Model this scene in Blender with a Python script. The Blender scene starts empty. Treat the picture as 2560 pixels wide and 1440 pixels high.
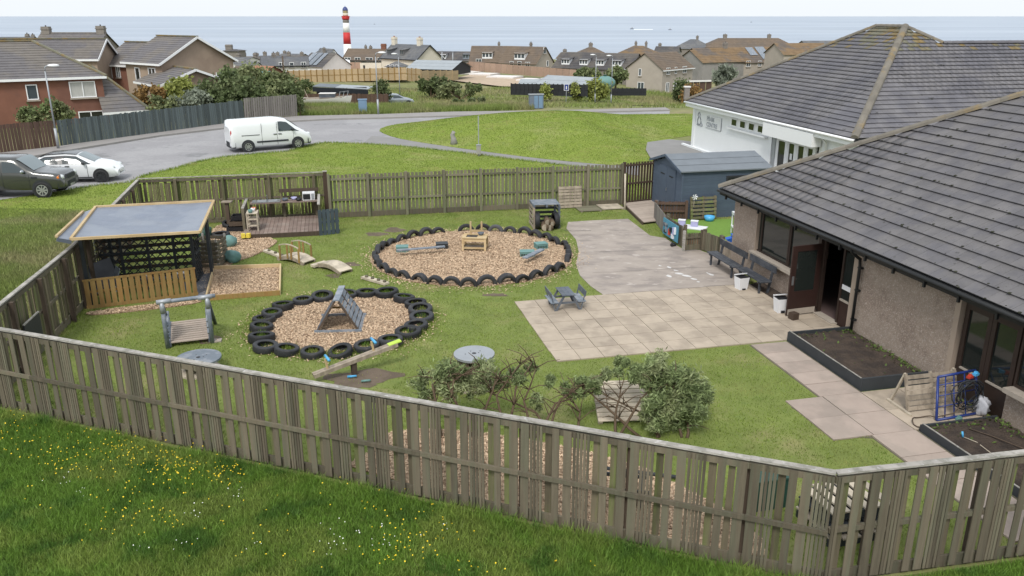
import bpy, math, random
import numpy as np
from mathutils import Vector, Matrix

random.seed(7)
rng = np.random.default_rng(7)
R = math.radians
SC = bpy.context.scene
COL = SC.collection

# ------------------------------------------------------------------ camera, sky, sun, exposure
F, CAM_H = 2050.0, 8.0                      # focal length in photo pixels, camera height in metres
PITCH = math.atan(680 / F)
cam_d = bpy.data.cameras.new('camera'); cam = bpy.data.objects.new('camera', cam_d); COL.objects.link(cam)
cam_d.sensor_width = 36.0; cam_d.lens = 36.0 * F / 2560.0
cam_d.clip_start = 0.1; cam_d.clip_end = 200000.0
cam.location = (0, 0, CAM_H); cam.rotation_euler = (math.pi / 2 - PITCH, 0, 0)
SC.camera = cam

SUN_EL, SUN_AZ = R(50), R(195)              # a bright patch of cloud behind the viewer
w = bpy.data.worlds.new('World'); SC.world = w; w.use_nodes = True
nt = w.node_tree; nt.nodes.clear()
sky = nt.nodes.new('ShaderNodeTexSky'); sky.sky_type = 'NISHITA'; sky.sun_disc = False
sky.sun_elevation = SUN_EL; sky.sun_rotation = SUN_AZ; sky.dust_density = 4.0; sky.air_density = 1.0; sky.ozone_density = 1.0
hs = nt.nodes.new('ShaderNodeMixRGB'); hs.blend_type = 'MIX'; hs.inputs[0].default_value = 0.78
hs.inputs[2].default_value = (7.5, 7.9, 8.25, 1)   # even cloud cover
bg = nt.nodes.new('ShaderNodeBackground'); bg.inputs[1].default_value = 0.1
wo = nt.nodes.new('ShaderNodeOutputWorld')
nt.links.new(sky.outputs[0], hs.inputs[1]); nt.links.new(hs.outputs[0], bg.inputs[0]); nt.links.new(bg.outputs[0], wo.inputs[0])
sd = bpy.data.lights.new('sun', 'SUN'); sd.energy = 1.5; sd.angle = R(14); sd.color = (1, .97, .92)
so = bpy.data.objects.new('sun', sd); COL.objects.link(so)
dirv = Vector((math.sin(SUN_AZ) * math.cos(SUN_EL), math.cos(SUN_AZ) * math.cos(SUN_EL), math.sin(SUN_EL)))
so.rotation_euler = dirv.to_track_quat('Z', 'Y').to_euler(); so.location = dirv * 100
SC.view_settings.view_transform = 'Standard'; SC.view_settings.look = 'None'
SC.view_settings.exposure = 0.62; SC.view_settings.gamma = 1.0
SC.render.engine = 'CYCLES'
SC.cycles.max_bounces = 6; SC.cycles.diffuse_bounces = 3; SC.cycles.glossy_bounces = 3
SC.cycles.transparent_max_bounces = 8

# ------------------------------------------------------------------ survey helpers
CP, SP = math.cos(PITCH), math.sin(PITCH)
def _ray(px, py):
    a = (px - 1280) / F; b = -(py - 720) / F
    return Vector((a, CP + b * SP, -SP + b * CP))
def G(px, py, z=0.0):                      # surveyed point at height z
    d = _ray(px, py); t = (z - CAM_H) / d.z
    return Vector((d.x * t, d.y * t, z))
def AT(px, py, Y):                         # surveyed point at distance Y
    d = _ray(px, py); t = Y / d.y
    return Vector((d.x * t, Y, CAM_H + d.z * t))
def XY(v, z=0.0): return Vector((v[0], v[1], z))
def lerp(a, b, t): return a + (b - a) * t

# ------------------------------------------------------------------ materials
MAT = {}
def mat(name, col, rough=.8, var=.15, scale=3., bump=0., bscale=40., col2=None, c2=(.45, .6), c2scale=1.2, metal=0., spec=.35,
        isl=0., obj=0., stretch=(1, 1, 1), detail=6., col3=None, c3=(.55, .7), c3scale=6., bdist=.02, coat=0., trans=0.):
    m = bpy.data.materials.new(name); m.use_nodes = True; MAT[name] = m
    t = m.node_tree; N = t.nodes; L = t.links; p = N['Principled BSDF']
    p.inputs['Roughness'].default_value = rough; p.inputs['Metallic'].default_value = metal
    p.inputs['Specular IOR Level'].default_value = spec; p.inputs['Coat Weight'].default_value = coat
    geo = N.new('ShaderNodeNewGeometry')
    mp = N.new('ShaderNodeMapping'); mp.inputs['Scale'].default_value = stretch
    L.new(geo.outputs['Position'], mp.inputs['Vector'])
    def noise(s, d=detail):
        n = N.new('ShaderNodeTexNoise'); n.inputs['Scale'].default_value = s; n.inputs['Detail'].default_value = d
        n.inputs['Roughness'].default_value = .6
        L.new(mp.outputs[0], n.inputs['Vector']); return n.outputs['Fac']
    def math_(op, a, b):
        n = N.new('ShaderNodeMath'); n.operation = op
        for i, x in enumerate((a, b)):
            if isinstance(x, (int, float)): n.inputs[i].default_value = x
            else: L.new(x, n.inputs[i])
        return n.outputs[0]
    def mixc(fac, a, b):
        n = N.new('ShaderNodeMixRGB'); L.new(fac, n.inputs[0])
        for i, x in ((1, a), (2, b)):
            if isinstance(x, tuple): n.inputs[i].default_value = (*x[:3], 1)
            else: L.new(x, n.inputs[i])
        return n.outputs[0]
    def ramp(src, lo, hi):
        n = N.new('ShaderNodeMapRange'); n.inputs[1].default_value = lo; n.inputs[2].default_value = hi
        n.interpolation_type = 'SMOOTHSTEP'; L.new(src, n.inputs[0]); return n.outputs[0]
    c = tuple(col)
    if col2 is not None: c = mixc(ramp(noise(c2scale), *c2), c, tuple(col2))
    if col3 is not None: c = mixc(ramp(noise(c3scale), *c3), c, tuple(col3))
    val = math_('ADD', math_('MULTIPLY', math_('SUBTRACT', noise(scale), .5), var * 3.0), 1.0)
    if isl: val = math_('ADD', val, math_('MULTIPLY', math_('SUBTRACT', geo.outputs['Random Per Island'], .5), isl * 2))
    if obj:
        oi = N.new('ShaderNodeObjectInfo')
        val = math_('ADD', val, math_('MULTIPLY', math_('SUBTRACT', oi.outputs['Random'], .5), obj * 2))
    h = N.new('ShaderNodeHueSaturation'); L.new(val, h.inputs['Value'])
    if isinstance(c, tuple): h.inputs['Color'].default_value = (*c[:3], 1)
    else: L.new(c, h.inputs['Color'])
    L.new(h.outputs[0], p.inputs['Base Color'])
    if bump:
        b = N.new('ShaderNodeBump'); b.inputs['Strength'].default_value = bump; b.inputs['Distance'].default_value = bdist
        L.new(noise(bscale, 4.), b.inputs['Height']); L.new(b.outputs[0], p.inputs['Normal'])
    if trans:
        tr = N.new('ShaderNodeBsdfTranslucent'); L.new(h.outputs[0], tr.inputs[0])
        mx = N.new('ShaderNodeMixShader'); mx.inputs[0].default_value = trans
        L.new(p.outputs[0], mx.inputs[1]); L.new(tr.outputs[0], mx.inputs[2]); L.new(mx.outputs[0], N['Material Output'].inputs[0])
    return m

# ------------------------------------------------------------------ mesh helpers
ORG = {}
def _org(p):
    while p is not None:
        if p.name in ORG: return ORG[p.name]
        p = p.parent
    return Vector((0, 0, 0))
def tag(o, label=None, cat=None, group=None, kind=None):
    if label: o['label'] = label
    if cat: o['category'] = cat
    if group: o['group'] = group
    if kind: o['kind'] = kind
    return o
def thing(name, label, cat, loc=(0, 0, 0), rotz=0.0, group=None, world=True):
    """Empty at the thing's base; with world=True its parts are given in world coordinates."""
    o = bpy.data.objects.new(name, None); COL.objects.link(o)
    o.location = loc; o.rotation_euler = (0, 0, rotz); o.empty_display_size = .1
    ORG[o.name] = Vector(loc) if world else Vector((0, 0, 0))
    return tag(o, label, cat, group)
def link(name, me, parent=None, loc=None):
    o = bpy.data.objects.new(name, me); COL.objects.link(o)
    if parent is not None: o.parent = parent
    if loc is not None: o.location = loc
    return o
class MB:
    def __init__(s): s.v = []; s.f = []
    def add(s, vs, fs):
        n = len(s.v); s.v += [Vector(x) for x in vs]; s.f += [[n + i for i in f] for f in fs]; return s
    def box(s, c, d, rz=0.0, rm=None):
        c = Vector(c); m = rm or Matrix.Rotation(rz, 3, 'Z')
        vs = [c + m @ Vector((x * d[0] / 2, y * d[1] / 2, z * d[2] / 2)) for z in (-1, 1) for x, y in ((-1, -1), (1, -1), (1, 1), (-1, 1))]
        return s.add(vs, [(3, 2, 1, 0), (4, 5, 6, 7), (0, 1, 5, 4), (1, 2, 6, 5), (2, 3, 7, 6), (3, 0, 4, 7)])
    def bar(s, a, b, w, h):
        a = Vector(a); b = Vector(b); m = basis(b - a)
        return s.box((a + b) / 2, ((b - a).length, w, h), rm=m)
    def cyl(s, a, b, r0, r1=None, n=10, cap=True):
        return s.tube([a, b], [r0, r0 if r1 is None else r1], n, cap)
    def tube(s, pts, r, n=8, cap=True):
        pts = [Vector(p) for p in pts]
        rs = r if isinstance(r, (list, tuple)) else [r] * len(pts)
        st = len(s.v)
        for i, p in enumerate(pts):
            d = (pts[min(i + 1, len(pts) - 1)] - pts[max(i - 1, 0)]); m = basis(d)
            for k in range(n):
                a = 2 * math.pi * k / n
                s.v.append(p + m @ Vector((0, math.cos(a) * rs[i], math.sin(a) * rs[i])))
        for i in range(len(pts) - 1):
            for k in range(n):
                s.f.append([st + i * n + k, st + i * n + (k + 1) % n, st + (i + 1) * n + (k + 1) % n, st + (i + 1) * n + k])
        if cap:
            s.f.append([st + k for k in range(n)][::-1]); s.f.append([st + (len(pts) - 1) * n + k for k in range(n)])
        return s
    def poly(s, pts): return s.add(pts, [list(range(len(pts)))])
    def prism(s, pts, vec):
        pts = [Vector(p) for p in pts]; vec = Vector(vec); n = len(pts)
        return s.add(pts + [p + vec for p in pts], [list(range(n))[::-1], list(range(n, 2 * n))] + [[i, (i + 1) % n, n + (i + 1) % n, n + i] for i in range(n)])
    def lathe(s, prof, c=(0, 0, 0), n=20, rm=None, closed=False):
        c = Vector(c); m = rm or Matrix.Identity(3); st = len(s.v); k = len(prof)
        for i in range(n):
            a = 2 * math.pi * i / n
            for r, z in prof: s.v.append(c + m @ Vector((r * math.cos(a), r * math.sin(a), z)))
        for i in range(n):
            for j in range(k if closed else k - 1):
                j2 = (j + 1) % k; i2 = (i + 1) % n
                s.f.append([st + i * k + j, st + i2 * k + j, st + i2 * k + j2, st + i * k + j2])
        return s
    def ball(s, c, r, n=10, m=6):
        r = (r, r, r) if isinstance(r, (int, float)) else r
        st = len(s.v); c = Vector(c)
        for j in range(m + 1):
            t = math.pi * j / m
            for i in range(n):
                a = 2 * math.pi * i / n
                s.v.append(c + Vector((r[0] * math.sin(t) * math.cos(a), r[1] * math.sin(t) * math.sin(a), r[2] * math.cos(t))))
        for j in range(m):
            for i in range(n):
                s.f.append([st + j * n + i, st + (j + 1) * n + i, st + (j + 1) * n + (i + 1) % n, st + j * n + (i + 1) % n])
        return s
    def mesh(s, name, m, org=Vector((0, 0, 0)), smooth=False):
        me = bpy.data.meshes.new(name); me.from_pydata([v - org for v in s.v], [], s.f)
        me.materials.append(MAT[m] if isinstance(m, str) else m)
        if smooth: me.polygons.foreach_set('use_smooth', [True] * len(me.polygons))
        me.update(); return me
    def build(s, name, m, parent=None, smooth=False, loc=None):
        org = _org(parent) if parent is not None else (Vector(loc) if loc is not None else Vector((0, 0, 0)))
        o = link(name, s.mesh(name, m, org, smooth), parent)
        if parent is None and loc is not None: o.location = loc; ORG[o.name] = Vector(loc)
        return o
def basis(d):
    x = Vector(d).normalized(); up = Vector((0, 0, 1)) if abs(x.z) < .97 else Vector((0, 1, 0))
    y = up.cross(x).normalized(); z = x.cross(y)
    return Matrix((x, y, z)).transposed()
_UC = {}
def unit(m):
    if m not in _UC: _UC[m] = MB().box((0, 0, 0), (1, 1, 1)).mesh('board', m)
    return _UC[m]
def bx(name, m, parent, c, d, rz=0.0, rm=None):
    """one box-shaped piece that shares its mesh with its likes"""
    o = bpy.data.objects.new(name, unit(m)); COL.objects.link(o); o.parent = parent
    q = rm or Matrix.Rotation(rz, 3, 'Z')
    o.matrix_basis = Matrix.Translation(Vector(c) - _org(parent)) @ q.to_4x4() @ Matrix.Diagonal((*d, 1))
    return o
def bb(name, m, parent, a, b, w_, h):
    a = Vector(a); b = Vector(b)
    return bx(name, m, parent, (a + b) / 2, ((b - a).length, w_, h), rm=basis(b - a))
def copy_tree(o, parent=None):
    c = o.copy(); COL.objects.link(c)
    if parent is not None: c.parent = parent
    if o.name in ORG: ORG[c.name] = ORG[o.name]
    for ch in list(o.children): copy_tree(ch, c)
    return c
def np_mesh(name, V, Fc, m):
    me = bpy.data.meshes.new(name); n, k = len(Fc), Fc.shape[1]
    me.vertices.add(len(V)); me.vertices.foreach_set('co', np.ascontiguousarray(V, dtype=np.float32).ravel())
    me.loops.add(n * k); me.loops.foreach_set('vertex_index', np.ascontiguousarray(Fc, dtype=np.int32).ravel())
    me.polygons.add(n); me.polygons.foreach_set('loop_start', np.arange(0, n * k, k, dtype=np.int32))
    me.update(calc_edges=True); me.materials.append(MAT[m]); return me
def inpoly(P, poly):
    x, y = P[:, 0], P[:, 1]; ins = np.zeros(len(P), bool); n = len(poly); j = n - 1
    for i in range(n):
        xi, yi = poly[i][0], poly[i][1]; xj, yj = poly[j][0], poly[j][1]
        c = ((yi > y) != (yj > y)) & (x < (xj - xi) * (y - yi) / (yj - yi + 1e-12) + xi)
        ins ^= c; j = i
    return ins
def dist_seg(P, a, b):
    a = np.array(a[:2]); b = np.array(b[:2]); d = b - a
    t = np.clip(((P - a) @ d) / (d @ d), 0, 1); return np.linalg.norm(P - (a + t[:, None] * d), axis=1)
def sheet(name, pts, m, z=0.0, thick=0.0, kind='structure', parent=None):
    pts = [Vector((p[0], p[1], z)) for p in pts]
    ar = sum(pts[i].x * pts[(i + 1) % len(pts)].y - pts[(i + 1) % len(pts)].x * pts[i].y for i in range(len(pts)))
    if ar < 0: pts.reverse()
    mb = MB(); n = len(pts)
    if thick: mb.prism([p - Vector((0, 0, thick)) for p in pts], (0, 0, thick))
    else: mb.poly(pts)
    o = mb.build(name, m, parent)
    if parent is None: o['kind'] = kind
    return o
def smooth_poly(pts, it=2):
    pts = [Vector((p[0], p[1], 0)) for p in pts]
    for _ in range(it):
        q = []
        for i in range(len(pts)):
            a, b = pts[i], pts[(i + 1) % len(pts)]; q += [a * .75 + b * .25, a * .25 + b * .75]
        pts = q
    return pts
# ------------------------------------------------------------------ material library
mat('field_soil', (.17, .18, .065), .95, .25, .6, col2=(.23, .21, .105), c2scale=.12, col3=(.13, .165, .045), c3scale=.5, bump=.5, bscale=5, bdist=.1)
mat('meadow_soil', (.11, .14, .035), .95, .3, 4, bump=.6, bscale=30, bdist=.03)
mat('lawn', (.165, .205, .05), .95, .25, 1.4, col2=(.25, .235, .10), c2=(.5, .72), c2scale=.5, col3=(.15, .20, .05), c3scale=3.2, bump=.7, bscale=45, bdist=.03)
mat('mown_lawn', (.185, .24, .036), .95, .16, .7, col2=(.25, .27, .085), c2=(.5, .7), c2scale=.25, col3=(.165, .22, .048), c3scale=1.6, bump=.6, bscale=22, bdist=.04)
mat('blade_meadow', (.165, .285, .045), .6, .25, .9, isl=.42, col2=(.24, .32, .07), c2scale=.6, col3=(.10, .20, .035), c3scale=1.3, c3=(.5, .65), trans=.4)
mat('blade_lawn', (.215, .29, .05), .7, .22, .8, isl=.42, col2=(.35, .335, .13), c2=(.5, .66), c2scale=.55, col3=(.16, .235, .036), c3=(.52, .62), c3scale=.9, trans=.35)
mat('blade_wild', (.215, .27, .075), .7, .2, .3, isl=.4, col2=(.30, .285, .14), c2scale=.12, col3=(.15, .21, .05), c3scale=.25, trans=.3)
mat('buttercup', (.8, .56, .02), .5, .05, 3, isl=.2)
mat('daisy', (.75, .75, .7), .6, .05, 3)
mat('soil', (.075, .055, .042), .95, .35, 6, bump=1, bscale=25, bdist=.05, col2=(.045, .034, .028), c2scale=3)
mat('dirt_patch', (.15, .115, .085), .95, .2, 4, bump=.5, bscale=40, col2=(.11, .085, .06), c2scale=2)
mat('chip_bed', (.42, .29, .19), .95, .4, 25, bump=1, bscale=60, bdist=.03, col2=(.2, .12, .075), c2scale=18)
mat('chips', (.56, .42, .285), .9, .15, 3, isl=.3, col2=(.47, .32, .21), c2=(.5, .62), c2scale=20)
mat('asphalt', (.27, .265, .272), .93, .16, 6, bump=.4, bscale=60, col2=(.31, .305, .31), c2scale=.25, col3=(.20, .20, .205), c3=(.6, .68), c3scale=.35)
mat('footpath', (.23, .225, .22), .93, .12, 1, bump=.3, bscale=60)
mat('kerb', (.26, .25, .235), .9, .15, 3)
mat('pavement', (.27, .255, .245), .93, .12, 1.2, bump=.2, bscale=50)
mat('concrete', (.335, .29, .252), .75, .2, 1.6, bump=.25, bscale=18, col2=(.26, .225, .2), c2=(.48, .62), c2scale=.9, col3=(.42, .37, .33), c3=(.58, .68), c3scale=2.2, stretch=(.9, 1.4, 1))
mat('chalk', (.58, .565, .555), .9, .3, 12)
mat('slab', (.40, .335, .262), .8, .14, 2.5, obj=.09, bump=.2, bscale=60, col2=(.33, .275, .215), c2scale=1.3)
mat('slab_pink', (.37, .30, .255), .8, .12, 2.5, obj=.1, bump=.2, bscale=60, col2=(.32, .265, .225), c2scale=1.1)
mat('joint', (.12, .11, .075), .95, .3, 8)
mat('turf', (.15, .26, .045), .9, .12, 6, bump=.5, bscale=120)
mat('sand', (.42, .33, .24), .95, .2, 1.2)
mat('white_slab', (.66, .63, .6), .9, .1, 2)
mat('weathered', (.135, .114, .08), .9, .34, 2, obj=.28, stretch=(9, 9, .6), bump=.35, bscale=20, col2=(.115, .108, .074), c2=(.45, .6), c2scale=1.0)
mat('weathered_in', (.14, .118, .078), .9, .32, 2, obj=.28, stretch=(9, 9, .6), bump=.35, bscale=20, col2=(.13, .15, .055), c2=(.45, .65), c2scale=.7)
mat('weathered_dark', (.085, .062, .045), .9, .25, 2, obj=.2, stretch=(9, 9, .6), bump=.3, bscale=20)
mat('weathered_pale', (.34, .32, .29), .9, .22, 3, obj=.1, col2=(.24, .23, .2), c2scale=4, stretch=(1.2, 1.2, 5), bump=.3, bscale=30, col3=(.45, .44, .42), c3scale=9)
mat('green_fence', (.165, .15, .105), .9, .2, 2, obj=.22, stretch=(8, 8, .6), bump=.3, bscale=20, col2=(.14, .15, .09), c2=(.45, .65), c2scale=.6)
mat('brown_fence', (.095, .06, .045), .9, .2, 3, obj=.2, stretch=(8, 8, .5))
mat('blue_fence', (.085, .105, .105), .9, .22, 3, obj=.3, stretch=(8, 8, .4))
mat('grey_fence', (.19, .175, .16), .9, .2, 3, obj=.2, stretch=(8, 8, .4))
mat('tan_fence', (.40, .30, .18), .9, .15, 3, obj=.12)
mat('pink_fence', (.34, .235, .175), .9, .12, 3, obj=.1)
mat('new_wood', (.52, .40, .23), .8, .15, 4, obj=.12, stretch=(1, 1, 1), col2=(.44, .32, .17), c2scale=2)
mat('gold_wood', (.265, .175, .062), .8, .2, 3, obj=.18, stretch=(7, 7, .7), col2=(.26, .15, .05), c2scale=2)
mat('pallet_wood', (.32, .27, .21), .85, .2, 3, obj=.18, stretch=(3, 3, 1), col2=(.24, .20, .155), c2scale=2)
mat('pale_wood', (.48, .42, .33), .85, .15, 4, obj=.15, col2=(.38, .33, .26), c2scale=3)
mat('old_deck', (.21, .155, .13), .85, .2, 3, obj=.14, col2=(.25, .20, .17), c2scale=2)
mat('deck_pale', (.36, .30, .25), .85, .15, 3, obj=.12)
mat('slate_paint', (.085, .10, .125), .6, .15, 4, obj=.12, col2=(.12, .135, .155), c2scale=3)
mat('slate_pale', (.17, .20, .235), .6, .15, 4, obj=.12, col2=(.24, .26, .29), c2scale=4)
mat('bench_paint', (.045, .05, .06), .55, .2, 4, obj=.15, col2=(.07, .075, .085), c2scale=5)
mat('moss', (.03, .032, .02), .95, .3, 5, isl=.4)
mat('crack', (.16, .145, .13), .95, .2, 5)
mat('dark_paint', (.035, .04, .045), .6, .2, 4, obj=.2)
mat('blue_pallet', (.055, .075, .09), .6, .2, 4, obj=.15)
mat('post_brown', (.06, .04, .028), .85, .2, 3)
mat('rubber', (.022, .023, .026), .6, .3, 6, bump=.5, bscale=60, obj=.45, spec=.4, col2=(.055, .05, .045), c2=(.55, .75), c2scale=3)
mat('rubber_grey', (.075, .078, .085), .7, .2, 6, bump=.3, bscale=60)
mat('tarp', (.165, .19, .24), .38, .1, 2, spec=.5, bump=.25, bscale=5, bdist=.06, col2=(.20, .225, .27), c2scale=.9)
mat('mat_grey', (.12, .125, .14), .9, .15, 4)
mat('teal_plastic', (.13, .25, .235), .6, .15, 5)
mat('green_plastic', (.02, .06, .045), .5, .2, 5)
mat('teal_board', (.07, .24, .33), .6, .1, 5)
mat('blue_plastic', (.02, .12, .55), .4, .1, 5, spec=.5)
mat('sky_plastic', (.08, .38, .68), .4, .1, 5, spec=.5)
mat('royal_metal', (.018, .04, .19), .4, .15, 8, spec=.5)
mat('red_plastic', (.45, .05, .03), .5, .15, 5)
mat('orange_plastic', (.45, .13, .05), .6, .15, 8)
mat('lime_plastic', (.45, .62, .08), .6, .1, 5)
mat('yellow_plastic', (.72, .58, .08), .6, .1, 5)
mat('lilac_plastic', (.38, .38, .58), .5, .1, 5)
mat('white_plastic', (.72, .73, .75), .4, .05, 5, spec=.5)
mat('lilac_grey', (.42, .43, .47), .6, .2, 9)
mat('black_plastic', (.02, .02, .023), .4, .15, 5)
mat('steel', (.42, .44, .46), .35, .1, 5, metal=.8)
mat('galv', (.34, .36, .38), .5, .1, 3, metal=.4)
mat('blue_cabinet', (.16, .25, .36), .6, .1, 2)
mat('grey_cabinet', (.14, .17, .21), .6, .1, 2)
mat('white_paint', (.76, .78, .79), .7, .03, 1.5, bump=.08, bscale=60)
mat('white_trim', (.78, .79, .80), .5, .03, 2)
mat('sign_text', (.33, .35, .38), .7, .02, 2)
mat('harl', (.33, .265, .215), .95, .22, 9, bump=1, bscale=55, bdist=.03, col2=(.27, .21, .17), c2scale=1.0, col3=(.44, .375, .325), c3=(.52, .62), c3scale=30)
mat('harl_smooth', (.33, .265, .21), .9, .1, 2, bump=.2, bscale=60)
mat('sill_stone', (.36, .315, .265), .9, .15, 6, bump=.3, bscale=50)
mat('brown_frame', (.035, .022, .017), .55, .2, 5)
mat('brown_door', (.032, .016, .013), .5, .2, 5)
mat('fascia_black', (.013, .014, .015), .5, .2, 5)
mat('glass_dark', (.018, .022, .02), .06, .1, 2, spec=.6)
mat('glass_far', (.06, .075, .085), .15, .1, 2, spec=.5)
mat('curtain', (.42, .42, .40), .8, .2, 6, stretch=(4, 4, .3))
mat('floor_inside', (.13, .09, .085), .8, .1, 3)
mat('wall_inside', (.05, .045, .042), .9, .1, 3)  # indoor shade put into the colour, so the openings read dark
mat('tile_near', (.137, .13, .131), .72, .2, 2.2, obj=.06, isl=.06, bump=.3, bscale=50, col2=(.112, .108, .116), c2=(.42, .6), c2scale=1.2, col3=(.055, .055, .052), c3=(.66, .72), c3scale=5)
mat('tile_far', (.15, .145, .152), .75, .22, 1.4, obj=.07, isl=.07, bump=.2, bscale=40, col2=(.118, .116, .13), c2=(.45, .6), c2scale=.5, col3=(.045, .045, .042), c3=(.64, .70), c3scale=2.6)
mat('tile_moss', (.16, .155, .115), .9, .25, 2, obj=.1, col2=(.20, .145, .065), c2scale=1.2, col3=(.08, .085, .05), c3scale=4)
mat('ridge_tile', (.165, .15, .125), .9, .25, 3, obj=.12, col2=(.21, .16, .09), c2=(.5, .65), c2scale=1.1)
mat('roof_grey', (.135, .128, .132), .85, .2, 2, col2=(.16, .145, .13), c2scale=.4)
mat('roof_slate', (.115, .12, .13), .8, .2, 2, col2=(.15, .15, .15), c2scale=.3)
mat('roof_brown', (.15, .115, .085), .9, .22, 1.2, col2=(.13, .105, .085), c2scale=.25)
mat('roof_lichen', (.185, .125, .07), .9, .25, 1, col2=(.125, .105, .09), c2scale=.3)
mat('roof_dark', (.075, .072, .075), .85, .2, 1.5, col2=(.11, .10, .09), c2scale=.3)
mat('roof_red', (.30, .15, .09), .9, .15, 1.5)
mat('metal_roof', (.33, .36, .38), .55, .12, 1, metal=.2)
mat('felt', (.165, .185, .205), .9, .12, 2, bump=.2, bscale=60)
mat('brick', (.205, .095, .065), .92, .15, 1.2, bump=.2, bscale=8, col2=(.175, .085, .062), c2scale=.4)
mat('tan_harl', (.33, .255, .195), .95, .12, 1, col2=(.285, .215, .165), c2scale=.3)
mat('grey_harl', (.26, .25, .24), .95, .1, 1, col2=(.22, .215, .205), c2scale=.3)
mat('beige_harl', (.37, .33, .285), .95, .1, 1)
mat('cream_wall', (.60, .56, .47), .9, .08, 1)
mat('far_white', (.66, .65, .63), .9, .06, 1)
mat('stone_wall', (.21, .19, .17), .95, .2, 2)
mat('shed_blue', (.075, .10, .14), .65, .1, 3, obj=.06)
mat('black_timber', (.025, .027, .03), .8, .2, 3)
mat('black_sheet', (.018, .022, .028), .45, .2, 3)
mat('sea', (.285, .335, .40), .45, .16, .006, spec=.3, bump=.6, bscale=.35, bdist=.6, stretch=(.25, 1, 1), col2=(.36, .41, .475), c2=(.4, .65), c2scale=.0025)  # reflected pale sky put into the base colour, with streaks
mat('light_white', (.78, .77, .75), .6, .04, .3)
mat('light_red', (.50, .035, .035), .6, .06, .3)
mat('light_blue', (.05, .07, .20), .5, .1, .3)
mat('lantern_glass', (.40, .33, .14), .2, .1, 1, spec=.6)
mat('foam', (.82, .84, .86), .9, .05, .1)
mat('bark', (.12, .085, .055), .95, .25, 10, stretch=(3, 3, 1), bump=.6, bscale=50)
mat('twig', (.19, .15, .095), .95, .2, 10)
mat('leaf_willow', (.235, .295, .13), .6, .2, 2, isl=.5, col2=(.33, .37, .19), c2scale=1.5, trans=.35)
mat('leaf_dark', (.11, .145, .058), .7, .25, .8, isl=.45, col2=(.13, .155, .07), c2scale=.5, trans=.25)
mat('leaf_mid', (.20, .225, .105), .7, .25, .8, isl=.45, col2=(.12, .16, .06), c2scale=.4, trans=.3)
mat('leaf_lime', (.28, .31, .085), .7, .2, .8, isl=.35, trans=.3)
mat('leaf_rust', (.25, .155, .055), .8, .2, .8, isl=.4, trans=.25)
mat('leaf_grey', (.24, .27, .21), .8, .2, .8, isl=.35, trans=.3)
mat('weed', (.09, .14, .03), .7, .2, 2, isl=.4, trans=.2)
mat('car_white', (.74, .76, .78), .22, .02, 1, spec=.5, coat=.6)
mat('car_grey', (.075, .078, .075), .2, .03, 1, metal=.4, spec=.5, coat=.6)
mat('car_silver', (.36, .39, .42), .25, .03, 1, metal=.5, spec=.5, coat=.4)
mat('car_black', (.014, .015, .018), .25, .05, 1, spec=.5, coat=.4)
mat('car_trim', (.025, .028, .032), .6, .1, 3)
mat('car_glass', (.035, .05, .055), .05, .05, 2, spec=.7)
mat('screen_glass', (.16, .20, .21), .06, .05, 2, spec=.8)
mat('alloy', (.48, .49, .50), .35, .05, 3, metal=.7)
mat('lamp_clear', (.62, .65, .66), .15, .05, 3, spec=.7)
mat('lamp_amber', (.75, .22, .03), .2, .05, 3)
mat('lamp_red', (.40, .02, .02), .2, .05, 3)
mat('plate', (.68, .68, .66), .5, .05, 3)
mat('concrete_post', (.30, .29, .27), .9, .15, 3)

# ------------------------------------------------------------------ terrain
def ss(a, b, x):
    t = np.clip((x - a) / (b - a), 0, 1); return t * t * (3 - 2 * t)
def T(x, y):
    x = np.asarray(x, float); y = np.asarray(y, float)
    z = -3.0 * ss(76, 104, y)
    z = z - 2.3 * ss(8, 32, x) * ss(84, 132, y)
    z = z - np.clip(y - 190, 0, 140) * .03 - np.clip(y - 330, 0, None) * .13
    return z
def T1(x, y): return float(T(x, y))
def GT(px, py):                            # surveyed point on the terrain
    d = _ray(px, py); lo, hi = 5.0, 480.0
    for Y in np.arange(20, 460, .5):
        z = CAM_H + d.z * Y / d.y
        if z <= T1(d.x * Y / d.y, Y): return Vector((d.x * Y / d.y, Y, T1(d.x * Y / d.y, Y)))
    return AT(px, py, 460)
ys = np.concatenate([np.arange(2, 60, 4.), np.arange(60, 140, 2.), np.arange(140, 340, 8.), np.arange(340, 640, 15.)])
xs = np.concatenate([np.arange(-520, -80, 20.), np.arange(-80, 80, 4.), np.arange(80, 540, 20.)])
gx, gy = np.meshgrid(xs, ys); gz = T(gx, gy)
nx, ny = len(xs), len(ys)
idx = np.arange(nx * ny).reshape(ny, nx)
quads = np.stack([idx[:-1, :-1], idx[:-1, 1:], idx[1:, 1:], idx[1:, :-1]], -1).reshape(-1, 4)
o = link('ground', np_mesh('ground', np.stack([gx, gy, gz], -1).reshape(-1, 3), quads, 'field_soil')); o['kind'] = 'structure'
sv = [(-90000, 400, -30), (90000, 400, -30), (90000, 90000, -30), (-90000, 90000, -30)]
o = MB().poly(sv).build('sea', 'sea'); o['kind'] = 'structure'

# fence corners surveyed from the photograph (metres)
FA = Vector((-11.25, 16.05, 0)); FB = Vector((4.58, 10.18, 0)); FC = Vector((11.5, 11.5, 0))
LA = Vector((-12.35, 22.2, 0)); LB = Vector((-14.75, 32.0, 0)); KB = Vector((-7.65, 33.5, 0)); KC = Vector((4.86, 36.0, 0))
E1 = Vector((math.cos(R(13)), math.sin(R(13)), 0)); E2 = Vector((math.sin(R(13)), -math.cos(R(13)), 0))
W0 = Vector((7.55, 26.15, 0))
def NW(s, t, z=0.0): return W0 + E2 * s + E1 * t + Vector((0, 0, z))

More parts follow.
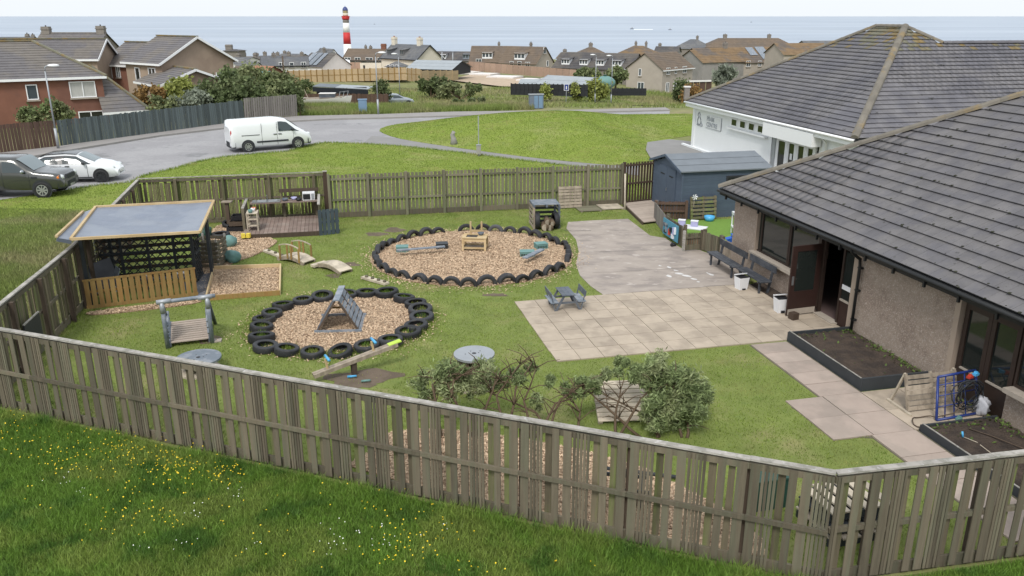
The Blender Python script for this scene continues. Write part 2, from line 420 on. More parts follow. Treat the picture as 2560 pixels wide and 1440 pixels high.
inner = [FA, FB, FC, FC + Vector((3, 12, 0)), Vector((13, 30, 0)), Vector((12, 37.2, 0)), Vector((6.6, 36.8, 0)), KC, KB, LB, LA]
sheet('lawn', inner, 'lawn', .004)
meadow = [(-40, 4), (20, 4), (20, 13.2), (11.5, 11.45), (4.58, 10.1), (-11.3, 15.95), (-12.4, 22.2), (-14.85, 32), (-16, 36), (-22, 40.5), (-42, 40)]
sheet('meadow', meadow, 'meadow_soil', .004)

# road, pavement, footpath, mown lawns
road_far = [G(*p) for p in [(-300, 470), (-60, 419), (200, 374), (400, 342), (560, 323), (700, 307), (830, 300), (960, 297), (1130, 292)]] + [Vector((3, 71.5, 0)), Vector((14, 74, 0))]
near_lawn_top = [G(*p) for p in [(170, 475), (250, 464), (335, 456), (360, 440), (440, 421), (500, 404), (560, 393), (640, 385), (720, 379), (780, 362), (812, 357), (905, 360), (1000, 366), (1150, 382), (1330, 405), (1430, 416), (1560, 428)]]
road = road_far + [Vector((13, 69, 0)), Vector((3, 67.5, 0))] + [G(*p) for p in [(1130, 300), (1000, 320), (1000, 366), (905, 360), (812, 357), (780, 362), (720, 379), (640, 385), (560, 393), (500, 404), (440, 421), (360, 440), (335, 456), (250, 464), (170, 475), (0, 500), (-300, 545)]]
sheet('road', road, 'asphalt', .008)
pave_back = [G(*p) for p in [(-300, 436), (0, 386), (150, 369), (380, 334), (560, 311), (745, 293), (960, 288), (1130, 282)]] + [Vector((3, 73.5, 0)), Vector((14, 76, 0))]
sheet('pavement', road_far + pave_back[::-1], 'pavement', .11, .11)
mb = MB()
for a, b in zip(road_far, road_far[1:]): mb.bar(a + Vector((0, 0, .06)), b + Vector((0, 0, .06)), .15, .13)
mb.build('kerb', 'kerb')['kind'] = 'structure'
path = [G(*p) for p in [(930, 340), (1000, 346), (1100, 360), (1200, 374), (1330, 391), (1470, 406), (1600, 415), (1600, 440), (1430, 417), (1330, 406), (1150, 383), (1000, 367), (905, 361)]]
sheet('footpath', path, 'footpath', .012)
near_lawn = [G(-160, 520), G(0, 501)] + near_lawn_top + [Vector((6.6, 37, 0)), KC, KB, LB + Vector((-.3, .2, 0)), Vector((-16.2, 33.6, 0)), Vector((-20, 34.6, 0)), G(-160, 575)]
sheet('verge_lawn', near_lawn, 'mown_lawn', .016)
mound_out = [G(*p) for p in [(943, 325), (965, 338), (1010, 350), (1100, 364), (1200, 378), (1330, 395), (1470, 409), (1570, 416), (1650, 400), (1632, 385), (1622, 362), (1660, 350), (1712, 350)]] + \
    [Vector(p + (0,)) for p in [(10.2, 56), (13, 58.5), (24, 66), (23, 72), (12, 71.5), (3, 70), (-2, 68.8)]] + [G(*p) for p in [(1130, 299), (1050, 305), (975, 313)]]
mo = smooth_poly(mound_out, 1); cen = Vector((3.5, 61, 0)); rings = 14; mb = MB()
for k in range(rings + 1):
    f = k / rings
    for p in mo:
        q = p.lerp(cen, f); h = 1.25 * (1 - (1 - f) ** 2) ** 1.3 * (1 - .8 * float(ss(3, 14, q.x)))
        mb.v.append(Vector((q.x, q.y, .02 + h)))
n = len(mo)
for k in range(rings):
    for i in range(n): mb.f.append([k * n + i, k * n + (i + 1) % n, (k + 1) * n + (i + 1) % n, (k + 1) * n + i])
o = mb.build('lawn_mound', 'mown_lawn', smooth=True); o['kind'] = 'structure'
def mound_z(P):
    z = np.full(len(P), .02); c = np.array([cen.x, cen.y]); best = np.zeros(len(P))
    A = np.array([[p.x, p.y] for p in mo])
    d = P - c; ang = np.arctan2(d[:, 1], d[:, 0]); rad = np.linalg.norm(d, axis=1)
    Ad = A - c; aa = np.arctan2(Ad[:, 1], Ad[:, 0]); ar = np.linalg.norm(Ad, axis=1); od = np.argsort(aa)
    rb = np.interp(ang, aa[od], ar[od], period=2 * math.pi); f = np.clip(1 - rad / rb, 0, 1)
    return .02 + 1.25 * (1 - (1 - f) ** 2) ** 1.3 * (1 - .8 * ss(3, 14, P[:, 0]))
# the far road beyond the lawn, right
fr = [Vector((x, y, T1(x, y))) for x, y in [(8, 99), (13, 103), (19, 110), (26, 120), (34, 132), (46, 150)]]
mb = MB()
for a, b in zip(fr, fr[1:]):
    d = Vector((3.2, -5.5, 0)); mb.poly([a + Vector((0, 0, .08)), b + Vector((0, 0, .08)), b + d + Vector((0, 0, .08)), a + d + Vector((0, 0, .08))][::-1])
mb = MB()
for a, b in zip(fr, fr[1:]):
    for i in range(10):
        q = [p + Vector((4.5, -17, 0)) * f for p, f in ((a, i / 10), (b, i / 10), (b, (i + 1) / 10), (a, (i + 1) / 10))]; mb.poly([Vector((p.x, p.y, T1(p.x, p.y) + .07)) for p in q][::-1])
mb.build('far_road', 'asphalt')['kind'] = 'structure'
mb = MB()
for a, b in zip(fr, fr[1:]):
    d = Vector((-.3, 1.6, 0)); u = Vector((0, 0, .2)); mb.prism([a, b, b + d, a + d], u)
mb.build('far_pavement', 'pavement')['kind'] = 'structure'
# ------------------------------------------------------------------ ground pieces inside the fence
chips_polys = []
def NWp(st): return NW(*st)
concrete = [NW(1.58, -5.3), NW(1.58, -.75), NW(.6, -.1), NW(-.6, .1), G(1825, 655), G(1748, 626), G(1704, 622), G(1662, 596), G(1625, 590), G(1570, 548), G(1480, 552), G(1420, 556), G(1416, 572), G(1440, 600), G(1447, 630), G(1440, 662), G(1450, 690), G(1475, 715), G(1508, 738)]
sheet('concrete_yard', concrete, 'concrete', .02, .02)
mb = MB()
for (s0, t0), (s1, t1), w_ in (((-3.2, -5.4), (-2.6, -1.2), .03), ((-.6, -4.9), (-.35, -.6), .025), ((-5.5, -4.5), (-5.2, -2.6), .02), ((-6.2, -4.2), (-5.9, -3.2), .05), ((1.56, -5.2), (1.56, -.8), .03)):
    a, b = NW(s0, t0), NW(s1, t1); d = (b - a).normalized(); q = Vector((-d.y, d.x, 0)); n = 14; L = (b - a).length; up = []; lo = []
    for i in range(n + 1):
        c = a + d * (L * i / n) + q * random.uniform(-.03, .03); h = w_ / 2 * random.uniform(.3, 1.2); up.append(c + q * h + Vector((0, 0, .0235))); lo.append(c - q * h + Vector((0, 0, .0235)))
    for i in range(n): mb.poly([lo[i], lo[i + 1], up[i + 1], up[i]])
mb.build('yard_cracks', 'crack')['kind'] = 'structure'
# chalk scribbles on the concrete
mb = MB()
for (px, py, w_, h_) in [(1650, 664, 7, 2), (1672, 668, 10, 3), (1700, 684, 22, 3), (1716, 690, 26, 4), (1733, 697, 16, 3), (1672, 690, 12, 4), (1690, 676, 12, 2), (1776, 686, 14, 4), (1768, 682, 6, 2), (1745, 704, 8, 2)]:
    c = G(px, py, .024); k = 9; pts = []
    for i in range(k):
        a = 2 * math.pi * i / k; rr = random.uniform(.6, 1.1)
        pts.append(G(px + math.cos(a) * w_ * rr * .62, py + math.sin(a) * h_ * rr * .7 + math.cos(a) * h_ * .5, .0242))
    mb.poly(pts[::-1])
mb.build('chalk_marks', 'chalk')['kind'] = 'stuff'

patio = bpy.data.objects.new('patio', None); COL.objects.link(patio); patio['kind'] = 'structure'; patio.location = NW(4, -4)
ORG[patio.name] = NW(4, -4)
sheet('bedding', [NW(1.62, -8.0), NW(1.62, -.55), NW(4.1, -.5), NW(4.1, .1), NW(6.1, .2), NW(6.1, -7.95)], 'joint', .012, .012, parent=patio)
sz = .643
s = 1.62
row = 0
while s + sz <= 6.16:
    t0 = -8.05 + random.uniform(-.008, .008)
    while t0 < .1:
        wdt = .61
        lim = -.5 if s < 4.0 else .05
        wdt = min(wdt, lim - t0)
        if wdt < .12: break
        c = NW(s + sz / 2, t0 + wdt / 2, .02 + random.uniform(-.003, .003))
        bx('slab', 'slab', patio, c, (wdt - .014, sz - .014, .03), R(13) + random.uniform(-.002, .002)); t0 += wdt
    s += sz * 1.003; row += 1
walk = bpy.data.objects.new('garden_path', None); COL.objects.link(walk); walk['kind'] = 'structure'; walk.location = NW(9, -2.4); ORG[walk.name] = NW(9, -2.4)
sheet('bedding', [NW(6.2, -2.95), NW(6.2, -1.85), NW(9.4, -1.85), NW(9.4, .0), NW(11.2, .0), NW(11.2, -1.85), NW(14.2, -1.85), NW(14.2, -2.95), NW(11.2, -2.95), NW(11, -3.6), NW(9.6, -3.8), NW(9.5, -2.95)], 'joint', .012, .012, parent=walk)
s = 6.22
while s < 14:
    L_ = .62 if s < 9.3 else .9
    for t0, t1 in ([(-2.93, -1.92)] if (s < 9.3 or s > 11.1) else [(-3.78, -2.88), (-2.87, -1.93), (-1.92, -.98), (-.97, -.1)]):
        bx('slab', 'slab_pink' if t0 < -1.95 else 'slab', walk, NW(s + L_ / 2, (t0 + t1) / 2, .02 + random.uniform(-.004, .004)), (t1 - t0 - .014, L_ - .014, .03), R(13) + random.uniform(-.004, .004))
    s += L_
# wood chip areas
def circle(c, r, n=48, wob=.0): return [Vector((c[0] + (r + random.uniform(-wob, wob)) * math.cos(2 * math.pi * i / n), c[1] + (r + random.uniform(-wob, wob)) * math.sin(2 * math.pi * i / n), 0)) for i in range(n)]
BIG = Vector((-1.38, 27.75, 0)); BIG_R = 3.4
SML = Vector((-4.68, 21.15, 0)); SML_R = 2.28
chip_big = circle(BIG, BIG_R + .12, 48, .05); chip_small = circle(SML, SML_R - .1, 40, .03)
sand_a = [G(535, 676), G(702, 670), G(700, 738), G(516, 752)]
play_chips = smooth_poly([G(*p) for p in [(500, 745), (490, 660), (520, 600), (540, 560), (620, 560), (680, 600), (700, 605), (640, 640), (590, 655), (560, 672), (545, 700), (540, 740)]], 2)
left_chips = smooth_poly([G(*p) for p in [(205, 786), (270, 774), (400, 761), (500, 748), (505, 758), (400, 773), (240, 790)]], 1)
front_chips = smooth_poly([FA.lerp(FB, .50) + Vector((.1, .25, 0)), FA.lerp(FB, .97) + Vector((-.2, .2, 0)), G(1900, 1330), G(1740, 1235), G(1560, 1150), G(1240, 1085), G(985, 1070), G(930, 1130)], 1)
chip_defs = [('woodchip_bed', chip_big, 'big circle'), ('woodchip_bed', chip_small, 'small'), ('woodchip_bed', sand_a, ''), ('woodchip_bed', play_chips, ''), ('woodchip_bed', left_chips, ''), ('woodchip_bed', front_chips, '')]
for i, (nm, pl, _) in enumerate(chip_defs): sheet(nm, pl, 'chip_bed', .02 + .0015 * i, .02)
# worn earth
for i, (px, py, rx, ry) in enumerate([(900, 948, 1.0, .62), (940, 586, .5, .4), (985, 575, .5, .4), (872, 662, .45, .3), (1240, 738, .45, .2), (835, 690, .3, .25), (520, 850, .35, .3), (1480, 700, .3, .2)]):
    c = G(px, py); k = 26
    sheet('bare_earth', [c + Vector((rx * (.82 + .22 * math.sin(3 * j * 6.28 / k + i) + random.uniform(-.12, .12)) * math.cos(2 * math.pi * j / k), ry * (.85 + .2 * math.sin(2 * j * 6.28 / k + 2 * i) + random.uniform(-.12, .12)) * math.sin(2 * math.pi * j / k), 0)) for j in range(k)], 'dirt_patch', .009 + .0004 * i)
edge_soil = [NW(1.7, -.5), NW(1.4, .05), NW(4.2, .05), NW(4.2, -.5)]
sheet('wall_border_soil', edge_soil, 'soil', .03, .03)
turf_pts = [G(1700, 540), G(1640, 556), G(1664, 590), G(1706, 616), G(1750, 620), G(1826, 648), NW(-.6, .1), NW(-.6, 3.5), Vector((11.2, 33.6, 0)), Vector((7.4, 32.8, 0))]
sheet('artificial_turf', turf_pts, 'turf', .03, .03)
sheet('yard_paving', [(12.6, 54.0), (10.6, 55.6), (8.9, 54.2), (8.3, 51.0), (8.1, 48.0), (9.0, 44), (10.5, 39), (16, 41), (15, 46), (12.5, 52)], 'footpath', .13)

# ------------------------------------------------------------------ fences
PAT = [(.02, .14, 1), (.18, .042, 1), (.235, .042, 1), (.29, .042, 1), (.345, .042, 1), (.41, .11, 0), (.555, .115, 1), (.74, .135, 1), (.90, .042, 1), (.955, .042, 1), (1.01, .042, 1), (1.065, .042, 1), (1.12, .042, 1), (1.20, .115, 0), (1.34, .115, 1), (1.485, .10, 0), (1.61, .145, 1)]
PER = 1.785
def slat_fence(name, label, A, B, h=1.85, out=1, ms='weathered', mi='weathered_in', mc='weathered_pale', rail_out=False, phase=0.0, capw=.11, mp='weathered_dark', mr='weathered'):
    """hit-and-miss board fence; out=1 puts the outer boards on the left of A->B"""
    u = (B - A); L = u.length; u.normalize(); nrm = Vector((-u.y, u.x, 0)) * out; rz = math.atan2(u.y, u.x)
    t = thing(name, label, 'fence', A)
    Zv = Vector((0, 0, 1))
    i = 0; x0 = -phase
    while x0 < L:
        for (o_, w_, lay) in PAT:
            c = x0 + o_ + w_ / 2
            if c < .02 or c > L - .02: continue
            zt = (h - .03 if lay else h - .17) + random.uniform(-.006, .004); zb = .07 if lay else .17
            bx('slat', ms if lay else mi, t, A + u * c + nrm * (.048 if lay else -.048) + Zv * (zt + zb) / 2, (w_, .019, zt - zb), rz + random.uniform(-.02, .02),
               rm=Matrix.Rotation(rz, 3, 'Z') @ Matrix.Rotation(random.uniform(-.006, .006), 3, 'Y'))
        if 0 < x0 + 1.0: 
            px_ = max(x0 + .003, 0)
            if px_ < L: bx('post', mp, t, A + u * px_ - nrm * .115 + Zv * (h / 2 - .03), (.1, .1, h - .02), rz)
        a, b = max(x0, 0), min(x0 + PER, L)
        if b - a > .2:
            m_ = (a + b) / 2; ln = b - a - .006
            bx('rail', mr, t, A + u * m_ + Zv * (h - .09), (ln, .07, .1), rz)
            bx('rail', mr, t, A + u * m_ + nrm * (.085 if rail_out else 0) + Zv * (h * .5), (ln, .05 if rail_out else .07, .075), rz)
            bx('gravel_board', mr, t, A + u * m_ - nrm * .015 + Zv * .11, (ln, .045, .2), rz)
            bx('cap_board', mc, t, A + u * m_ + Zv * (h + .02 + random.uniform(-.004, .004)), (ln + .004, capw, .032), rz)
        x0 += PER; i += 1
    return t
slat_fence('timber_fence', 'long weathered board fence with pale cap rail along the flowery meadow', FA, FB, out=-1, rail_out=True, phase=.35)
slat_fence('timber_fence', 'short board fence turning towards the building at the front corner', FB, FC, out=-1, phase=1.05)
slat_fence('timber_fence', 'side board fence with small chalkboard beside the long meadow grass', FA, LA, out=1, ms='weathered_in', phase=.2)
slat_fence('timber_fence', 'side board fence behind the tarpaulin shelter beside rough grass', LA, LB, out=1, ms='weathered_in', phase=.6)
slat_fence('timber_fence', 'board fence with dark end post behind the play kitchen deck', LB, KB + Vector((-.1, 0, 0)), h=1.9, out=1, ms='weathered_in', capw=.06, phase=.4, mp='weathered_in')
# close-board fence with posts and gravel boards
def close_fence(name, label, A, B, h, w_, gap, ms, mp=None, bay=1.7, rails=(.35, .9), gravel=None, post_top=.06, tilt=.0, jit=.01, group=None, side=-1, hvar=.015, zf=None, base=.16):
    u = (B - A); u.z = 0; L = u.length; u.normalize(); nrm = Vector((-u.y, u.x, 0)) * side; rz = math.atan2(u.y, u.x)
    t = thing(name, label, 'fence', A, group=group); Zv = Vector((0, 0, 1)); n = int(L / (w_ + gap))
    zz = (lambda x: A.z + (B.z - A.z) * x / L) if zf is None else zf
    for i in range(n):
        c = (i + .5) * L / n; hh = h + random.uniform(-hvar, hvar); b0 = base if gravel else .04
        bx('slat', ms, t, A + u * c + Zv * (zz(c) - A.z + (hh + b0) / 2), (w_ * random.uniform(.94, 1.04), .02, hh - b0),
           rm=Matrix.Rotation(rz, 3, 'Z') @ Matrix.Rotation(random.uniform(-jit, jit) + tilt, 3, 'Y'))
    if mp:
        nb = max(1, round(L / bay))
        for i in range(nb + 1):
            c = i * L / nb
            bx('post', mp, t, A + u * c + nrm * .085 + Zv * (zz(c) - A.z + (h + post_top) / 2), (.11, .1, h + post_top), rz)
            if i < nb:
                m_ = c + L / nb / 2
                for r_ in rails: bx('rail', mp, t, A + u * m_ + nrm * .045 + Zv * (zz(m_) - A.z + h * r_), (L / nb - .12, .06, .08), rz)
                if gravel: bx('gravel_board', gravel, t, A + u * m_ + nrm * .05 + Zv * (zz(m_) - A.z + .12), (L / nb - .12, .035, .22), rz)
    return t
close_fence('picket_fence', 'mossy upright picket fence with pale post tops behind the big tyre circle', KB + Vector((.1, -.1, 0)), KC, 1.8, .118, .042, 'green_fence', 'green_fence', 1.62, (.42, .9), 'weathered')
close_fence('dark_gate_fence', 'dark brown slatted gate fence between the picket fence and the blue shed', KC + Vector((.06, 0, 0)), Vector((6.55, 36.75, 0)), 1.85, .1, .042, 'post_brown', 'post_brown', 1.8, (.05, .5, .94))
t = thing('fence_post', 'thick dark brown post where the slatted fence meets the picket fence', 'post', KB)
bx('shaft', 'post_brown', t, KB + Vector((-.02, -.14, .98)), (.16, .16, 1.96), R(13)); bx('cap', 'weathered_pale', t, KB + Vector((-.02, -.14, 1.97)), (.18, .18, .03), R(13))
pg = thing('leaning_pole', 'pale timber pole leaning against the dark gate fence', 'pole', G(1562, 525))
MB().cyl(G(1562, 525), G(1552, 470, 0) * 0 + Vector((4.95, 35.6, 1.45)), .045, .04, 8).build('shaft', 'pale_wood', pg, True)

# ------------------------------------------------------------------ tiled roofs
def proj(P):
    z = P.z - CAM_H; dep = P.y * CP - z * SP
    return 1280 + F * P.x / dep, 720 - F * (P.y * SP + z * CP) / dep, dep
def tile_mesh(name, m, w_, g):
    mb = MB(); y1 = g + .05; x = w_ / 2 - .003
    mb.add([(-x, 0, .03), (x, 0, .03), (x, y1, -.022), (-x, y1, -.022), (-x, 0, .052), (x, 0, .052), (x, y1, .006), (-x, y1, .006)],
           [(0, 3, 2, 1), (4, 5, 6, 7), (0, 1, 5, 4), (1, 2, 6, 5), (2, 3, 7, 6), (3, 0, 4, 7)])
    return mb
def emit_tiles(parent, rest, V0, F0, m):
    if not rest: return
    org = np.array(_org(parent)); VV = []; FF = []
    for i, (_, dp, P, M_) in enumerate(rest):
        VV.append(V0 @ np.array(M_).T + np.array(P) - org); FF.append(F0 + 8 * i)
    o = link('roof_tiles', np_mesh('roof_tiles', np.concatenate(VV), np.concatenate(FF), m), parent); o['kind'] = 'stuff'
def tile_faces(parent, faces, w_, g, m, limit=300, special=None):
    """faces: (origin, along-eave unit, up-slope unit, polygon in (a,b)); the tiles that show largest are parts, the rest one mass"""
    allt = []
    for (O, U, V, pl) in faces:
        N_ = U.cross(V).normalized(); a0 = min(p[0] for p in pl); a1 = max(p[0] for p in pl); b1 = max(p[1] for p in pl)
        b = 0.0; r = 0
        while b < b1 - .05:
            a = a0 + (w_ / 2 if r % 2 else 0.0)
            while a < a1 + w_:
                q = np.array([[a, min(b + g * .5, b1 - .01)]])
                if inpoly(q, pl)[0]:
                    P = O + U * a + V * b; sx, sy, dp = proj(P)
                    vis = -30 < sx < 2590 and -30 < sy < 1470
                    M_ = Matrix((U, V, N_)).transposed()
                    M_ = M_ @ Matrix.Rotation(random.uniform(-.006, .006), 3, 'Z') @ Matrix.Rotation(random.uniform(-.008, .004), 3, 'X')
                    allt.append((0 if vis else 1, dp, P, M_))
                a += w_
            b += g; r += 1
    allt.sort(key=lambda q: (q[0], q[1]))
    mb0 = tile_mesh('tile', m, w_, g); me = mb0.mesh('tile', m)
    V0 = np.array([tuple(v) for v in mb0.v]); F0 = np.array(mb0.f)
    for (_, dp, P, M_) in allt[:limit]:
        o = bpy.data.objects.new('tile', me); COL.objects.link(o); o.parent = parent
        o.matrix_basis = Matrix.Translation(P - _org(parent)) @ M_.to_4x4()
    rest = allt[limit:]
    if special:
        top = [q for q in rest if q[2].z > special[1] + random.uniform(-.5, .5)]; ids = set(id(q) for q in top); rest = [q for q in rest if id(q) not in ids]
        emit_tiles(parent, top, V0, F0, special[0])
    emit_tiles(parent, rest, V0, F0, m)
def ridge_run(parent, a, b, m='ridge_tile', r=.13, step=.45):
    n = max(1, int((b - a).length / step)); d = basis(b - a)
    mb = MB()
    for k in range(5): pass
    prof = [(math.cos(R(x)) * r, math.sin(R(x)) * r * .8) for x in (-10, 30, 65, 90, 115, 150, 190)]
    for k in range(len(prof)): mb.v.append(Vector((-.5, prof[k][0], prof[k][1])))
    for k in range(len(prof)): mb.v.append(Vector((.5, prof[k][0] * 1.08, prof[k][1] * 1.1)))
    kk = len(prof); mb.f += [[i, i + 1, kk + i + 1, kk + i] for i in range(kk - 1)]; mb.f += [list(range(kk))[::-1], list(range(kk, 2 * kk))]
    me = mb.mesh('ridge_tile', m)
    for i in range(n):
        p = a.lerp(b, (i + .5) / n); o = bpy.data.objects.new('ridge_tile', me); COL.objects.link(o); o.parent = parent
        o.matrix_basis = Matrix.Translation(p - _org(parent)) @ d.to_4x4() @ Matrix.Diagonal(((b - a).length / n * 1.03, 1, 1, 1))
# ------------------------------------------------------------------ nursery building
Zv = Vector((0, 0, 1))
nur = thing('nursery_building', 'low pink-harled building with big grey tiled hip roof and dark brown windows', 'building', NW(0, 0))
EZ = 2.55; TP = math.tan(R(30.5)); OV = .4; S0 = -.6; S1 = 14.2; TM = 6.2
def wallseg(name, s0, s1, z0, z1, m='harl', t0=0.0, th=.25):
    return bx(name, m, nur, NW((s0 + s1) / 2, t0 + th / 2, (z0 + z1) / 2), (th, s1 - s0, z1 - z0), R(13))
wallseg('wall', S0, .85, 0, 2.5); wallseg('wall', .85, 4.35, 0, .85)
wallseg('wall', 5.9, 6.2, 0, 2.5, 'harl_smooth'); wallseg('wall', 6.2, 9.55, 0, 2.5, 'harl', -.02)
wallseg('wall', 9.55, 9.7, 0, 2.5, 'harl_smooth', -.03); wallseg('wall', 11.25, S1, 0, .8)
bx('wall', 'harl', nur, NW(S0 + .125, 6.3, 1.25), (12, .25, 2.5), R(13)); bx('wall', 'harl', nur, NW(S1 - .125, 6.3, 1.25), (12, .25, 2.5), R(13))
bx('wall', 'harl', nur, NW((S0 + S1) / 2, 12.3, 1.25), (.25, S1 - S0 - .5, 2.5), R(13))
wallseg('window_head', .85, 5.9, 2.3, 2.52, 'brown_frame', .03, .18); wallseg('window_head', 9.7, S1 - .25, 2.25, 2.5, 'brown_frame', .03, .18)
bx('floor', 'floor_inside', nur, NW(6.8, 3.3, .03), (6.4, 14, .06), R(13)); bx('inner_wall', 'wall_inside', nur, NW(6.8, 3.6, 1.25), (.1, 14.2, 2.4), R(13))  # floor and wall coloured dark for the shade seen through openings
def pane_bay(s0, s1, z0, z1, mull, m='glass_dark', t=.1):
    w_ = thing_part('window', nur); 
    mbf = MB(); fr = .06
    for z in (z0 + fr / 2, z1 - fr / 2): mbf.box(NW((s0 + s1) / 2, t, z), (.07, s1 - s0, fr), R(13))
    for s_ in [s0 + fr / 2, s1 - fr / 2]: mbf.box(NW(s_, t, (z0 + z1) / 2), (.075, fr, z1 - z0 - 2 * fr), R(13))
    o = mbf.build('window', 'brown_frame', nur)
    bb_ = MB().box(NW((s0 + s1) / 2, t + .01, (z0 + z1) / 2), (.02, s1 - s0 - 2 * fr, z1 - z0 - 2 * fr), R(13)); bb_.build('pane', m, o)
    if mull:
        for s_ in mull: MB().box(NW(s_, t - .005, (z0 + z1) / 2), (.06, .05, z1 - z0 - 2 * fr), R(13)).build('mullion', 'brown_frame', o)
    return o
def thing_part(*a): return None
pane_bay(.85, 2.72, .87, 2.3, [1.12]); pane_bay(2.74, 4.3, .87, 2.3, None)
bx('pier_cover', 'brown_frame', nur, NW(4.36, .1, 1.25), (.22, .12, 2.2), R(13))
for s_ in (.92,): bx('reveal', 'harl_smooth', nur, NW(.89, .05, 1.6), (.12, .06, 1.45), R(13))
for i in range(5):
    bx('sill', 'sill_stone', nur, NW(.85 + .7 * i + .35, -.0, .84), (.36, .694, .09), R(13))
for i in range(4):
    bx('sill', 'sill_stone', nur, NW(11.3 + .7 * i + .35, -.0, .83), (.36, .694, .1), R(13))
pane_bay(11.3, 12.7, .88, 2.25, [12.0]); pane_bay(12.72, S1 - .25, .88, 2.25, None)
# open entrance door, side light
dl = MB()
H0 = NW(4.47, -.02, 0); H1 = NW(4.55, -.95, 0)   # hinge and free edge of the open leaf
du = (H1 - H0); DW = du.length; du.normalize(); drz = math.atan2(du.y, du.x)
def dbox(mbx, x0, x1, z0, z1, th=.05): return mbx.box(H0 + du * (x0 + x1) / 2 + Zv * (z0 + z1) / 2, (x1 - x0, th, z1 - z0), drz)
dbox(dl, 0, .13, .06, 2.06); dbox(dl, DW - .16, DW, .06, 2.06); dbox(dl, .13, DW - .16, 1.9, 2.06); dbox(dl, .13, DW - .16, .06, .75)
door = dl.build('door', 'brown_door', nur)
dbox(MB(), .13, DW - .16, .75, 1.9, .012).build('pane', 'glass_dark', door)
dbox(MB(), .02, DW - .02, .07, .24, .064).build('kick_plate', 'sill_stone', door)
dbox(MB(), DW - .11, DW - .05, .95, 1.2, .08).build('handle', 'steel', door)
fr = MB()
for s_ in (4.47, 5.36, 5.88): fr.box(NW(s_, .12, 1.1), (.09, .07, 2.2), R(13))
fr.build('door_frame', 'brown_frame', nur)
sl = MB().box(NW(5.62, .12, .36), (.05, .44, .72), R(13)).build('side_panel', 'brown_door', nur)
MB().box(NW(5.62, .12, 1.42), (.02, .44, 1.3), R(13)).build('side_light', 'glass_dark', nur)
MB().box(NW(5.62, .1, .75), (.06, .44, .05), R(13)).build('glazing_bar', 'sill_stone', nur)
MB().box(NW(5.62, .09, 1.12), (.012, .4, .13), R(13)).build('notice', 'white_plastic', nur)
bx('threshold', 'sill_stone', nur, NW(4.95, .05, .045), (.25, .9, .05), R(13))
# double door bay at the right
for s0 in (9.74, 10.5):
    d_ = MB()
    for s_ in (s0 + .06, s0 + .70): d_.box(NW(s_, .1, 1.12), (.06, .11, 2.2), R(13))
    for z, hh in ((2.12, .2), (.36, .6)): d_.box(NW(s0 + .38, .1, z), (.058, .53, hh), R(13))
    d2 = d_.build('door', 'brown_frame', nur)
    MB().box(NW(s0 + .38, .12, 1.34), (.015, .53, 1.36), R(13)).build('pane', 'glass_dark', d2)
    MB().box(NW(s0 + .38, .08, .68), (.05, .53, .035), R(13)).build('glazing_bar', 'sill_stone', d2)
# eaves: fascia, gutter, brackets, down pipe
bx('fascia', 'fascia_black', nur, NW((S0 + S1) / 2, -OV + .03, EZ - .11), (.04, S1 - S0 + .8, .2), R(13))
bx('soffit', 'fascia_black', nur, NW((S0 + S1) / 2, -OV / 2 + .06, EZ - .19), (OV + .1, S1 - S0 + .7, .03), R(13))
bx('fascia', 'fascia_black', nur, NW(S0 - OV + .03, 6, EZ - .11), (12, .04, .2), R(13))
gut = MB().tube([NW(S0 - OV, -OV - .05, EZ - .07), NW(S1 + .4, -OV - .05, EZ - .07)], .055, 8); gut.build('gutter', 'fascia_black', nur, True)
for i in range(14):
    bx('bracket', 'fascia_black', nur, NW(-.5 + i * 1.05, -OV - .005, EZ - .2), (.06, .05, .16), R(13))
MB().tube([NW(6.28, -OV - .04, EZ - .1), NW(6.28, -OV + .02, EZ - .22), NW(6.28, -.12, EZ - .42), NW(6.28, -.1, EZ - .6), NW(6.28, -.1, .15)], .042, 8).build('down_pipe', 'fascia_black', nur, True)
for z in (.5, 1.3, 1.9): bx('pipe_clip', 'fascia_black', nur, NW(6.28, -.06, z), (.12, .13, .04), R(13))
MB().ball(NW(10.55, -.02, 2.28), .045, 10, 6).build('alarm_lamp', 'red_plastic', nur, True)
# roof planes and tiles
c_ = R(30.5); UPW = (E1 * math.cos(c_) + Zv * math.sin(c_)); UPN = (E2 * math.cos(c_) + Zv * math.sin(c_))
SLW = TM + OV; k_ = SLW / math.cos(c_)
Ow = NW(S0 - OV, -OV, EZ); LW = S1 - S0 + 2 * OV
dk = MB()
A_, B_ = Ow, NW(S1 + OV, -OV, EZ); top0 = NW(S0 - OV + SLW, -OV + SLW, EZ + SLW * TP); top1 = NW(S1 + OV - SLW, -OV + SLW, EZ + SLW * TP)
C_, D_ = NW(S0 - OV, -OV + 2 * SLW, EZ), NW(S1 + OV, -OV + 2 * SLW, EZ)
dn = Zv * -.04
dk.add([p + dn for p in (A_, B_, C_, D_, top0, top1)], [(0, 1, 5, 4), (2, 0, 4), (3, 2, 4, 5), (1, 3, 5)])
dk.build('roof', 'roof_dark', nur)
faces = [(Ow, E2, UPW, [(0, 0), (LW, 0), (LW - SLW, k_), (SLW, k_)])]
tile_faces(nur, faces, .33, .345, 'tile_near', 300)
ridge_run(nur, A_ + Zv * .04, top0 + Zv * .04); ridge_run(nur, top0 + Zv * .04, top1 + Zv * .04)
mv = MB()
for k in range(260):
    b_ = .345 * random.randint(0, 17) + random.uniform(-.02, .03); a_ = random.uniform(b_ * math.cos(c_), 13.5)
    r_ = random.uniform(.012, .04); mv.ball(Ow + E2 * a_ + UPW * b_ + E1.cross(E2) * 0 + (E2.cross(UPW)).normalized() * (-.0) + Zv * .05, (r_ * 1.6, r_ * 1.2, r_ * .5), 6, 4)
mv.build('moss_tufts', 'moss', nur, True)['kind'] = 'stuff'
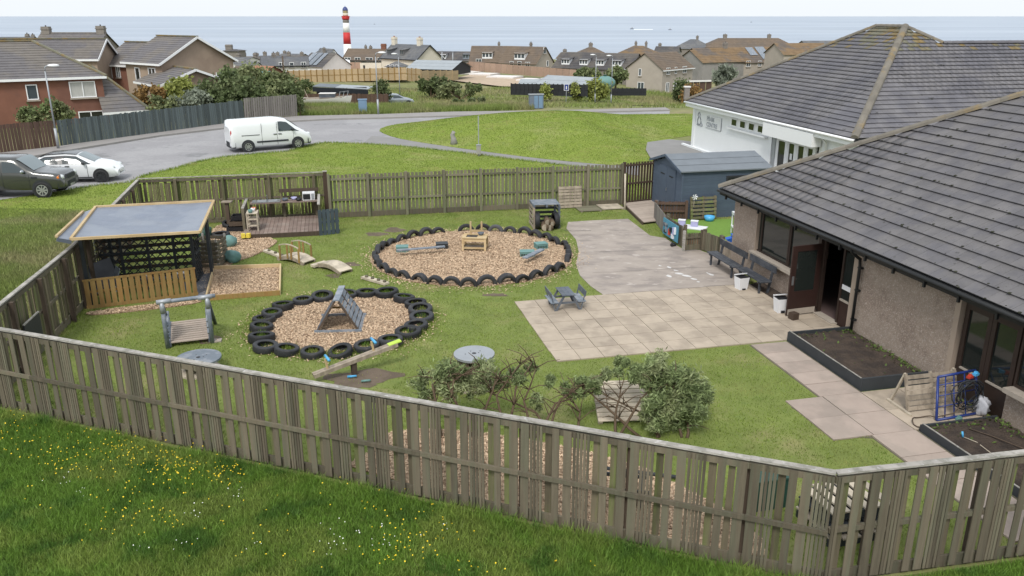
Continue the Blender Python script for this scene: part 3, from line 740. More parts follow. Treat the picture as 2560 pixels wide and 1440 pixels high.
# ------------------------------------------------------------------ planting beds by the wall
def bed(label, s0, s1, t0, t1, h):
    b = thing('planting_bed', label, 'planter', NW((s0 + s1) / 2, (t0 + t1) / 2))
    bx('side_board', 'dark_paint', b, NW((s0 + s1) / 2, t0 + .025, h / 2), (.05, s1 - s0, h), R(13))
    bx('top_edge', 'weathered_pale', b, NW((s0 + s1) / 2, t0 + .02, h + .006), (.03, s1 - s0, .012), R(13))
    bx('end_board', 'dark_paint', b, NW(s0 - .027, (t0 + t1) / 2, h / 2 - .02), (t1 - t0, .05, h - .04), R(13))
    bx('end_board', 'dark_paint', b, NW(s1 + .027, (t0 + t1) / 2, h / 2 + .01), (t1 - t0, .05, h + .02), R(13))
    n = 22; mbs = MB(); 
    for i in range(n + 1):
        for j in range(n + 1):
            p = NW(lerp(s0, s1, i / n), lerp(t0 + .05, t1, j / n), h * .62 + random.uniform(-.025, .035)); mbs.v.append(p)
    for i in range(n):
        for j in range(n): a = i * (n + 1) + j; mbs.f.append([a, a + 1, a + n + 2, a + n + 1])
    mbs.build('soil', 'soil', b, True)
    V = []; Fc = []
    for k in range(300):
        e = random.random()
        if e < .72: s_, t_ = random.uniform(s0, s1), t1 - abs(random.gauss(0, .14))
        elif e < .93: s_, t_ = s0 + abs(random.gauss(0, .15)), random.uniform(t0 + .1, t1)
        else: s_, t_ = random.uniform(s0, s1), random.uniform(t0 + .1, t1)
        if not (s0 < s_ < s1 and t0 + .06 < t_ < t1): continue
        c = NW(s_, t_, h * .62); a = random.uniform(0, 6.28); l = random.uniform(.03, .1); w_ = l * .3
        d = Vector((math.cos(a), math.sin(a), random.uniform(.2, 1.2))).normalized() * l; q = Vector((-math.sin(a), math.cos(a), 0)) * w_
        i = len(V); V += [c - q * .3, c + q * .3, c + d * .6 + q, c + d, c + d * .6 - q]; Fc.append([i, i + 1, i + 2, i + 3, i + 4])
    m2 = MB(); m2.v = V; m2.f = Fc; m2.build('weeds', 'weed', b)['kind'] = 'stuff'
    return b
bed('black-sided planting bed of bare soil between the down pipe and double doors', 6.2, 9.2, -1.86, -.06, .3)
bed('low dark-edged planting bed below the end window, a blue peg in it', 11.2, 14, -1.85, -.03, .2)
# ------------------------------------------------------------------ white hall with the big hip roof
P0 = Vector((10.81, 52.0, 0))
def PR(s, t, z=0.0): return P0 + E2 * s + E1 * t + Vector((0, 0, z))
hall = thing('white_hall', 'white rendered hall with large grey tiled hip roof and mossy peak', 'building', PR(8, 4))
HS, HW, PE_ = 17.1, 7.4, 3.0
bx('wall', 'white_paint', hall, PR(4.95, .6, 1.35), (.3, 9.5, 2.7), R(13)); bx('wall', 'white_paint', hall, PR(15.3, .6, 1.35), (.3, 2.7, 2.7), R(13))
bx('wall', 'white_paint', hall, PR(11.9, .6, 2.5), (.3, 3.9, .4), R(13))
bx('wall', 'white_paint', hall, PR(.35, 15, 1.35), (28.5, .3, 2.7), R(13)); bx('wall', 'white_paint', hall, PR(16.6, 15, 1.35), (28.5, .3, 2.7), R(13))
bx('plinth', 'white_paint', hall, PR(4.2, .42, .12), (.14, 10.5, .24), R(13)); bx('apron', 'white_slab', hall, PR(3.6, .0, .035), (.7, 8.8, .03), R(13))
for s_ in (.42, 16.68): bx('corner_pilaster', 'white_paint', hall, PR(s_, .5, 1.35), (.2, .34, 2.69), R(13))
bx('fascia', 'white_trim', hall, PR(HS / 2, .02, PE_ - .16), (.06, HS, .3), R(13)); bx('soffit', 'white_trim', hall, PR(HS / 2, .26, PE_ - .29), (.42, HS, .04), R(13))
bx('fascia', 'black_timber', hall, PR(HS - .02, 15, PE_ - .14), (30, .05, .24), R(13))
MB().tube([PR(-.05, -.08, PE_ - .06), PR(HS + .05, -.08, PE_ - .06)], .06, 8).build('gutter', 'white_trim', hall, True)
bx('porch_board', 'white_trim', hall, PR(11.9, .14, 2.52), (.5, 4.5, .62), R(13))
MB().tube([PR(14.6, .0, 2.75), PR(14.6, .35, 2.45), PR(14.6, .38, .1)], .05, 8).build('down_pipe', 'white_trim', hall, True)
# clerestory strip
ws = MB()
bx('window_band', 'white_trim', hall, PR(7.15, .43, 2.32), (.04, 4.0, .5), R(13)); bx('sill', 'white_trim', hall, PR(7.15, .36, 1.98), (.2, 4.3, .09), R(13))
for i in range(4):
    wn = bx('window', 'white_trim', hall, PR(5.65 + i * .98, .4, 2.33), (.03, .66, .44), R(13))
    MB().box(PR(5.65 + i * .98, .38, 2.33), (.012, .52, .32), R(13)).build('pane', 'glass_dark', hall)
# glazed entrance
er = MB()
for s_ in (10.2, 11.18, 12.02, 12.86, 13.62): er.box(PR(s_, .5, 1.1), (.1, .12, 2.2), R(13))
er.box(PR(11.9, .5, 2.2), (.12, 3.55, .1), R(13)); er.build('door_frame', 'white_trim', hall)
bx('side_jamb', 'galv', hall, PR(10.02, .55, 1.15), (.3, .26, 2.3), R(13))
for i, (s0, s1) in enumerate(((10.27, 11.1), (11.26, 11.94), (12.1, 12.78), (12.94, 13.55))):
    d_ = MB(); m_ = (s0 + s1) / 2; w_ = s1 - s0
    for s_ in (s0 + .05, s1 - .05): d_.box(PR(s_, .48, 1.08), (.05, .1, 2.06), R(13))
    d_.box(PR(m_, .48, .25), (.05, w_ - .2, .4), R(13)); d_.box(PR(m_, .48, 2.05), (.05, w_ - .2, .12), R(13))
    d2 = d_.build('door', 'white_trim', hall); MB().box(PR(m_, .5, 1.22), (.015, w_ - .2, 1.54), R(13)).build('pane', 'glass_dark', d2)
    if i == 1: MB().box(PR(m_, .47, 1.35), (.012, .2, .3), R(13)).build('notice', 'white_plastic', d2)
c31 = math.atan2(4.45, 7.4); kk = HW / math.cos(c31)
HUW = (E1 * math.cos(c31) + Zv * math.sin(c31)); HUS = (-E2 * math.cos(c31) + Zv * math.sin(c31)); pz = PE_ + 4.45; WR = 6.1; wz = PE_ + WR * 4.45 / 7.4
r0, r1 = PR(HW, HW, pz), PR(HS - HW, HW, pz); east0, east1 = PR(0, 2 * HW, PE_), PR(HS, 2 * HW, PE_)
dk = MB(); d_ = Zv * -.05
dk.add([p + d_ for p in (PR(0, 0, PE_), PR(HS, 0, PE_), east1, east0, r0, r1)], [(0, 1, 5, 4), (1, 2, 5), (2, 3, 4, 5), (3, 0, 4)])
wr0 = PR(HS - WR, 8.7, wz); wr1 = PR(HS - WR, 30, wz)
dk.add([p + d_ for p in (PR(HS, 8, PE_), PR(HS, 30, PE_), wr1, PR(HS - WR, 6, wz), PR(HS - 2 * WR, 30, PE_), PR(HS - 2 * WR, 8, PE_))], [(0, 1, 2, 3), (3, 2, 4, 5)])
dk.build('roof', 'roof_dark', hall)
kw = WR / math.cos(c31)
tile_faces(hall, [(PR(0, 0, PE_), E2, HUW, [(0, 0), (HS, 0), (HS - HW, kk), (HW, kk)]),
                  (PR(HS, 0, PE_), E1, HUS, [(0, 0), (30, 0), (30, kw), (8.7, kw), (HW, kk)])], .33, .325, 'tile_far', 300, ('tile_moss', pz - .75))
ridge_run(hall, PR(0, 0, PE_ + .04), r0 + Zv * .04, 'ridge_tile', .14); ridge_run(hall, PR(HS, 0, PE_ + .05), r1 + Zv * .05, 'ridge_tile', .17); ridge_run(hall, r0 + Zv * .04, r1 + Zv * .04)
ridge_run(hall, r1 + Zv * .04, wr0 + Zv * .04); ridge_run(hall, wr0 + Zv * .04, wr1 + Zv * .04, 'tile_far', .13)
# sign and emblem
sg = thing('hall_sign', 'white board lettered PRAM CENTRE on the white hall wall', 'sign', PR(3.1, .4, 1.6))
bx('board', 'white_plastic', sg, PR(3.08, .425, 2.0), (.03, 1.95, .72), R(13)); bx('edge', 'sign_text', sg, PR(4.07, .42, 2.0), (.035, .03, .72), R(13)); bx('edge', 'sign_text', sg, PR(3.08, .42, 1.635), (.035, 1.95, .025), R(13))
def lettering(txt, size, pos, parent, m, rotz, bold=.012):
    cu = bpy.data.curves.new('lettering', 'FONT'); cu.body = txt; cu.size = size; cu.extrude = .006; cu.offset = bold; cu.space_character = 1.06
    tmp = bpy.data.objects.new('tmp', cu); me = bpy.data.meshes.new_from_object(tmp); bpy.data.objects.remove(tmp); me.materials.clear(); me.materials.append(MAT[m])
    o = bpy.data.objects.new('lettering', me); COL.objects.link(o); o.parent = parent
    o.matrix_basis = Matrix.Translation(pos - _org(parent)) @ (Matrix.Rotation(rotz, 4, 'Z') @ Matrix.Rotation(math.pi / 2, 4, 'X')); return o
lettering('PRAM', .36, PR(2.22, .405, 2.05), sg, 'sign_text', R(13) - math.pi / 2)
lettering('CENTRE', .36, PR(2.22, .405, 1.71), sg, 'sign_text', R(13) - math.pi / 2)
em = thing('wall_emblem', 'grey outlined emblem of a curled figure on the white hall wall', 'emblem', PR(1.25, .4, 1.6))
def epts(l): return [PR(.8 + x, .43, 1.62 + y) for x, y in l]
for l in ([(.15, .72), (.3, .78), (.42, .68), (.36, .55), (.5, .42), (.6, .25), (.5, .1), (.3, .06), (.1, .1), (.05, .02), (.75, .0)], [(.15, .72), (.12, .58), (.22, .48), (.12, .35), (.1, .2), (.2, .12)], [(.55, .2), (.75, .12), (.8, .02)]):
    MB().tube(epts(l), .028, 6).build('outline', 'sign_text', em, True)
lw = thing('low_wall', 'dark low timber wall behind the blue shed by the white hall', 'wall', PR(10.5, -2.2))
bx('panel', 'black_timber', lw, PR(11.5, -1.2, .32), (.1, 4.6, .64), R(13))
for i, s_ in enumerate((9.6, 10.9)):
    pp = thing('pink_pipe', ('left' if i == 0 else 'right') + ' of two short pinkish pipes behind the blue shed', 'pipe', PR(s_, -2.0), group='pipes behind the shed')
    MB().cyl(PR(s_, -2.0, 0), PR(s_, -2.0, 1.0 - .1 * i), .09, .09, 10).build('shaft', 'beige_harl', pp, True)

# ------------------------------------------------------------------ blue shed
shed = thing('garden_shed', 'slate blue timber shed with grey felt roof and double doors', 'shed', Vector((6.96, 33.1, 0)))
SH0 = Vector((6.96, 33.1, 0)); SL_, SW_, SE, SA = 3.8, 3.05, 2.0, 2.42
def SHp(x, y, z): return SH0 + E1 * x - E2 * y + Zv * z
for i in range(14):
    z0 = i * SE / 14
    bx('board', 'shed_blue', shed, SHp(SL_ / 2, .0 , z0 + .0715), (SL_, .028, .139), rm=Matrix.Rotation(R(13), 3, 'Z') @ Matrix.Rotation(R(4), 3, 'X'))
for i in range(17):
    z0 = i * SE / 14; hw = SW_ / 2 if z0 + .14 < SE else max(.12, (SA - z0 - .1) / (SA - SE) * SW_ / 2)
    if z0 > SA - .1: break
    bx('board', 'shed_blue', shed, SHp(.0, SW_ / 2, z0 + .0715), (.028, 2 * hw, .139), rm=Matrix.Rotation(R(13), 3, 'Z') @ Matrix.Rotation(R(4), 3, 'Y'))
bx('back_wall', 'shed_blue', shed, SHp(SL_ / 2, SW_, SE / 2), (SL_, .03, SE), R(13)); bx('end_wall', 'shed_blue', shed, SHp(SL_, SW_ / 2, SE / 2), (.03, SW_, SE), R(13))
for x in (0, SL_): bx('corner_post', 'shed_blue', shed, SHp(x - .015 if x == 0 else x, -.015, SE / 2), (.06, .06, SE), R(13))
for y0 in (.62, 1.5):
    d_ = bx('door', 'shed_blue', shed, SHp(-.035, y0 + .43, .98), (.03, .86, 1.9), R(13))
    for z in (.35, 1.6): bx('hinge', 'black_plastic', shed, SHp(-.055, y0 + .43, z), (.012, .4, .04), R(13))
bx('handle', 'steel', shed, SHp(-.07, 1.45, 1.0), (.03, .03, .12), R(13))
wn = MB().box(SHp(2.55, -.02, 1.4), (1.25, .05, .7), R(13)).build('window', 'black_timber', shed); MB().box(SHp(2.55, -.05, 1.4), (1.1, .012, .56), R(13)).build('pane', 'glass_dark', wn); MB().box(SHp(2.55, -.06, 1.04), (1.35, .1, .05), R(13)).build('sill', 'slate_pale', wn)
rf = MB(); o1 = .16
pr = [SHp(-o1, -.14, SE - .02), SHp(-o1, SW_ / 2, SA + .02), SHp(-o1, SW_ + .14, SE - .02), SHp(-o1, SW_ + .14, SE + .03), SHp(-o1, SW_ / 2, SA + .07), SHp(-o1, -.14, SE + .03)]
rf.prism(pr, E1 * (SL_ + 2 * o1)); rfo = rf.build('roof', 'felt', shed)
for f in (.33, .66): MB().bar(SHp(-o1, -.14, SE + .035).lerp(SHp(-o1, SW_ / 2, SA + .075), f), SHp(SL_ + o1, -.14, SE + .035).lerp(SHp(SL_ + o1, SW_ / 2, SA + .075), f), .05, .012).build('felt_lap', 'felt', rfo)
for a, b in ((SHp(-o1 - .01, -.14, SE - .02), SHp(-o1 - .01, SW_ / 2, SA + .02)), (SHp(-o1 - .01, SW_ / 2, SA + .02), SHp(-o1 - .01, SW_ + .14, SE - .02))): bb('barge_board', 'shed_blue', shed, a, b, .03, .1)

# ------------------------------------------------------------------ little fenced play yard beside the shed
ramp = thing('timber_ramp', 'pale grey timber ramp deck in front of the dark gate fence', 'ramp', G(1600, 530))
ra, rb_, rc, rd = G(1560, 512), G(1640, 505), G(1630, 558), G(1618, 566)
ra = Vector((4.95, 35.6, .14)); rb_ = Vector((6.5, 36.3, .14)); rc = Vector((5.95, 32.5, .1)); rd = Vector((5.3, 32.2, .1))
for i in range(24): bb('deck_board', 'deck_pale', ramp, ra.lerp(rd, (i + .5) / 24), rb_.lerp(rc, (i + .5) / 24), .135, .03)
bb('edge_beam', 'weathered_dark', ramp, ra + Vector((-.03, 0, -.06)), rd + Vector((-.03, 0, -.04)), .05, .12)
small = 'low picket fence panels round the artificial grass'
close_fence('low_fence', 'low grey boarded fence panel beside the timber ramp', Vector((5.85, 33.0, 0)), Vector((5.86, 30.5, 0)), .78, .125, .01, 'grey_fence', 'grey_fence', 2.5, (.25, .8), group=small, side=1)
close_fence('low_fence', 'low brown boarded fence in front of the blue shed doors', Vector((5.9, 33.05, 0)), Vector((7.15, 33.0, 0)), .78, .11, .01, 'brown_fence', 'brown_fence', 1.2, (.5, .9), group=small, side=-1)
tp = close_fence('low_fence', 'low fence panel carrying the teal activity board', Vector((5.87, 30.45, 0)), Vector((6.17, 28.75, 0)), .8, .1, .02, 'weathered', 'weathered', 1.7, (.3, .8), group=small, side=1)
ab = thing('activity_board', 'teal activity board with taps and pipes on the low fence', 'board', Vector((6.0, 29.5, .15)))
AB0, AB1 = Vector((5.77, 30.35, 0)), Vector((6.05, 28.85, 0)); au = (AB1 - AB0).normalized(); an = Vector((au.y, -au.x, 0)); arz = math.atan2(au.y, au.x)
bx('panel', 'teal_board', ab, (AB0 + AB1) / 2 + an * .02 + Zv * .46, (1.5, .025, .62), arz)
for x, z, w_, h_, m in ((.2, .55, .1, .14, 'slate_paint'), (.42, .6, .2, .06, 'steel'), (.42, .45, .05, .3, 'slate_pale'), (.75, .38, .12, .22, 'red_plastic'), (.85, .5, .14, .14, 'black_plastic'), (1.1, .3, .16, .16, 'white_plastic'), (1.15, .5, .06, .3, 'lilac_plastic'), (1.3, .55, .06, .26, 'white_plastic'), (.3, .3, .12, .1, 'black_plastic')):
    bx('fitting', m, ab, AB0 + au * x + an * .06 + Zv * z, (w_, .07, h_), arz)
bf = thing('dark_lump', 'small black lump on the concrete under the teal board', 'object', G(1683, 612)); MB().ball(G(1683, 612, .06), (.12, .09, .07), 10, 6).ball(G(1680, 611, .12), (.05, .05, .09), 8, 5).build('shell', 'black_plastic', bf, True)
gt = thing('low_gate', 'round-topped low picket gate with orange patch in the play yard fence', 'gate', Vector((6.2, 28.3, 0)))
g0, g1 = Vector((6.2, 28.28, 0)), Vector((6.72, 28.42, 0)); gu = (g1 - g0).normalized(); grz = math.atan2(gu.y, gu.x)
me = MB().prism([(math.cos(R(a)) * .04, 0, .62 + math.sin(R(a)) * .04) for a in range(0, 181, 30)] + [(-.04, 0, .05), (.04, 0, .05)], (0, .02, 0)).mesh('picket', 'weathered')
for i in range(6):
    o = bpy.data.objects.new('picket', me); COL.objects.link(o); o.parent = gt; o.matrix_basis = Matrix.Translation(g0 + gu * (.03 + i * .098) - _org(gt)) @ Matrix.Rotation(grz, 4, 'Z')
for z, h_ in ((.14, .18), (.5, .06)): bx('rail', 'weathered', gt, g0.lerp(g1, .5) + Vector((0, -.02, z)), (.56, .03, h_), grz)
bx('backing', 'orange_plastic', gt, g0.lerp(g1, .5) + Vector((0, .035, .36)), (.5, .015, .26), grz)
for p, m in ((g0 + Vector((-.07, 0, 0)), 'weathered_pale'), (g1 + Vector((.07, .0, 0)), 'weathered')): bx('gate_post', m, gt, p + Zv * .38, (.08, .08, .76), grz)
close_fence('low_fence', 'low picket panel just right of the round-topped gate', Vector((6.82, 28.4, 0)), Vector((7.2, 27.55, 0)), .72, .07, .02, 'weathered', 'weathered', 1.0, (.3, .85), group=small, side=1)
close_fence('low_fence', 'low brownish picket panel against the building corner behind the bench', Vector((7.22, 27.45, 0)), Vector((7.42, 26.75, 0)), .72, .07, .02, 'pallet_wood', 'weathered', .8, (.3, .85), group=small, side=1)
def pallet(name, label, c, rz, tilt, w_=1.2, h_=.95, n=6, m='pallet_wood', bearers=3, group=None, base=True, bw=.1):
    """slatted pallet standing on its long edge and leaning by tilt"""
    t = thing(name, label, 'pallet', c, group=group); M_ = Matrix.Rotation(rz, 3, 'Z') @ Matrix.Rotation(tilt, 3, 'X'); c = Vector(c)
    for i in range(n): bx('slat', m, t, c + M_ @ Vector((0, -.05, (i + .5) * h_ / n)), (w_, .02, bw), rm=M_)
    for i in range(bearers): bx('bearer', m, t, c + M_ @ Vector(((i - (bearers - 1) / 2) * (w_ - .1) / max(1, bearers - 1), 0, h_ / 2)), (.09, .08, h_), rm=M_)
    return t
pallet('timber_pallet', 'mossy pallet with pinwheel leaning on the blue shed wall', SHp(.9, -.25, .03), R(13), R(-8), 1.15, .95, 6, 'weathered_in')
pw = thing('pinwheel', 'white pinwheel on the pallet by the blue shed', 'pinwheel', SHp(.42, -.3, .9))
mb = MB()
for k in range(6):
    a = k * math.pi / 3; c = SHp(.42, -.34, 1.0); e = Vector((math.cos(a) * .13, -.02, math.sin(a) * .13)); e2 = Vector((math.cos(a + .6) * .1, 0, math.sin(a + .6) * .1)); mb.prism([c, c + e, c + e2], (0, -.006, 0))
mb.build('vanes', 'white_plastic', pw); MB().cyl(SHp(.42, -.3, .6), SHp(.42, -.3, 1.0), .01, .01, 6).build('stick', 'pale_wood', pw)
tb = thing('play_table', 'white play table with lilac boxes on the artificial grass', 'table', G(1745, 588))
tc = Vector((6.75, 30.2, 0))
bx('top', 'white_plastic', tb, tc + Zv * .42, (1.2, .6, .03), R(-28))
for x, y in ((-.5, -.22), (.5, -.22), (.5, .22), (-.5, .22)): bx('leg', 'white_plastic', tb, tc + Matrix.Rotation(R(-28), 3, 'Z') @ Vector((x, y, .2)), (.04, .04, .4), R(-28))
for i, (x, y, lb) in enumerate(((-.35, .05, 'left pale lilac box on the white play table'), (.12, .12, 'right lilac box on the white play table'))):
    p = tc + Matrix.Rotation(R(-28), 3, 'Z') @ Vector((x, y, .435)); q = thing('storage_box', lb, 'box', p, group='boxes on the play table')
    bx('body', 'lilac_plastic', q, p + Zv * .1, (.26, .2, .2), R(-20)); bx('lid', 'white_plastic', q, p + Zv * .21, (.28, .22, .02), R(-20))
tub = thing('blue_tub', 'round light blue tub on the artificial grass', 'tub', G(1773, 552)); MB().lathe([(.001, .02), (.16, .02), (.2, .2), (.22, .2), (.17, 0), (.001, 0)], G(1773, 552, .03), 18).build('shell', 'sky_plastic', tub, True)
st = thing('white_stand', 'white shelf stand beside the building corner', 'stand', Vector((8.7, 30.6, 0))); sc_ = Vector((8.75, 30.7, 0))
for x, y in ((-.25, -.18), (.25, -.18), (.25, .18), (-.25, .18)): bx('leg', 'white_plastic', st, sc_ + Vector((x, y, .42)), (.04, .04, .84))
for z in (.3, .82): bx('shelf', 'white_plastic', st, sc_ + Zv * z, (.56, .42, .05 if z < .5 else .1))
rk = thing('blue_rocker', 'bright blue plastic rocker beside the building corner', 'rocker', Vector((8.25, 29.3, 0))); rc_ = Vector((8.3, 29.3, 0))
MB().prism([rc_ + Vector((x, -.14, z)) for x, z in ((-.42, .2), (-.3, .06), (0, .02), (.3, .06), (.42, .2), (.3, .26), (.22, .6), (.08, .62), (0, .35), (-.2, .26))], (0, .28, 0)).build('body', 'blue_plastic', rk); bx('seat', 'blue_plastic', rk, rc_ + Vector((-.05, 0, .33)), (.3, .34, .06))
wb = thing('white_board', 'patterned white board lying by the building corner', 'board', Vector((7.5, 28.2, 0))); bx('panel', 'white_plastic', wb, Vector((7.55, 28.1, .3)), (.5, .4, .03), rm=Matrix.Rotation(R(-30), 3, 'Z') @ Matrix.Rotation(R(-20), 3, 'X'))
bx('support', 'white_plastic', wb, Vector((7.6, 28.2, .14)), (.06, .06, .28))

# ------------------------------------------------------------------ benches, bins and things along the wall
def bench(label, s0, s1, t):
    b = thing('garden_bench', label, 'bench', NW((s0 + s1) / 2, t), group='dark slate benches under the windows'); m = (s0 + s1) / 2; L = s1 - s0
    for i in range(3): bx('seat_slat', 'bench_paint', b, NW(m, t - .14 + .125 * i, .43), (.115, L, .035), R(13))
    for z in (.78,): bx('back_slat', 'bench_paint', b, NW(m, t + .27, z), (.035, L, .2), R(13))
    for s_ in (s0 + .2, s1 - .2):
        bx('leg', 'bench_paint', b, NW(s_, t - .12, .21), (.05, .07, .42), R(13)); bb('leg', 'bench_paint', b, NW(s_, t + .16, 0), NW(s_, t + .3, .84), .07, .05)
        bx('bearer', 'bench_paint', b, NW(s_, t, .39), (.4, .05, .05), R(13))
bench('dark slate bench by the building corner and picket panels', -.75, 1.12, -.62); bench('dark slate bench nearest the open door with bins beside it', 1.18, 2.75, -.55)
def bin_(label, c, rz):
    b = thing('pedal_bin', label, 'bin', c, rz, group='white pedal bins', world=False)
    mb = MB(); w0, w1 = .13, .165
    mb.add([(-w0, -w0, 0), (w0, -w0, 0), (w0, w0, 0), (-w0, w0, 0), (-w1, -w1, .42), (w1, -w1, .42), (w1, w1, .42), (-w1, w1, .42)], [(3, 2, 1, 0), (0, 1, 5, 4), (1, 2, 6, 5), (2, 3, 7, 6), (3, 0, 4, 7)])
    mb.build('body', 'white_plastic', b); MB().box((0, -.02, .425), (.31, .24, .03)).build('rim', 'black_plastic', b)
    MB().add([(-.17, .17, .43), (.17, .17, .43), (.17, -.02, .5), (-.17, -.02, .5), (-.17, .17, .47), (.17, .17, .47), (.17, -.02, .53), (-.17, -.02, .53)], [(0, 1, 2, 3), (7, 6, 5, 4), (0, 4, 5, 1), (1, 5, 6, 2), (2, 6, 7, 3), (3, 7, 4, 0)]).build('lid', 'white_plastic', b)
    MB().box((0, -.15, .05), (.1, .05, .06)).build('pedal', 'black_plastic', b)
bin_('white pedal bin half behind the second dark bench', G(1852, 724), R(20)); bin_('white pedal bin with dark rim beside the open brown door', G(1950, 779, .03), R(10))
wk = thing('wood_block', 'square timber block wedging the open brown door', 'block', G(1984, 792)); bx('body', 'post_brown', wk, G(1984, 790, .12), (.2, .2, .2), R(25))
# ------------------------------------------------------------------ tyres
def lumpy(c, r, m, parent, amp=.2):
    mb = MB().ball((0, 0, 0), 1.0, 16, 10); ph = [random.uniform(0, 6) for _ in range(6)]
    for i, v in enumerate(mb.v):
        k = 1 + amp * (math.sin(5 * v.x + ph[0]) * math.sin(4 * v.y + ph[1]) + .6 * math.sin(9 * v.z + ph[2] + 3 * v.x) * math.cos(7 * v.y + ph[3]))
        mb.v[i] = Vector(c) + Vector((v.x * r[0] * k, v.y * r[1] * k, max(-1, v.z * (.75 + .25 * k)) * r[2]))
    return mb.build('body', m, parent, True)
def tyre_mesh(R_, w_, m='rubber', r_in=.6):
    prof = []
    ri = R_ * r_in
    for r, z in ((ri, -.36), (ri + .02, -.46), (R_ * .9, -.5), (R_ * .975, -.42), (R_, -.30), (R_, .30), (R_ * .975, .42), (R_ * .9, .5), (ri + .02, .46), (ri, .36), (ri + .05, .30), (R_ * .88, .34), (R_ * .93, .2), (R_ * .93, -.2), (R_ * .88, -.34), (ri + .05, -.30)): prof.append((r, z * w_))
    mb = MB(); mb.lathe(prof, (0, 0, 0), 28, closed=True); return mb.mesh('tyre', m, smooth=True)
TY = [tyre_mesh(.33, .19), tyre_mesh(.31, .18), tyre_mesh(.345, .2)]; TYG = tyre_mesh(.31, .17, 'rubber_grey')
def ordn(n): return str(n) + ('th' if 10 <= n % 100 <= 20 else {1: 'st', 2: 'nd', 3: 'rd'}.get(n % 10, 'th'))
flat = [(917, 867), (851, 880), (781, 882), (717, 875), (664, 867), (654, 844), (654, 819), (660, 799), (680, 785), (707, 765), (757, 751), (806, 742), (870, 736), (917, 733), (967, 733), (1010, 746), (1039, 760), (1051, 775), (1054, 793), (1040, 815), (1020, 832), (976, 853)]
for i, (px, py) in enumerate(flat):
    o = link('tyre', random.choice(TY)); p = G(px, py, random.uniform(.07, .11)); o.location = p; o.rotation_euler = (random.uniform(-.15, .15), random.uniform(-.15, .15), random.uniform(0, 6))
    if i == 1: o.rotation_euler = (.2, -.2, 0)
    o.scale = [random.uniform(.88, 1.07)] * 2 + [random.uniform(.85, 1.15)]
    tag(o, f'black tyre lying flat in the small ring, {ordn(i + 1)} clockwise from the seesaw', 'tyre', 'tyres lying in a ring round the climbing frame')
nbig = 37; k = 0
for i in range(nbig):
    a = -math.pi / 2 + .02 - 2 * math.pi * i / nbig       # clockwise from the front
    deg = math.degrees(a) % 360
    if 104 < deg < 112 or 333 < deg < 341: continue
    k += 1
    o = link('tyre', TYG if 68 < deg < 77 else TY[1]); rr = BIG_R + random.uniform(-.06, .06); a += random.uniform(-.018, .018); o.scale = [random.uniform(.88, 1.08)] * 2 + [random.uniform(.8, 1.2)]
    o.location = (BIG.x + rr * math.cos(a), BIG.y + rr * math.sin(a), random.uniform(-.07, .03))
    o.rotation_euler = Vector((math.cos(a), math.sin(a), random.uniform(-.14, .14))).to_track_quat('Z', 'Y').to_euler()
    tag(o, f'half-buried tyre edging the big circle, {ordn(k)} clockwise from the front middle', 'tyre', 'half-buried tyres round the big circle')
o = link('tyre', TY[2]); o.location = G(552, 588, .1); tag(o, 'loose black tyre lying on woodchips beside the tarpaulin shelter', 'tyre')
o = link('tyre', TY[1]); o.location = G(575, 560, .12); o.rotation_euler = (.2, .1, 0); tag(o, 'dark tyre lying against the fence left of the play kitchen', 'tyre')

# ------------------------------------------------------------------ big circle: crates, planks, water table
def crate(label, c, rz, m, w_=.42, d_=.34, h_=.22):
    t = thing('crate', label, 'crate', c, rz, world=False, group='plastic crates in the big circle')
    MB().box((0, 0, .012), (w_ * .86, d_ * .86, .024)).build('base', m, t)
    for sx, sy, L in ((0, -1, w_), (0, 1, w_), (-1, 0, d_), (1, 0, d_)):
        q = R(0) if sy else R(90); y = sy * d_ / 2 * .95 + sx * 0
        cc = Vector((sx * w_ / 2 * .95, sy * d_ / 2 * .95, 0)); mm = MB()
        for z, hh in ((.03, .05), (h_ - .035, .06)): mm.box(cc + Vector((0, 0, z)), (L, .02, hh), q)
        n = 7
        for i in range(n):
            e = (i / (n - 1) - .5) * (L - .03); pp = cc + (Vector((e, 0, 0)) if sy else Vector((0, e, 0))); mm.box(pp + Vector((0, 0, h_ / 2)), (.025, .018, h_ - .1), q)
        mm.build('side', m, t)
    MB().box((0, 0, h_), (w_ + .02, d_ + .02, .02)).build('rim', m, t)
crate('pale teal crate under the left end of the blue plank', G(1006, 630), R(5), 'teal_plastic'); crate('dark grey crate under the right end of the blue plank', G(1105, 622), R(8), 'dark_paint')
crate('pale green crate nearest the front of the short plank', G(1318, 641), R(4), 'teal_plastic', .5, .34, .2); crate('teal crate behind the short plank by the tyre arches', G(1352, 622), R(20), 'teal_plastic')
pl = thing('balance_plank', 'long slate blue plank laid across two crates', 'plank', G(1006, 628)); bb('board', 'slate_pale', pl, G(1003, 626, .25) + Vector((-.15, 0, 0)), G(1108, 618, .25) + Vector((.05, .1, 0)), .16, .04)
pl = thing('balance_plank', 'short slate blue plank sloping between green crates', 'plank', G(1318, 641)); bb('board', 'slate_pale', pl, G(1312, 645, .24), G(1356, 623, .26), .2, .04)
tb = thing('water_table', 'pale timber water table with sunken black tray in the big circle', 'table', G(1187, 630)); tc = G(1188, 624); rz = R(-6); TM_ = Matrix.Rotation(rz, 3, 'Z')
def tl(x, y, z): return tc + TM_ @ Vector((x, y, z))
for x0, x1, y0, y1 in ((-.45, .45, -.32, -.2), (-.45, .45, .2, .32), (-.45, -.3, -.2, .2), (.1, .45, -.2, .2)): bx('top_board', 'new_wood', tb, tl((x0 + x1) / 2, (y0 + y1) / 2, .5), (x1 - x0 - .004, y1 - y0 - .004, .035), rz)
bx('tray', 'black_plastic', tb, tl(-.1, 0, .47), (.38, .38, .05), rz)
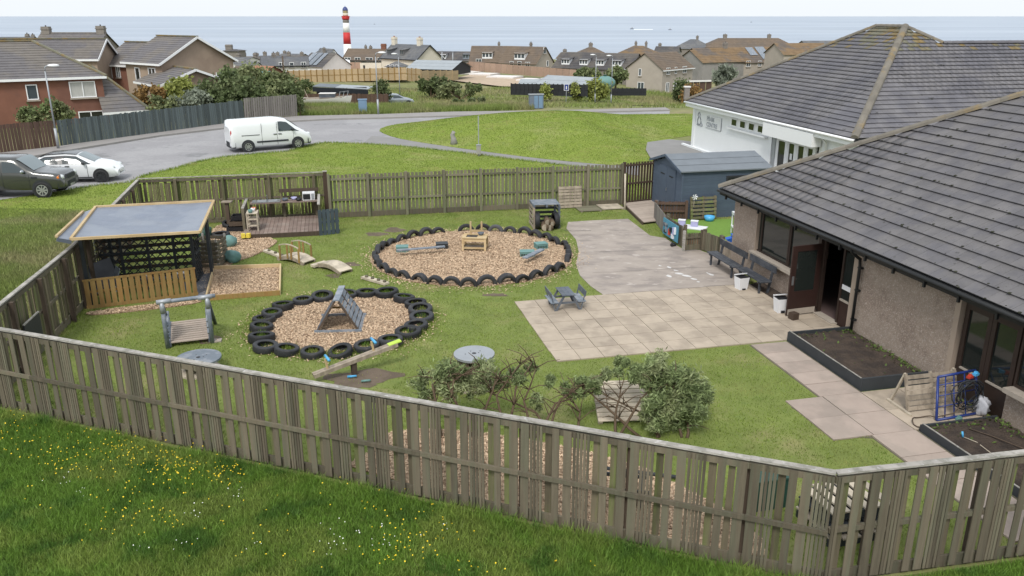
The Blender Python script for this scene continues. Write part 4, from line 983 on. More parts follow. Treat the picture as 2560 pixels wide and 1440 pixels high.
for x in (-.4, .4):
    for y in (-.27, .27): bx('leg', 'new_wood', tb, tl(x, y, .24), (.07, .07, .48), rz)
for y in (-.27, .27): bx('rail', 'new_wood', tb, tl(0, y, .13), (.74, .035, .07), rz); bx('rail', 'new_wood', tb, tl(0, y, .42), (.74, .035, .1), rz)
for x in (-.4, .4): bx('rail', 'new_wood', tb, tl(x, 0, .13), (.035, .48, .07), rz)
bx('lower_shelf', 'pallet_wood', tb, tl(0, 0, .1), (.8, .5, .02), rz)
for x in (-.2, .2): bx('upright', 'new_wood', tb, tl(x, .3, .72), (.06, .05, .5), rz)
bx('cross_bar', 'new_wood', tb, tl(0, .3, .62), (.44, .04, .08), rz)
bw = thing('mixing_bowl', 'dark bowl standing on the timber water table', 'bowl', tl(.18, .08, .52)); MB().lathe([(.001, .01), (.06, .01), (.11, .1), (.12, .1), (.07, 0), (.001, 0)], tl(.2, .1, .52), 14).build('shell', 'slate_paint', bw, True)

# ------------------------------------------------------------------ pallet den with tyres and logs
pd = thing('pallet_den', 'cube den of grey pallets behind the big tyre circle', 'den', G(1345, 580)); dc = G(1362, 572) + Vector((0, .45, 0)); dz = R(8); DM = Matrix.Rotation(dz, 3, 'Z')
def dp(x, y, z): return dc + DM @ Vector((x, y, z))
for i in range(7): bx('roof_slat', 'slate_pale', pd, dp(0, -.42 + i * .14, .98), (1.05, .09, .025), dz)
for x in (-.5, 0, .5): bx('roof_bearer', 'slate_paint', pd, dp(x, 0, .92), (.07, 1.0, .09), dz)
for sx in (-1, 1):
    for i in range(5): bx('side_slat', 'pallet_wood' if sx < 0 else 'slate_paint', pd, dp(sx * .54, 0, .1 + i * .185), (.022, 1.0, .1), dz)
    for y in (-.45, .45): bx('corner_post', 'pallet_wood' if sx < 0 else 'slate_paint', pd, dp(sx * .5, y, .45), (.07, .09, .9), dz)
for i in range(5): bx('back_slat', 'dark_paint', pd, dp(0, .48, .1 + i * .18), (1.0, .022, .1), dz)
for sx, lb in ((-1, 'tyre standing at the left mouth of the pallet den'), (1, 'tyre standing at the right mouth of the pallet den')):
    o = link('tyre', TY[0]); o.location = dp(sx * .36, -.42, .33); o.rotation_euler = (DM @ Vector((1, .12 * sx, 0))).to_track_quat('Z', 'Y').to_euler(); tag(o, lb, 'tyre')
for i, (x, z, r) in enumerate(((-.1, .15, .15), (.1, .13, .13), (.0, .36, .12), (.2, .3, .1))):
    lg = thing('log', ['fat log lying lowest left in the pallet den mouth', 'thin log lying lowest right in the pallet den mouth', 'log resting on top of the pile in the pallet den', 'small log on the right of the pallet den pile'][i], 'log', dp(x, -.62, 0), group='logs in the pallet den')
    MB().cyl(dp(x - .02, -.85, z), dp(x + .03, -.25, z), r, r * .95, 12).build('trunk', 'bark', lg, True); MB().cyl(dp(x - .02, -.853, z), dp(x - .02, -.846, z), r * .9, r * .9, 12).build('cut_end', 'pallet_wood', lg)
pallet('timber_pallet', 'grey pallet leaning on the mossy picket fence', Vector((2.55, 35.2, .02)), R(13), R(-9), 1.05, .95, 7, 'pallet_wood', 5, bw=.11)
for i, (a, lb) in enumerate((((1470, 524), 'left of two flat pale boards on the grass by the picket fence'), ((1525, 519), 'right of two flat pale boards on the grass by the picket fence'))):
    fp = thing('flat_board', lb, 'board', G(*a), group='boards lying by the picket fence'); c = G(*a)
    for k in range(5): bx('slat', 'pale_wood' if i else 'green_fence', fp, c + Matrix.Rotation(R(12), 3, 'Z') @ Vector((0, -.4 + k * .2, .05)), (1.0, .17, .025), R(12))
    for x in (-.42, .42): bx('bearer', 'pallet_wood', fp, c + Matrix.Rotation(R(12), 3, 'Z') @ Vector((x, 0, .02)), (.08, 1, .035), R(12))

# ------------------------------------------------------------------ play kitchen
kt = thing('play_kitchen', 'timber play kitchen with brown deck against the slatted fence', 'play kitchen', Vector((-9, 31.6, 0)))
k0, k1 = Vector((-10.15, 29.95, 0)), Vector((-7.35, 30.55, 0)); ku = (k1 - k0).normalized(); kn = Vector((-ku.y, ku.x, 0)); krz = math.atan2(ku.y, ku.x); KL = (k1 - k0).length
def kp(x, y, z): return k0 + ku * x + kn * y + Zv * z
for i in range(19): bx('deck_board', 'old_deck', kt, kp(KL * (i + .5) / 19, 1.35, .17), (KL / 19 - .01, 2.7, .03), krz)
bx('edge_beam', 'weathered_dark', kt, kp(KL / 2, -.02, .09), (KL, .05, .17), krz)
for i in range(3): bx('counter_board', 'old_deck', kt, kp(KL / 2 + .05, 2.25 + i * .19, .88), (KL - .2, .18, .04), krz)
bx('splash_beam', 'weathered_dark', kt, kp(KL * .72, 2.75, 1.25), (KL * .55, .06, .14), krz)
for x in (.15, KL / 2, KL - .15): bx('post', 'weathered', kt, kp(x, 2.6, .5), (.09, .09, .95), krz)
for x in (.0,):
    for i in range(6): bx('side_board', 'weathered', kt, kp(x, 1.0 + .27 * i, .55), (.03, .25, .9), krz)
    bx('top_rail', 'weathered_pale', kt, kp(x, 1.7, 1.0), (.1, 1.75, .05), krz)
bx('top_rail', 'weathered_pale', kt, kp(KL - .02, 1.7, 1.05), (.1, 1.9, .05), krz)
for i in range(7): bx('side_board', 'weathered', kt, kp(KL - .02, .9 + .27 * i, .55), (.03, .25, .95), krz)
bx('post', 'weathered', kt, kp(.0, .85, .5), (.1, .1, 1.0), krz)
bs = thing('toy_shelf', 'small pale shelf unit on the play kitchen deck', 'shelf', kp(.32, .7, .18))
for z in (.2, .45, .68): bx('shelf', 'pale_wood', bs, kp(.35, .75, .18 + z), (.42, .6, .025), krz)
for x in (.16, .54):
    for y in (.47, 1.03): bx('post', 'pale_wood', bs, kp(x, y, .53), (.05, .05, .7), krz)
for i, (x, y, m, lb) in enumerate(((.3, .6, 'teal_plastic', 'pale green toy pot on the small shelf unit'), (.38, .85, 'white_plastic', 'white toy dish on the small shelf unit'), (.4, 1.0, 'orange_plastic', 'orange toy jug on the small shelf unit'))):
    q = thing('toy_pot', lb, 'pot', kp(x, y, .87)); MB().lathe([(.001, .0), (.07, 0), (.09, .12), (.08, .12), (.06, .02), (.001, .02)], kp(x, y, .875), 12).build('shell', m, q, True)
mw = thing('toy_microwave', 'white microwave oven on the play kitchen counter', 'microwave', kp(KL - .42, 2.45, .9)); bx('body', 'white_plastic', mw, kp(KL - .42, 2.45, 1.06), (.48, .36, .3), krz); bx('door', 'black_plastic', mw, kp(KL - .5, 2.262, 1.06), (.28, .015, .22), krz); bx('panel', 'galv', mw, kp(KL - .26, 2.262, 1.06), (.1, .015, .24), krz)
sk = thing('steel_sink', 'steel double sink set on the left of the play counter', 'sink', kp(.75, 2.4, .9)); bx('rim', 'steel', sk, kp(.78, 2.42, .92), (1.1, .5, .03), krz); bx('bowl', 'galv', sk, kp(.6, 2.4, .94), (.36, .34, .02), krz); bx('bowl', 'galv', sk, kp(1.03, 2.4, .94), (.36, .34, .02), krz); MB().tube([kp(.8, 2.62, .93), kp(.8, 2.62, 1.12), kp(.8, 2.5, 1.14)], .014, 6).build('tap', 'steel', sk, True)
for i, (x, y, m, lb) in enumerate(((1.5, 2.4, 'slate_paint', 'dark pan on the counter next to the steel sink'), (1.85, 2.55, 'lilac_plastic', 'purple pot in the middle of the play counter'), (2.05, 2.3, 'black_plastic', 'black pan on the counter beside the microwave'))):
    q = thing('cooking_pan', lb, 'pan', kp(x, y, .9)); MB().lathe([(.001, 0), (.1, 0), (.13, .1), (.12, .1), (.09, .02), (.001, .02)], kp(x, y, .905), 14).build('shell', m, q, True); MB().bar(kp(x + .12, y, .99), kp(x + .28, y - .05, 1.0), .025, .015).build('handle', 'black_plastic', q)
bp = thing('blue_pallet', 'dark blue upright pallet at the right end of the play kitchen', 'pallet', kp(KL + .05, -.1, 0)); 
q0, q1 = kp(KL - .06, -.06, 0), kp(KL + .72, .12, 0); qu = (q1 - q0).normalized(); qz = math.atan2(qu.y, qu.x)
for i in range(5): bx('slat', 'blue_pallet', bp, q0.lerp(q1, (i + .5) / 5) + Zv * .5, (.13, .025, 1.0), qz)
for z in (.12, .5, .88): bx('bearer', 'blue_pallet', bp, q0.lerp(q1, .5) + Vector((0, .06, z)), (.78, .08, .09), qz)
for x_, r_, lb in ((.03, .2, 'left of two yellow blocks at the play kitchen deck corner'), (.22, -.3, 'right of two yellow blocks at the play kitchen deck corner')):
    yb = thing('yellow_block', lb, 'toy block', kp(x_, -.12, .0), group='yellow blocks at the deck corner'); bx('body', 'yellow_plastic', yb, kp(x_, -.12, .17), (.14, .14, .16), krz + r_); bx('foot', 'black_plastic', yb, kp(x_, -.12, .045), (.1, .1, .09), krz + r_)
cc = G(592, 582)
for i, lb in enumerate(('bottom dark crate of the stack left of the play kitchen', 'middle brown crate of the stack left of the play kitchen', 'top dark crate of the stack left of the play kitchen')):
    c = cc + Vector((.05 * i - .05, .3 + .1 * i, .02 + .2 * i)); m = 'black_plastic' if i != 1 else 'weathered_dark'; q = thing('stacked_crate', lb, 'crate', c, group='crates stacked by the play kitchen'); w_ = .75 - .05 * i
    bx('base', m, q, c + Zv * .02, (w_, .5, .03), R(8))
    for x, y, a, b in ((0, -.24, w_, .03), (0, .24, w_, .03), (-w_ / 2 + .015, 0, .03, .44), (w_ / 2 - .015, 0, .03, .44)): bx('side', m, q, c + Matrix.Rotation(R(8), 3, 'Z') @ Vector((x, y, .1)), (a, b, .17), R(8))
sp = thing('stump', 'short sawn log stump on the woodchips', 'stump', G(572, 606)); MB().cyl(G(572, 606), G(572, 606, .16), .16, .15, 12).build('trunk', 'bark', sp, True); MB().cyl(G(572, 606, .16), G(572, 606, .166), .145, .145, 12).build('cut_face', 'pallet_wood', sp)
bn = thing('rough_post', 'dark rough post with flat top by the slatted fence', 'post', G(586, 570)); bx('shaft', 'weathered_dark', bn, Vector((-11.3, 31.9, .5)), (.13, .13, 1.0)); bx('table', 'pallet_wood', bn, Vector((-11.3, 31.9, 1.02)), (.4, .3, .04))

# ------------------------------------------------------------------ tarpaulin shelter
sh = thing('tarpaulin_shelter', 'open timber shelter roofed with sagging grey tarpaulin', 'shelter', Vector((-11.2, 23.6, 0)))
c00, c10, c11, c01 = AT(178, 602, 21.7), AT(500, 584, 22.9), AT(535, 506, 25.9), AT(240, 521, 24.9)   # front left, front right, back right, back left
nn = 36; mb = MB()
for i in range(nn + 1):
    for j in range(nn + 1):
        u_, v_ = i / nn, j / nn; p = c00.lerp(c10, u_).lerp(c01.lerp(c11, u_), v_)
        sag = .17 * (math.sin(math.pi * u_) * math.sin(math.pi * v_)) ** .8 + .018 * math.sin(26 * v_ + 9 * u_) * u_ ** 2 * math.sin(math.pi * u_)
        p = p - Zv * (sag + .012 * math.sin(9 * u_ + 14 * v_) * math.sin(math.pi * u_) * math.sin(math.pi * v_)); mb.v.append(p + Zv * .035)
for i in range(nn):
    for j in range(nn): a = i * (nn + 1) + j; mb.f.append([a, a + nn + 1, a + nn + 2, a + 1])
mb.build('tarpaulin', 'tarp', sh, True)
for a, b in ((c00, c10), (c10, c11), (c11, c01), (c01, c00)): bb('frame_batten', 'new_wood', sh, a + Zv * .05, b + Zv * .05, .075, .07)
fl0, fl1 = AT(141, 594, 21.5), AT(208, 531, 24.6)
mb = MB(); mb.add([c00 + Zv * .02, c01 + Zv * .02, fl1, fl0], [(0, 1, 2, 3)]); mb.build('side_flap', 'tarp', sh); bb('frame_batten', 'new_wood', sh, fl0 + Zv * .03, fl1 + Zv * .03, .07, .06); bb('frame_batten', 'slate_paint', sh, fl0 - Zv * .05, c00 - Zv * .04, .05, .1)
def down(p): return Vector((p.x, p.y, 0))
po = [c10 + Vector((-.35, .25, 0)), c10 + Vector((-.02, .3, 0)), c11 + Vector((-.25, -.15, 0)), c01 + Vector((.3, -.1, 0)), Vector((-12.25, 22.5, 0))]
po[0] = Vector((-9.95, 24.6, 0)); po[1] = Vector((-9.72, 25.35, 0))
tops = [2.05, 2.1, 2.15, 2.15, 2.1]
for p, tz in zip(po, tops): bx('post', 'dark_paint', sh, Vector((p.x, p.y, tz / 2)), (.09, .09, tz), R(12))
# lattice back and end walls
def lattice(A, B, z0, z1, n, m='dark_paint'):
    L = (B - A).length; u = (B - A).normalized(); hh = z1 - z0
    for i in range(-int(n * hh / L) - 1, n + 1):
        for sgn in (1, -1):
            x0 = i * L / n; x1 = x0 + hh; za, zb = (z0, z1) if sgn > 0 else (z1, z0)
            t0 = max(0, -x0 / hh); t1 = min(1, (L - x0) / hh)
            if t1 - t0 < .08: continue
            pa = A + u * (x0 + hh * t0) + Zv * lerp(za, zb, t0); pb = A + u * (x0 + hh * t1) + Zv * lerp(za, zb, t1); off = Vector((-u.y, u.x, 0)) * (.012 * sgn)
            bb('lattice_strip', m, sh, pa + off, pb + off, .012, .032)
    for z in (z0, z1, (z0 + z1) / 2): bb('lattice_rail', m, sh, A + Zv * z, B + Zv * z, .05, .06)
bl, br = Vector((-13.0, 24.55, 0)), Vector((-10.05, 25.45, 0))
lattice(bl, br, .1, 1.75, 13); lattice(br + Vector((.03, -.05, 0)), Vector((-9.9, 24.65, 0)) , .1, 1.75, 4)
for i in range(7): bb('backing_slat', 'weathered_dark', sh, bl + Vector((-.05, .16, .16 + .23 * i)), br + Vector((-.05, .16, .16 + .23 * i)), .02, .11)
for i in range(3): bx('bearer', 'dark_paint', sh, bl.lerp(br, .25 + .25 * i) + Zv * .9, (.08, .07, 1.75), R(17))
# golden slatted front panel
gp = thing('slatted_panel', 'golden brown slatted panel along the front of the shelter', 'fence', G(203, 775)); ga, gb_ = Vector((-12.2, 22.15, 0)), Vector((-9.45, 23.4, 0)); gu = (gb_ - ga).normalized(); gz = math.atan2(gu.y, gu.x); GL = (gb_ - ga).length
n = 18
for i in range(n): bx('slat', 'gold_wood', gp, ga + gu * (GL * (i + .5) / n) + Zv * .46, (GL / n * .76, .022, .78), rm=Matrix.Rotation(gz, 3, 'Z') @ Matrix.Rotation(random.uniform(-.01, .01), 3, 'Y'))
bx('bottom_rail', 'gold_wood', gp, ga + gu * GL / 2 + Zv * .06, (GL, .03, .1), gz); bx('top_rail', 'gold_wood', gp, ga + gu * GL / 2 + Zv * .86, (GL, .035, .06), gz); bx('back_rail', 'gold_wood', gp, ga + gu * GL / 2 + Vector((-.02, .05, .5)), (GL, .04, .07), gz)
eb = thing('easel', 'blue and white painted easel board inside the shelter', 'easel', Vector((-11.9, 23.6, 0))); bx('board', 'slate_pale', eb, Vector((-11.95, 23.6, .55)), (.4, .03, .55), rm=Matrix.Rotation(R(-50), 3, 'Z') @ Matrix.Rotation(R(-18), 3, 'X')); bx('leg', 'white_plastic', eb, Vector((-11.8, 23.4, .25)), (.05, .05, .5)); bx('leg', 'white_plastic', eb, Vector((-12.1, 23.75, .25)), (.05, .05, .5))
bbx = thing('black_mattress', 'dark padded mat leaning inside the shelter', 'mat', Vector((-12.4, 24, 0))); bx('pad', 'mat_grey', bbx, Vector((-12.45, 23.8, .5)), (.9, .12, .9), rm=Matrix.Rotation(R(70), 3, 'Z') @ Matrix.Rotation(R(-20), 3, 'X'))
gm = thing('floor_mat', 'flat grey mat at the shelter entrance', 'mat', G(510, 720)); mb = MB().prism([G(488, 690, .03), G(530, 683, .03), G(524, 735, .03), G(497, 752, .03)][::-1], (0, 0, .02)); mb.build('sheet', 'mat_grey', gm)
for i, (px, py, lb) in enumerate(((365, 690, 'left white pebble on the shelter ledge'), (440, 684, 'middle white pebble on the shelter ledge'), (458, 682, 'right white pebble on the shelter ledge'))):
    q = thing('pebble', lb, 'pebble', AT(px, py, 24.6), group='pebbles on the shelter ledge'); c = AT(px, py, 23.9); MB().ball(c, (.07, .06, .045), 10, 6).build('stone', 'white_slab', q, True)
lgd = thing('shelter_ledge', 'low slate ledge carrying pebbles behind the golden panel', 'ledge', Vector((-10.6, 23.9, 0)));
la_, lb_ = AT(350, 694, 23.9), AT(470, 686, 23.9); bb('board', 'slate_paint', lgd, la_ - Zv * .06, lb_ - Zv * .06, .25, .04)
for f in (.1, .9): p = la_.lerp(lb_, f); bx('leg', 'slate_paint', lgd, Vector((p.x, p.y, (p.z - .08) / 2)), (.06, .2, p.z - .08))
cbx = thing('compost_crate', 'slatted grey wooden crate beside the shelter with teal sacks', 'crate', G(520, 640)); cb = Vector((-10.15, 26.6, 0))
for i in range(6):
    for y in (-.45, .45): bx('slat', 'weathered', cbx, cb + Vector((0, y, .1 + i * .15)), (.8, .025, .1))
    for x in (-.4, .4): bx('slat', 'weathered', cbx, cb + Vector((x, 0, .1 + i * .15)), (.025, .9, .1))
for x in (-.37, .37):
    for y in (-.42, .42): bx('post', 'weathered_pale', cbx, cb + Vector((x, y, .5)), (.06, .06, 1.0))
for i, (p, lb) in enumerate(((Vector((-9.55, 26.9, 0)), 'teal sack slumped beside the grey crate, nearest the golden panel'), (Vector((-10.3, 28.9, 0)), 'teal sack behind the grey crate near the loose tyre'))):
    q = thing('teal_sack', lb, 'sack', p, group='teal sacks by the shelter'); lumpy(p + Zv * .2, (.26, .24, .24), 'teal_plastic', q, .2)
gbb = thing('green_bucket', 'dark green tub against the slatted fence', 'tub', Vector((-11.6, 30.2, 0))); MB().lathe([(.001, .02), (.2, .02), (.26, .42), (.28, .42), (.23, 0), (.001, 0)], (-11.6, 30.0, 0), 16).build('shell', 'green_plastic', gbb, True)
# raised timber frame round the rectangular chip bed
bf = thing('timber_edging', 'pale timber edging round the rectangular woodchip bed', 'edging', sand_a[0])
for i in range(4): a, b = sand_a[i], sand_a[(i + 1) % 4]; bb('edge_board', 'gold_wood' if i == 2 else 'new_wood', bf, a + Zv * .08, b + Zv * .08, .045, .15)
cbd = thing('chalkboard', 'small black chalkboard hung on the side fence', 'board', Vector((-11.7, 19, .5)))
fu = (LA - FA).normalized(); fn = Vector((fu.y, -fu.x, 0)); c = FA.lerp(LA, .36) + fn * .2; bx('panel', 'car_trim', cbd, c + Zv * .85, (.95, .03, .62), math.atan2(fu.y, fu.x)); bx('frame', 'weathered_pale', cbd, c + Zv * 1.17, (.95, .04, .03), math.atan2(fu.y, fu.x))

# ------------------------------------------------------------------ climbing A-frame
af = thing('climbing_frame', 'grey A-frame climbing ramp of slats in the small tyre ring', 'climbing frame', G(846, 833)); ac = G(846, 832); az = R(4); AM = Matrix.Rotation(az, 3, 'Z')
def ap(x, y, z): return ac + AM @ Vector((x, y, z))
AWd, AH, AL = .56, .88, 1.2
for sx in (-1, 1):
    for i in range(7):
        f = (i + .3) / 7; x = sx * AWd * (1 - f); z = AH * f + .02; ang = math.atan2(AH, AWd) * sx
        bx('slat', 'slate_pale' if sx > 0 else 'slate_paint', af, ap(x + sx * .03, AL / 2, z), (.11, AL, .025), rm=AM @ Matrix.Rotation(ang, 3, 'Y'))
    for y in (0.02, AL / 2, AL - .02): bb('rafter', 'weathered_dark', af, ap(sx * AWd, y, .02), ap(sx * .05, y, AH - .02), .07, .05)
bx('ridge_board', 'slate_pale', af, ap(0, AL / 2, AH + .03), (.17, AL + .04, .03), az)
for y in (-.03, AL + .03): bx('base_rail', 'slate_pale', af, ap(0, y, .05), (2 * AWd + .12, .04, .09), az)
bx('cross_rail', 'gold_wood', af, ap(0, .9, .4), (.62, .04, .05), az)
# ------------------------------------------------------------------ rope-less bridge frame
bg_ = thing('play_bridge', 'slate blue log bridge frame with slatted deck by the front fence', 'play bridge', Vector((-8.6, 19.9, 0)))
b0, b1 = Vector((-8.72, 19.25, 0)), Vector((-7.72, 19.62, 0)); bu = (b1 - b0).normalized(); bnn = Vector((-bu.y, bu.x, 0)); brz = math.atan2(bu.y, bu.x); BW_ = (b1 - b0).length
def bp_(x, y, z): return b0 + bu * x + bnn * y + Zv * z
for x in (0, BW_): MB().cyl(bp_(x, 0, 0), bp_(x, 0, 1.22), .055, .055, 10).build('post', 'slate_pale', bg_, True); MB().cyl(bp_(x, 0, .95), bp_(x, 0, 1.23), .062, .062, 10).build('sleeve', 'galv', bg_, True)
MB().cyl(bp_(-.12, 0, 1.24), bp_(BW_ + .2, .0, 1.27), .05, .05, 10).build('top_beam', 'slate_pale', bg_, True)
for x in (-.12, BW_ - .22): MB().cyl(bp_(x, 0, 1.245), bp_(x + .34, 0, 1.26), .062, .062, 10).build('sleeve', 'galv', bg_, True)
for x in (.0, BW_): MB().cyl(bp_(x, .05, 1.2), bp_(x + (.1 if x else -.0), 1.35, .05), .05, .05, 10).build('brace', 'slate_paint', bg_, True)
for i in range(10): bx('deck_slat', 'deck_pale', bg_, bp_(BW_ / 2, .08 + i * .128, .13 + .012 * i), (BW_ - .16, .11, .028), brz)
for x in (.06, BW_ - .06):
    bb('bearer', 'slate_paint', bg_, bp_(x, .0, .08), bp_(x, 1.35, .2), .06, .1)
    for z in (.28, .44, .6): MB().cyl(bp_(x, .02, z), bp_(x, .75, z + .12), .035, .035, 8).build('side_rail', 'slate_pale', bg_, True)
# ------------------------------------------------------------------ cable drums
def drum(label, c, R1, h, mt, md, holes=True, slats=False):
    t = thing('cable_drum', label, 'cable drum', c); c = Vector(c)
    MB().cyl(c, c + Zv * .05, R1 * .95, R1 * .95, 30).build('base_disc', 'pale_wood', t); MB().cyl(c + Zv * .05, c + Zv * (h - .05), R1 * .45, R1 * .45, 18).build('core', md, t, False)
    tp = MB().cyl(c + Zv * (h - .05), c + Zv * h, R1, R1, 34).build('top_disc', mt, t)
    if holes:
        for a, r in ((0, 0), (.8, .25), (2.2, .2), (3.4, .27), (.3, .14), (4.4, .18)): MB().cyl(c + Vector((math.cos(a) * r * 1.6 * R1, math.sin(a) * r * 1.6 * R1, h + .0005)), c + Vector((math.cos(a) * r * 1.6 * R1, math.sin(a) * r * 1.6 * R1, h + .004)), .05 if r == 0 else .014, n=10).build('bolt_hole', 'black_plastic', tp)
    if slats:
        for k in range(16): a = k * math.pi / 8; bx('stave', md, t, c + Vector((math.cos(a) * R1 * .8, math.sin(a) * R1 * .8, h / 2)), (.03, .1, h - .1), a)
drum('low cable drum table with grey disc top behind the front fence', G(500, 928), .52, .36, 'slate_pale', 'weathered')
drum('upright cable drum with shiny pale top half hidden by willow', Vector((-.85, 17.0, 0)), .46, .82, 'galv', 'weathered_dark', True, True)
pvs = thing('paving_stone', 'small grey stone slab on the grass beside the play bridge', 'slab', G(540, 852)); bx('stone', 'concrete', pvs, G(540, 852, .02), (.28, .2, .05), R(10))
# ------------------------------------------------------------------ seesaw
ssw = thing('seesaw', 'wooden plank seesaw with blue handles and lime seat end', 'seesaw', G(880, 950)); sa, sb_ = Vector((-4.55, 17.2, .18)), Vector((-2.75, 18.15, .58)); su = (sb_ - sa).normalized()
for off in (-.05, .05): bb('plank', 'pallet_wood', ssw, sa + Vector((.02, -.1, 0)) * 0 + Vector((-su.y, su.x, 0)) * off, sb_ + Vector((-su.y, su.x, 0)) * off, .085, .09)
bb('seat', 'lime_plastic', ssw, sb_ - su * .22 + Zv * .05, sb_ + su * .1 + Zv * .05, .16, .025)
for f in (.17, .72):
    p = sa.lerp(sb_, f); q = Vector((-su.y, su.x, 0)).normalized(); bb('handle_post', 'new_wood', ssw, p, p + Zv * .3 - su * .05, .05, .03); MB().cyl(p + Zv * .3 - q * .17, p + Zv * .3 + q * .17, .032, .032, 10).build('grip', 'sky_plastic', ssw, True)
pv = sa.lerp(sb_, .47); bx('pivot_post', 'weathered_dark', ssw, Vector((pv.x, pv.y, .17)), (.12, .12, .34), .5)
for i, (px, py, m, lb) in enumerate(((880, 941, 'sky_plastic', 'pale blue toy piece in the grass under the seesaw'), (915, 952, 'teal_plastic', 'pale green toy stick in the grass tuft under the seesaw'))):
    q = thing('toy_piece', lb, 'toy', G(px, py), group='toys under the seesaw'); MB().cyl(G(px, py, .05) - Vector((.1, .02, 0)), G(px, py, .07) + Vector((.1, .03, 0)), .03, .025, 8).build('body', m, q, True)
# ------------------------------------------------------------------ stepping beams and little bridges
def beam_k(label, a, b, n, m='pale_wood'):
    t = thing('stepping_beam', label, 'beam', a, group='stepping beams on the lawn'); bb('plank', m, t, a + Zv * .06, b + Zv * .06, .2, .07)
    for i in range(n): p = a.lerp(b, (i + .6) / n); MB().cyl(p + Zv * .095, p + Zv * .15, .055, .05, 10).build('knob', 'weathered', t, True)
beam_k('stepping beam with knobs at the left of the arched bridge', G(664, 630), G(712, 648), 3); beam_k('stepping beam with knobs between the two tyre rings', G(908, 697), G(968, 714), 4)
def arch(label, a, b, w_, h_, rails, m='pale_wood', n=7):
    t = thing('arched_bridge', label, 'bridge', a, group='little arched bridges'); d = (b - a).normalized(); q = Vector((-d.y, d.x, 0)); L = (b - a).length
    P_ = [a + d * (L * i / n) + Zv * (.1 + h_ * math.sin(math.pi * i / n)) for i in range(n + 1)]
    for i in range(n): bx('tread', m, t, (P_[i] + P_[i + 1]) / 2, ((P_[i + 1] - P_[i]).length * .98, w_, .035), rm=basis(P_[i + 1] - P_[i]))
    for s_ in (-1, 1):
        mb = MB()
        for i in range(n): mb.bar(P_[i] + q * s_ * (w_ / 2 - .02) - Zv * .07, P_[i + 1] + q * s_ * (w_ / 2 - .02) - Zv * .07, .04, .11)
        mb.build('side_beam', 'pallet_wood', t)
        if rails:
            for i in (1, 3, 4, 6): bx('rail_post', 'gold_wood', t, P_[i] + q * s_ * w_ * .52 + Zv * .16, (.055, .055, .48))
            mb = MB()
            for i in range(1, 6): mb.bar(P_[i] + q * s_ * w_ * .52 + Zv * (.42), P_[i + 1] + q * s_ * w_ * .52 + Zv * (.42), .03, .035)
            mb.build('hand_rail', 'pale_wood', t)
arch('arched bridge with timber hand rails on the lawn', G(708, 646), G(774, 660), .55, .14, True); arch('low arched ramp without rails on the lawn', G(803, 664), G(866, 684), .5, .14, False)
stp = thing('step_block', 'pale timber step at the foot of the low arched ramp', 'step', G(792, 660)); bb('tread', 'pale_wood', stp, G(781, 665, .1), G(815, 655, .1), .2, .08); bb('riser', 'pallet_wood', stp, G(783, 665, .03), G(813, 656, .03), .16, .06)
# ------------------------------------------------------------------ picnic table
pt = thing('picnic_table', 'small slate grey picnic table with backed seats on the patio', 'picnic table', G(1414, 775)); pc = G(1413, 772) + Vector((0, .1, 0)); pz_ = R(12); PM = Matrix.Rotation(pz_, 3, 'Z')
def pp_(x, y, z): return pc + PM @ Vector((x, y, z + .035))
for i in range(3): bx('top_slat', 'slate_paint', pt, pp_(-.13 + i * .13, 0, .46), (.125, .78, .025), pz_)
for sx in (-1, 1):
    for i in range(2): bx('seat_slat', 'slate_pale', pt, pp_(sx * (.34 + i * .12), 0, .25), (.112, .74, .022), pz_)
    bx('seat_back', 'slate_paint', pt, pp_(sx * .50, 0, .47), (.02, .74, .16), rm=PM @ Matrix.Rotation(R(8) * sx, 3, 'Y'))
    for y in (-.32, .32):
        bb('leg', 'slate_paint', pt, pp_(sx * .12, y, .44), pp_(sx * .36, y, -.02), .03, .06); bb('back_post', 'slate_paint', pt, pp_(sx * .38, y, -.02), pp_(sx * .51, y, .55), .028, .045)
for y in (-.32, .32): bx('cross_rail', 'slate_paint', pt, pp_(0, y * .93, .22), (.98, .028, .05), pz_)
# ------------------------------------------------------------------ rack, pallet easel and hoses by the double doors
ea = thing('pallet_easel', 'pallet propped as an A-frame in front of the double doors', 'pallet', NW(10.3, -1.0)); 
for i in range(7): bx('slat', 'pallet_wood', ea, NW(10.42 - .035 * i, -.95, .08 + .105 * i + .035), (1.25, .02, .085), rm=Matrix.Rotation(R(13), 3, 'Z') @ Matrix.Rotation(R(-18), 3, 'X'))
for t_ in (-1.55, -.95, -.36): bb('bearer', 'pallet_wood', ea, NW(10.42, t_, .04), NW(10.17, t_, .82), .06, .04)
for t_ in (-1.55, -.36): bb('prop', 'pale_wood', ea, NW(9.85, t_, .03), NW(10.16, t_, .82), .05, .04)
bb('foot_rail', 'pale_wood', ea, NW(9.8, -1.6, .05), NW(10.6, -1.62, .05), .06, .06)
rk = thing('metal_rack', 'blue tubular metal rack leaning on the pallet easel', 'rack', NW(10.6, -.8))
RA = [NW(10.9, -1.25, .06), NW(10.47, -1.0, .82), NW(10.42, -.05, .86), NW(10.85, -.2, .08)]
for a, b in zip(RA, RA[1:] + RA[:1]): MB().cyl(a, b, .028, .028, 8).build('tube', 'royal_metal', rk, True)
for f in (.2, .42, .7): MB().cyl(RA[1].lerp(RA[2], f), RA[0].lerp(RA[3], f), .014, .014, 6).build('wire', 'royal_metal', rk, True)
for f in (.3, .55, .8): MB().cyl(RA[0].lerp(RA[1], f), RA[3].lerp(RA[2], f), .012, .012, 6).build('wire', 'royal_metal', rk, True)
hz = thing('coiled_hose', 'tangle of dark hose coils hung on the blue rack', 'hose', NW(10.8, -.5))
pts = []
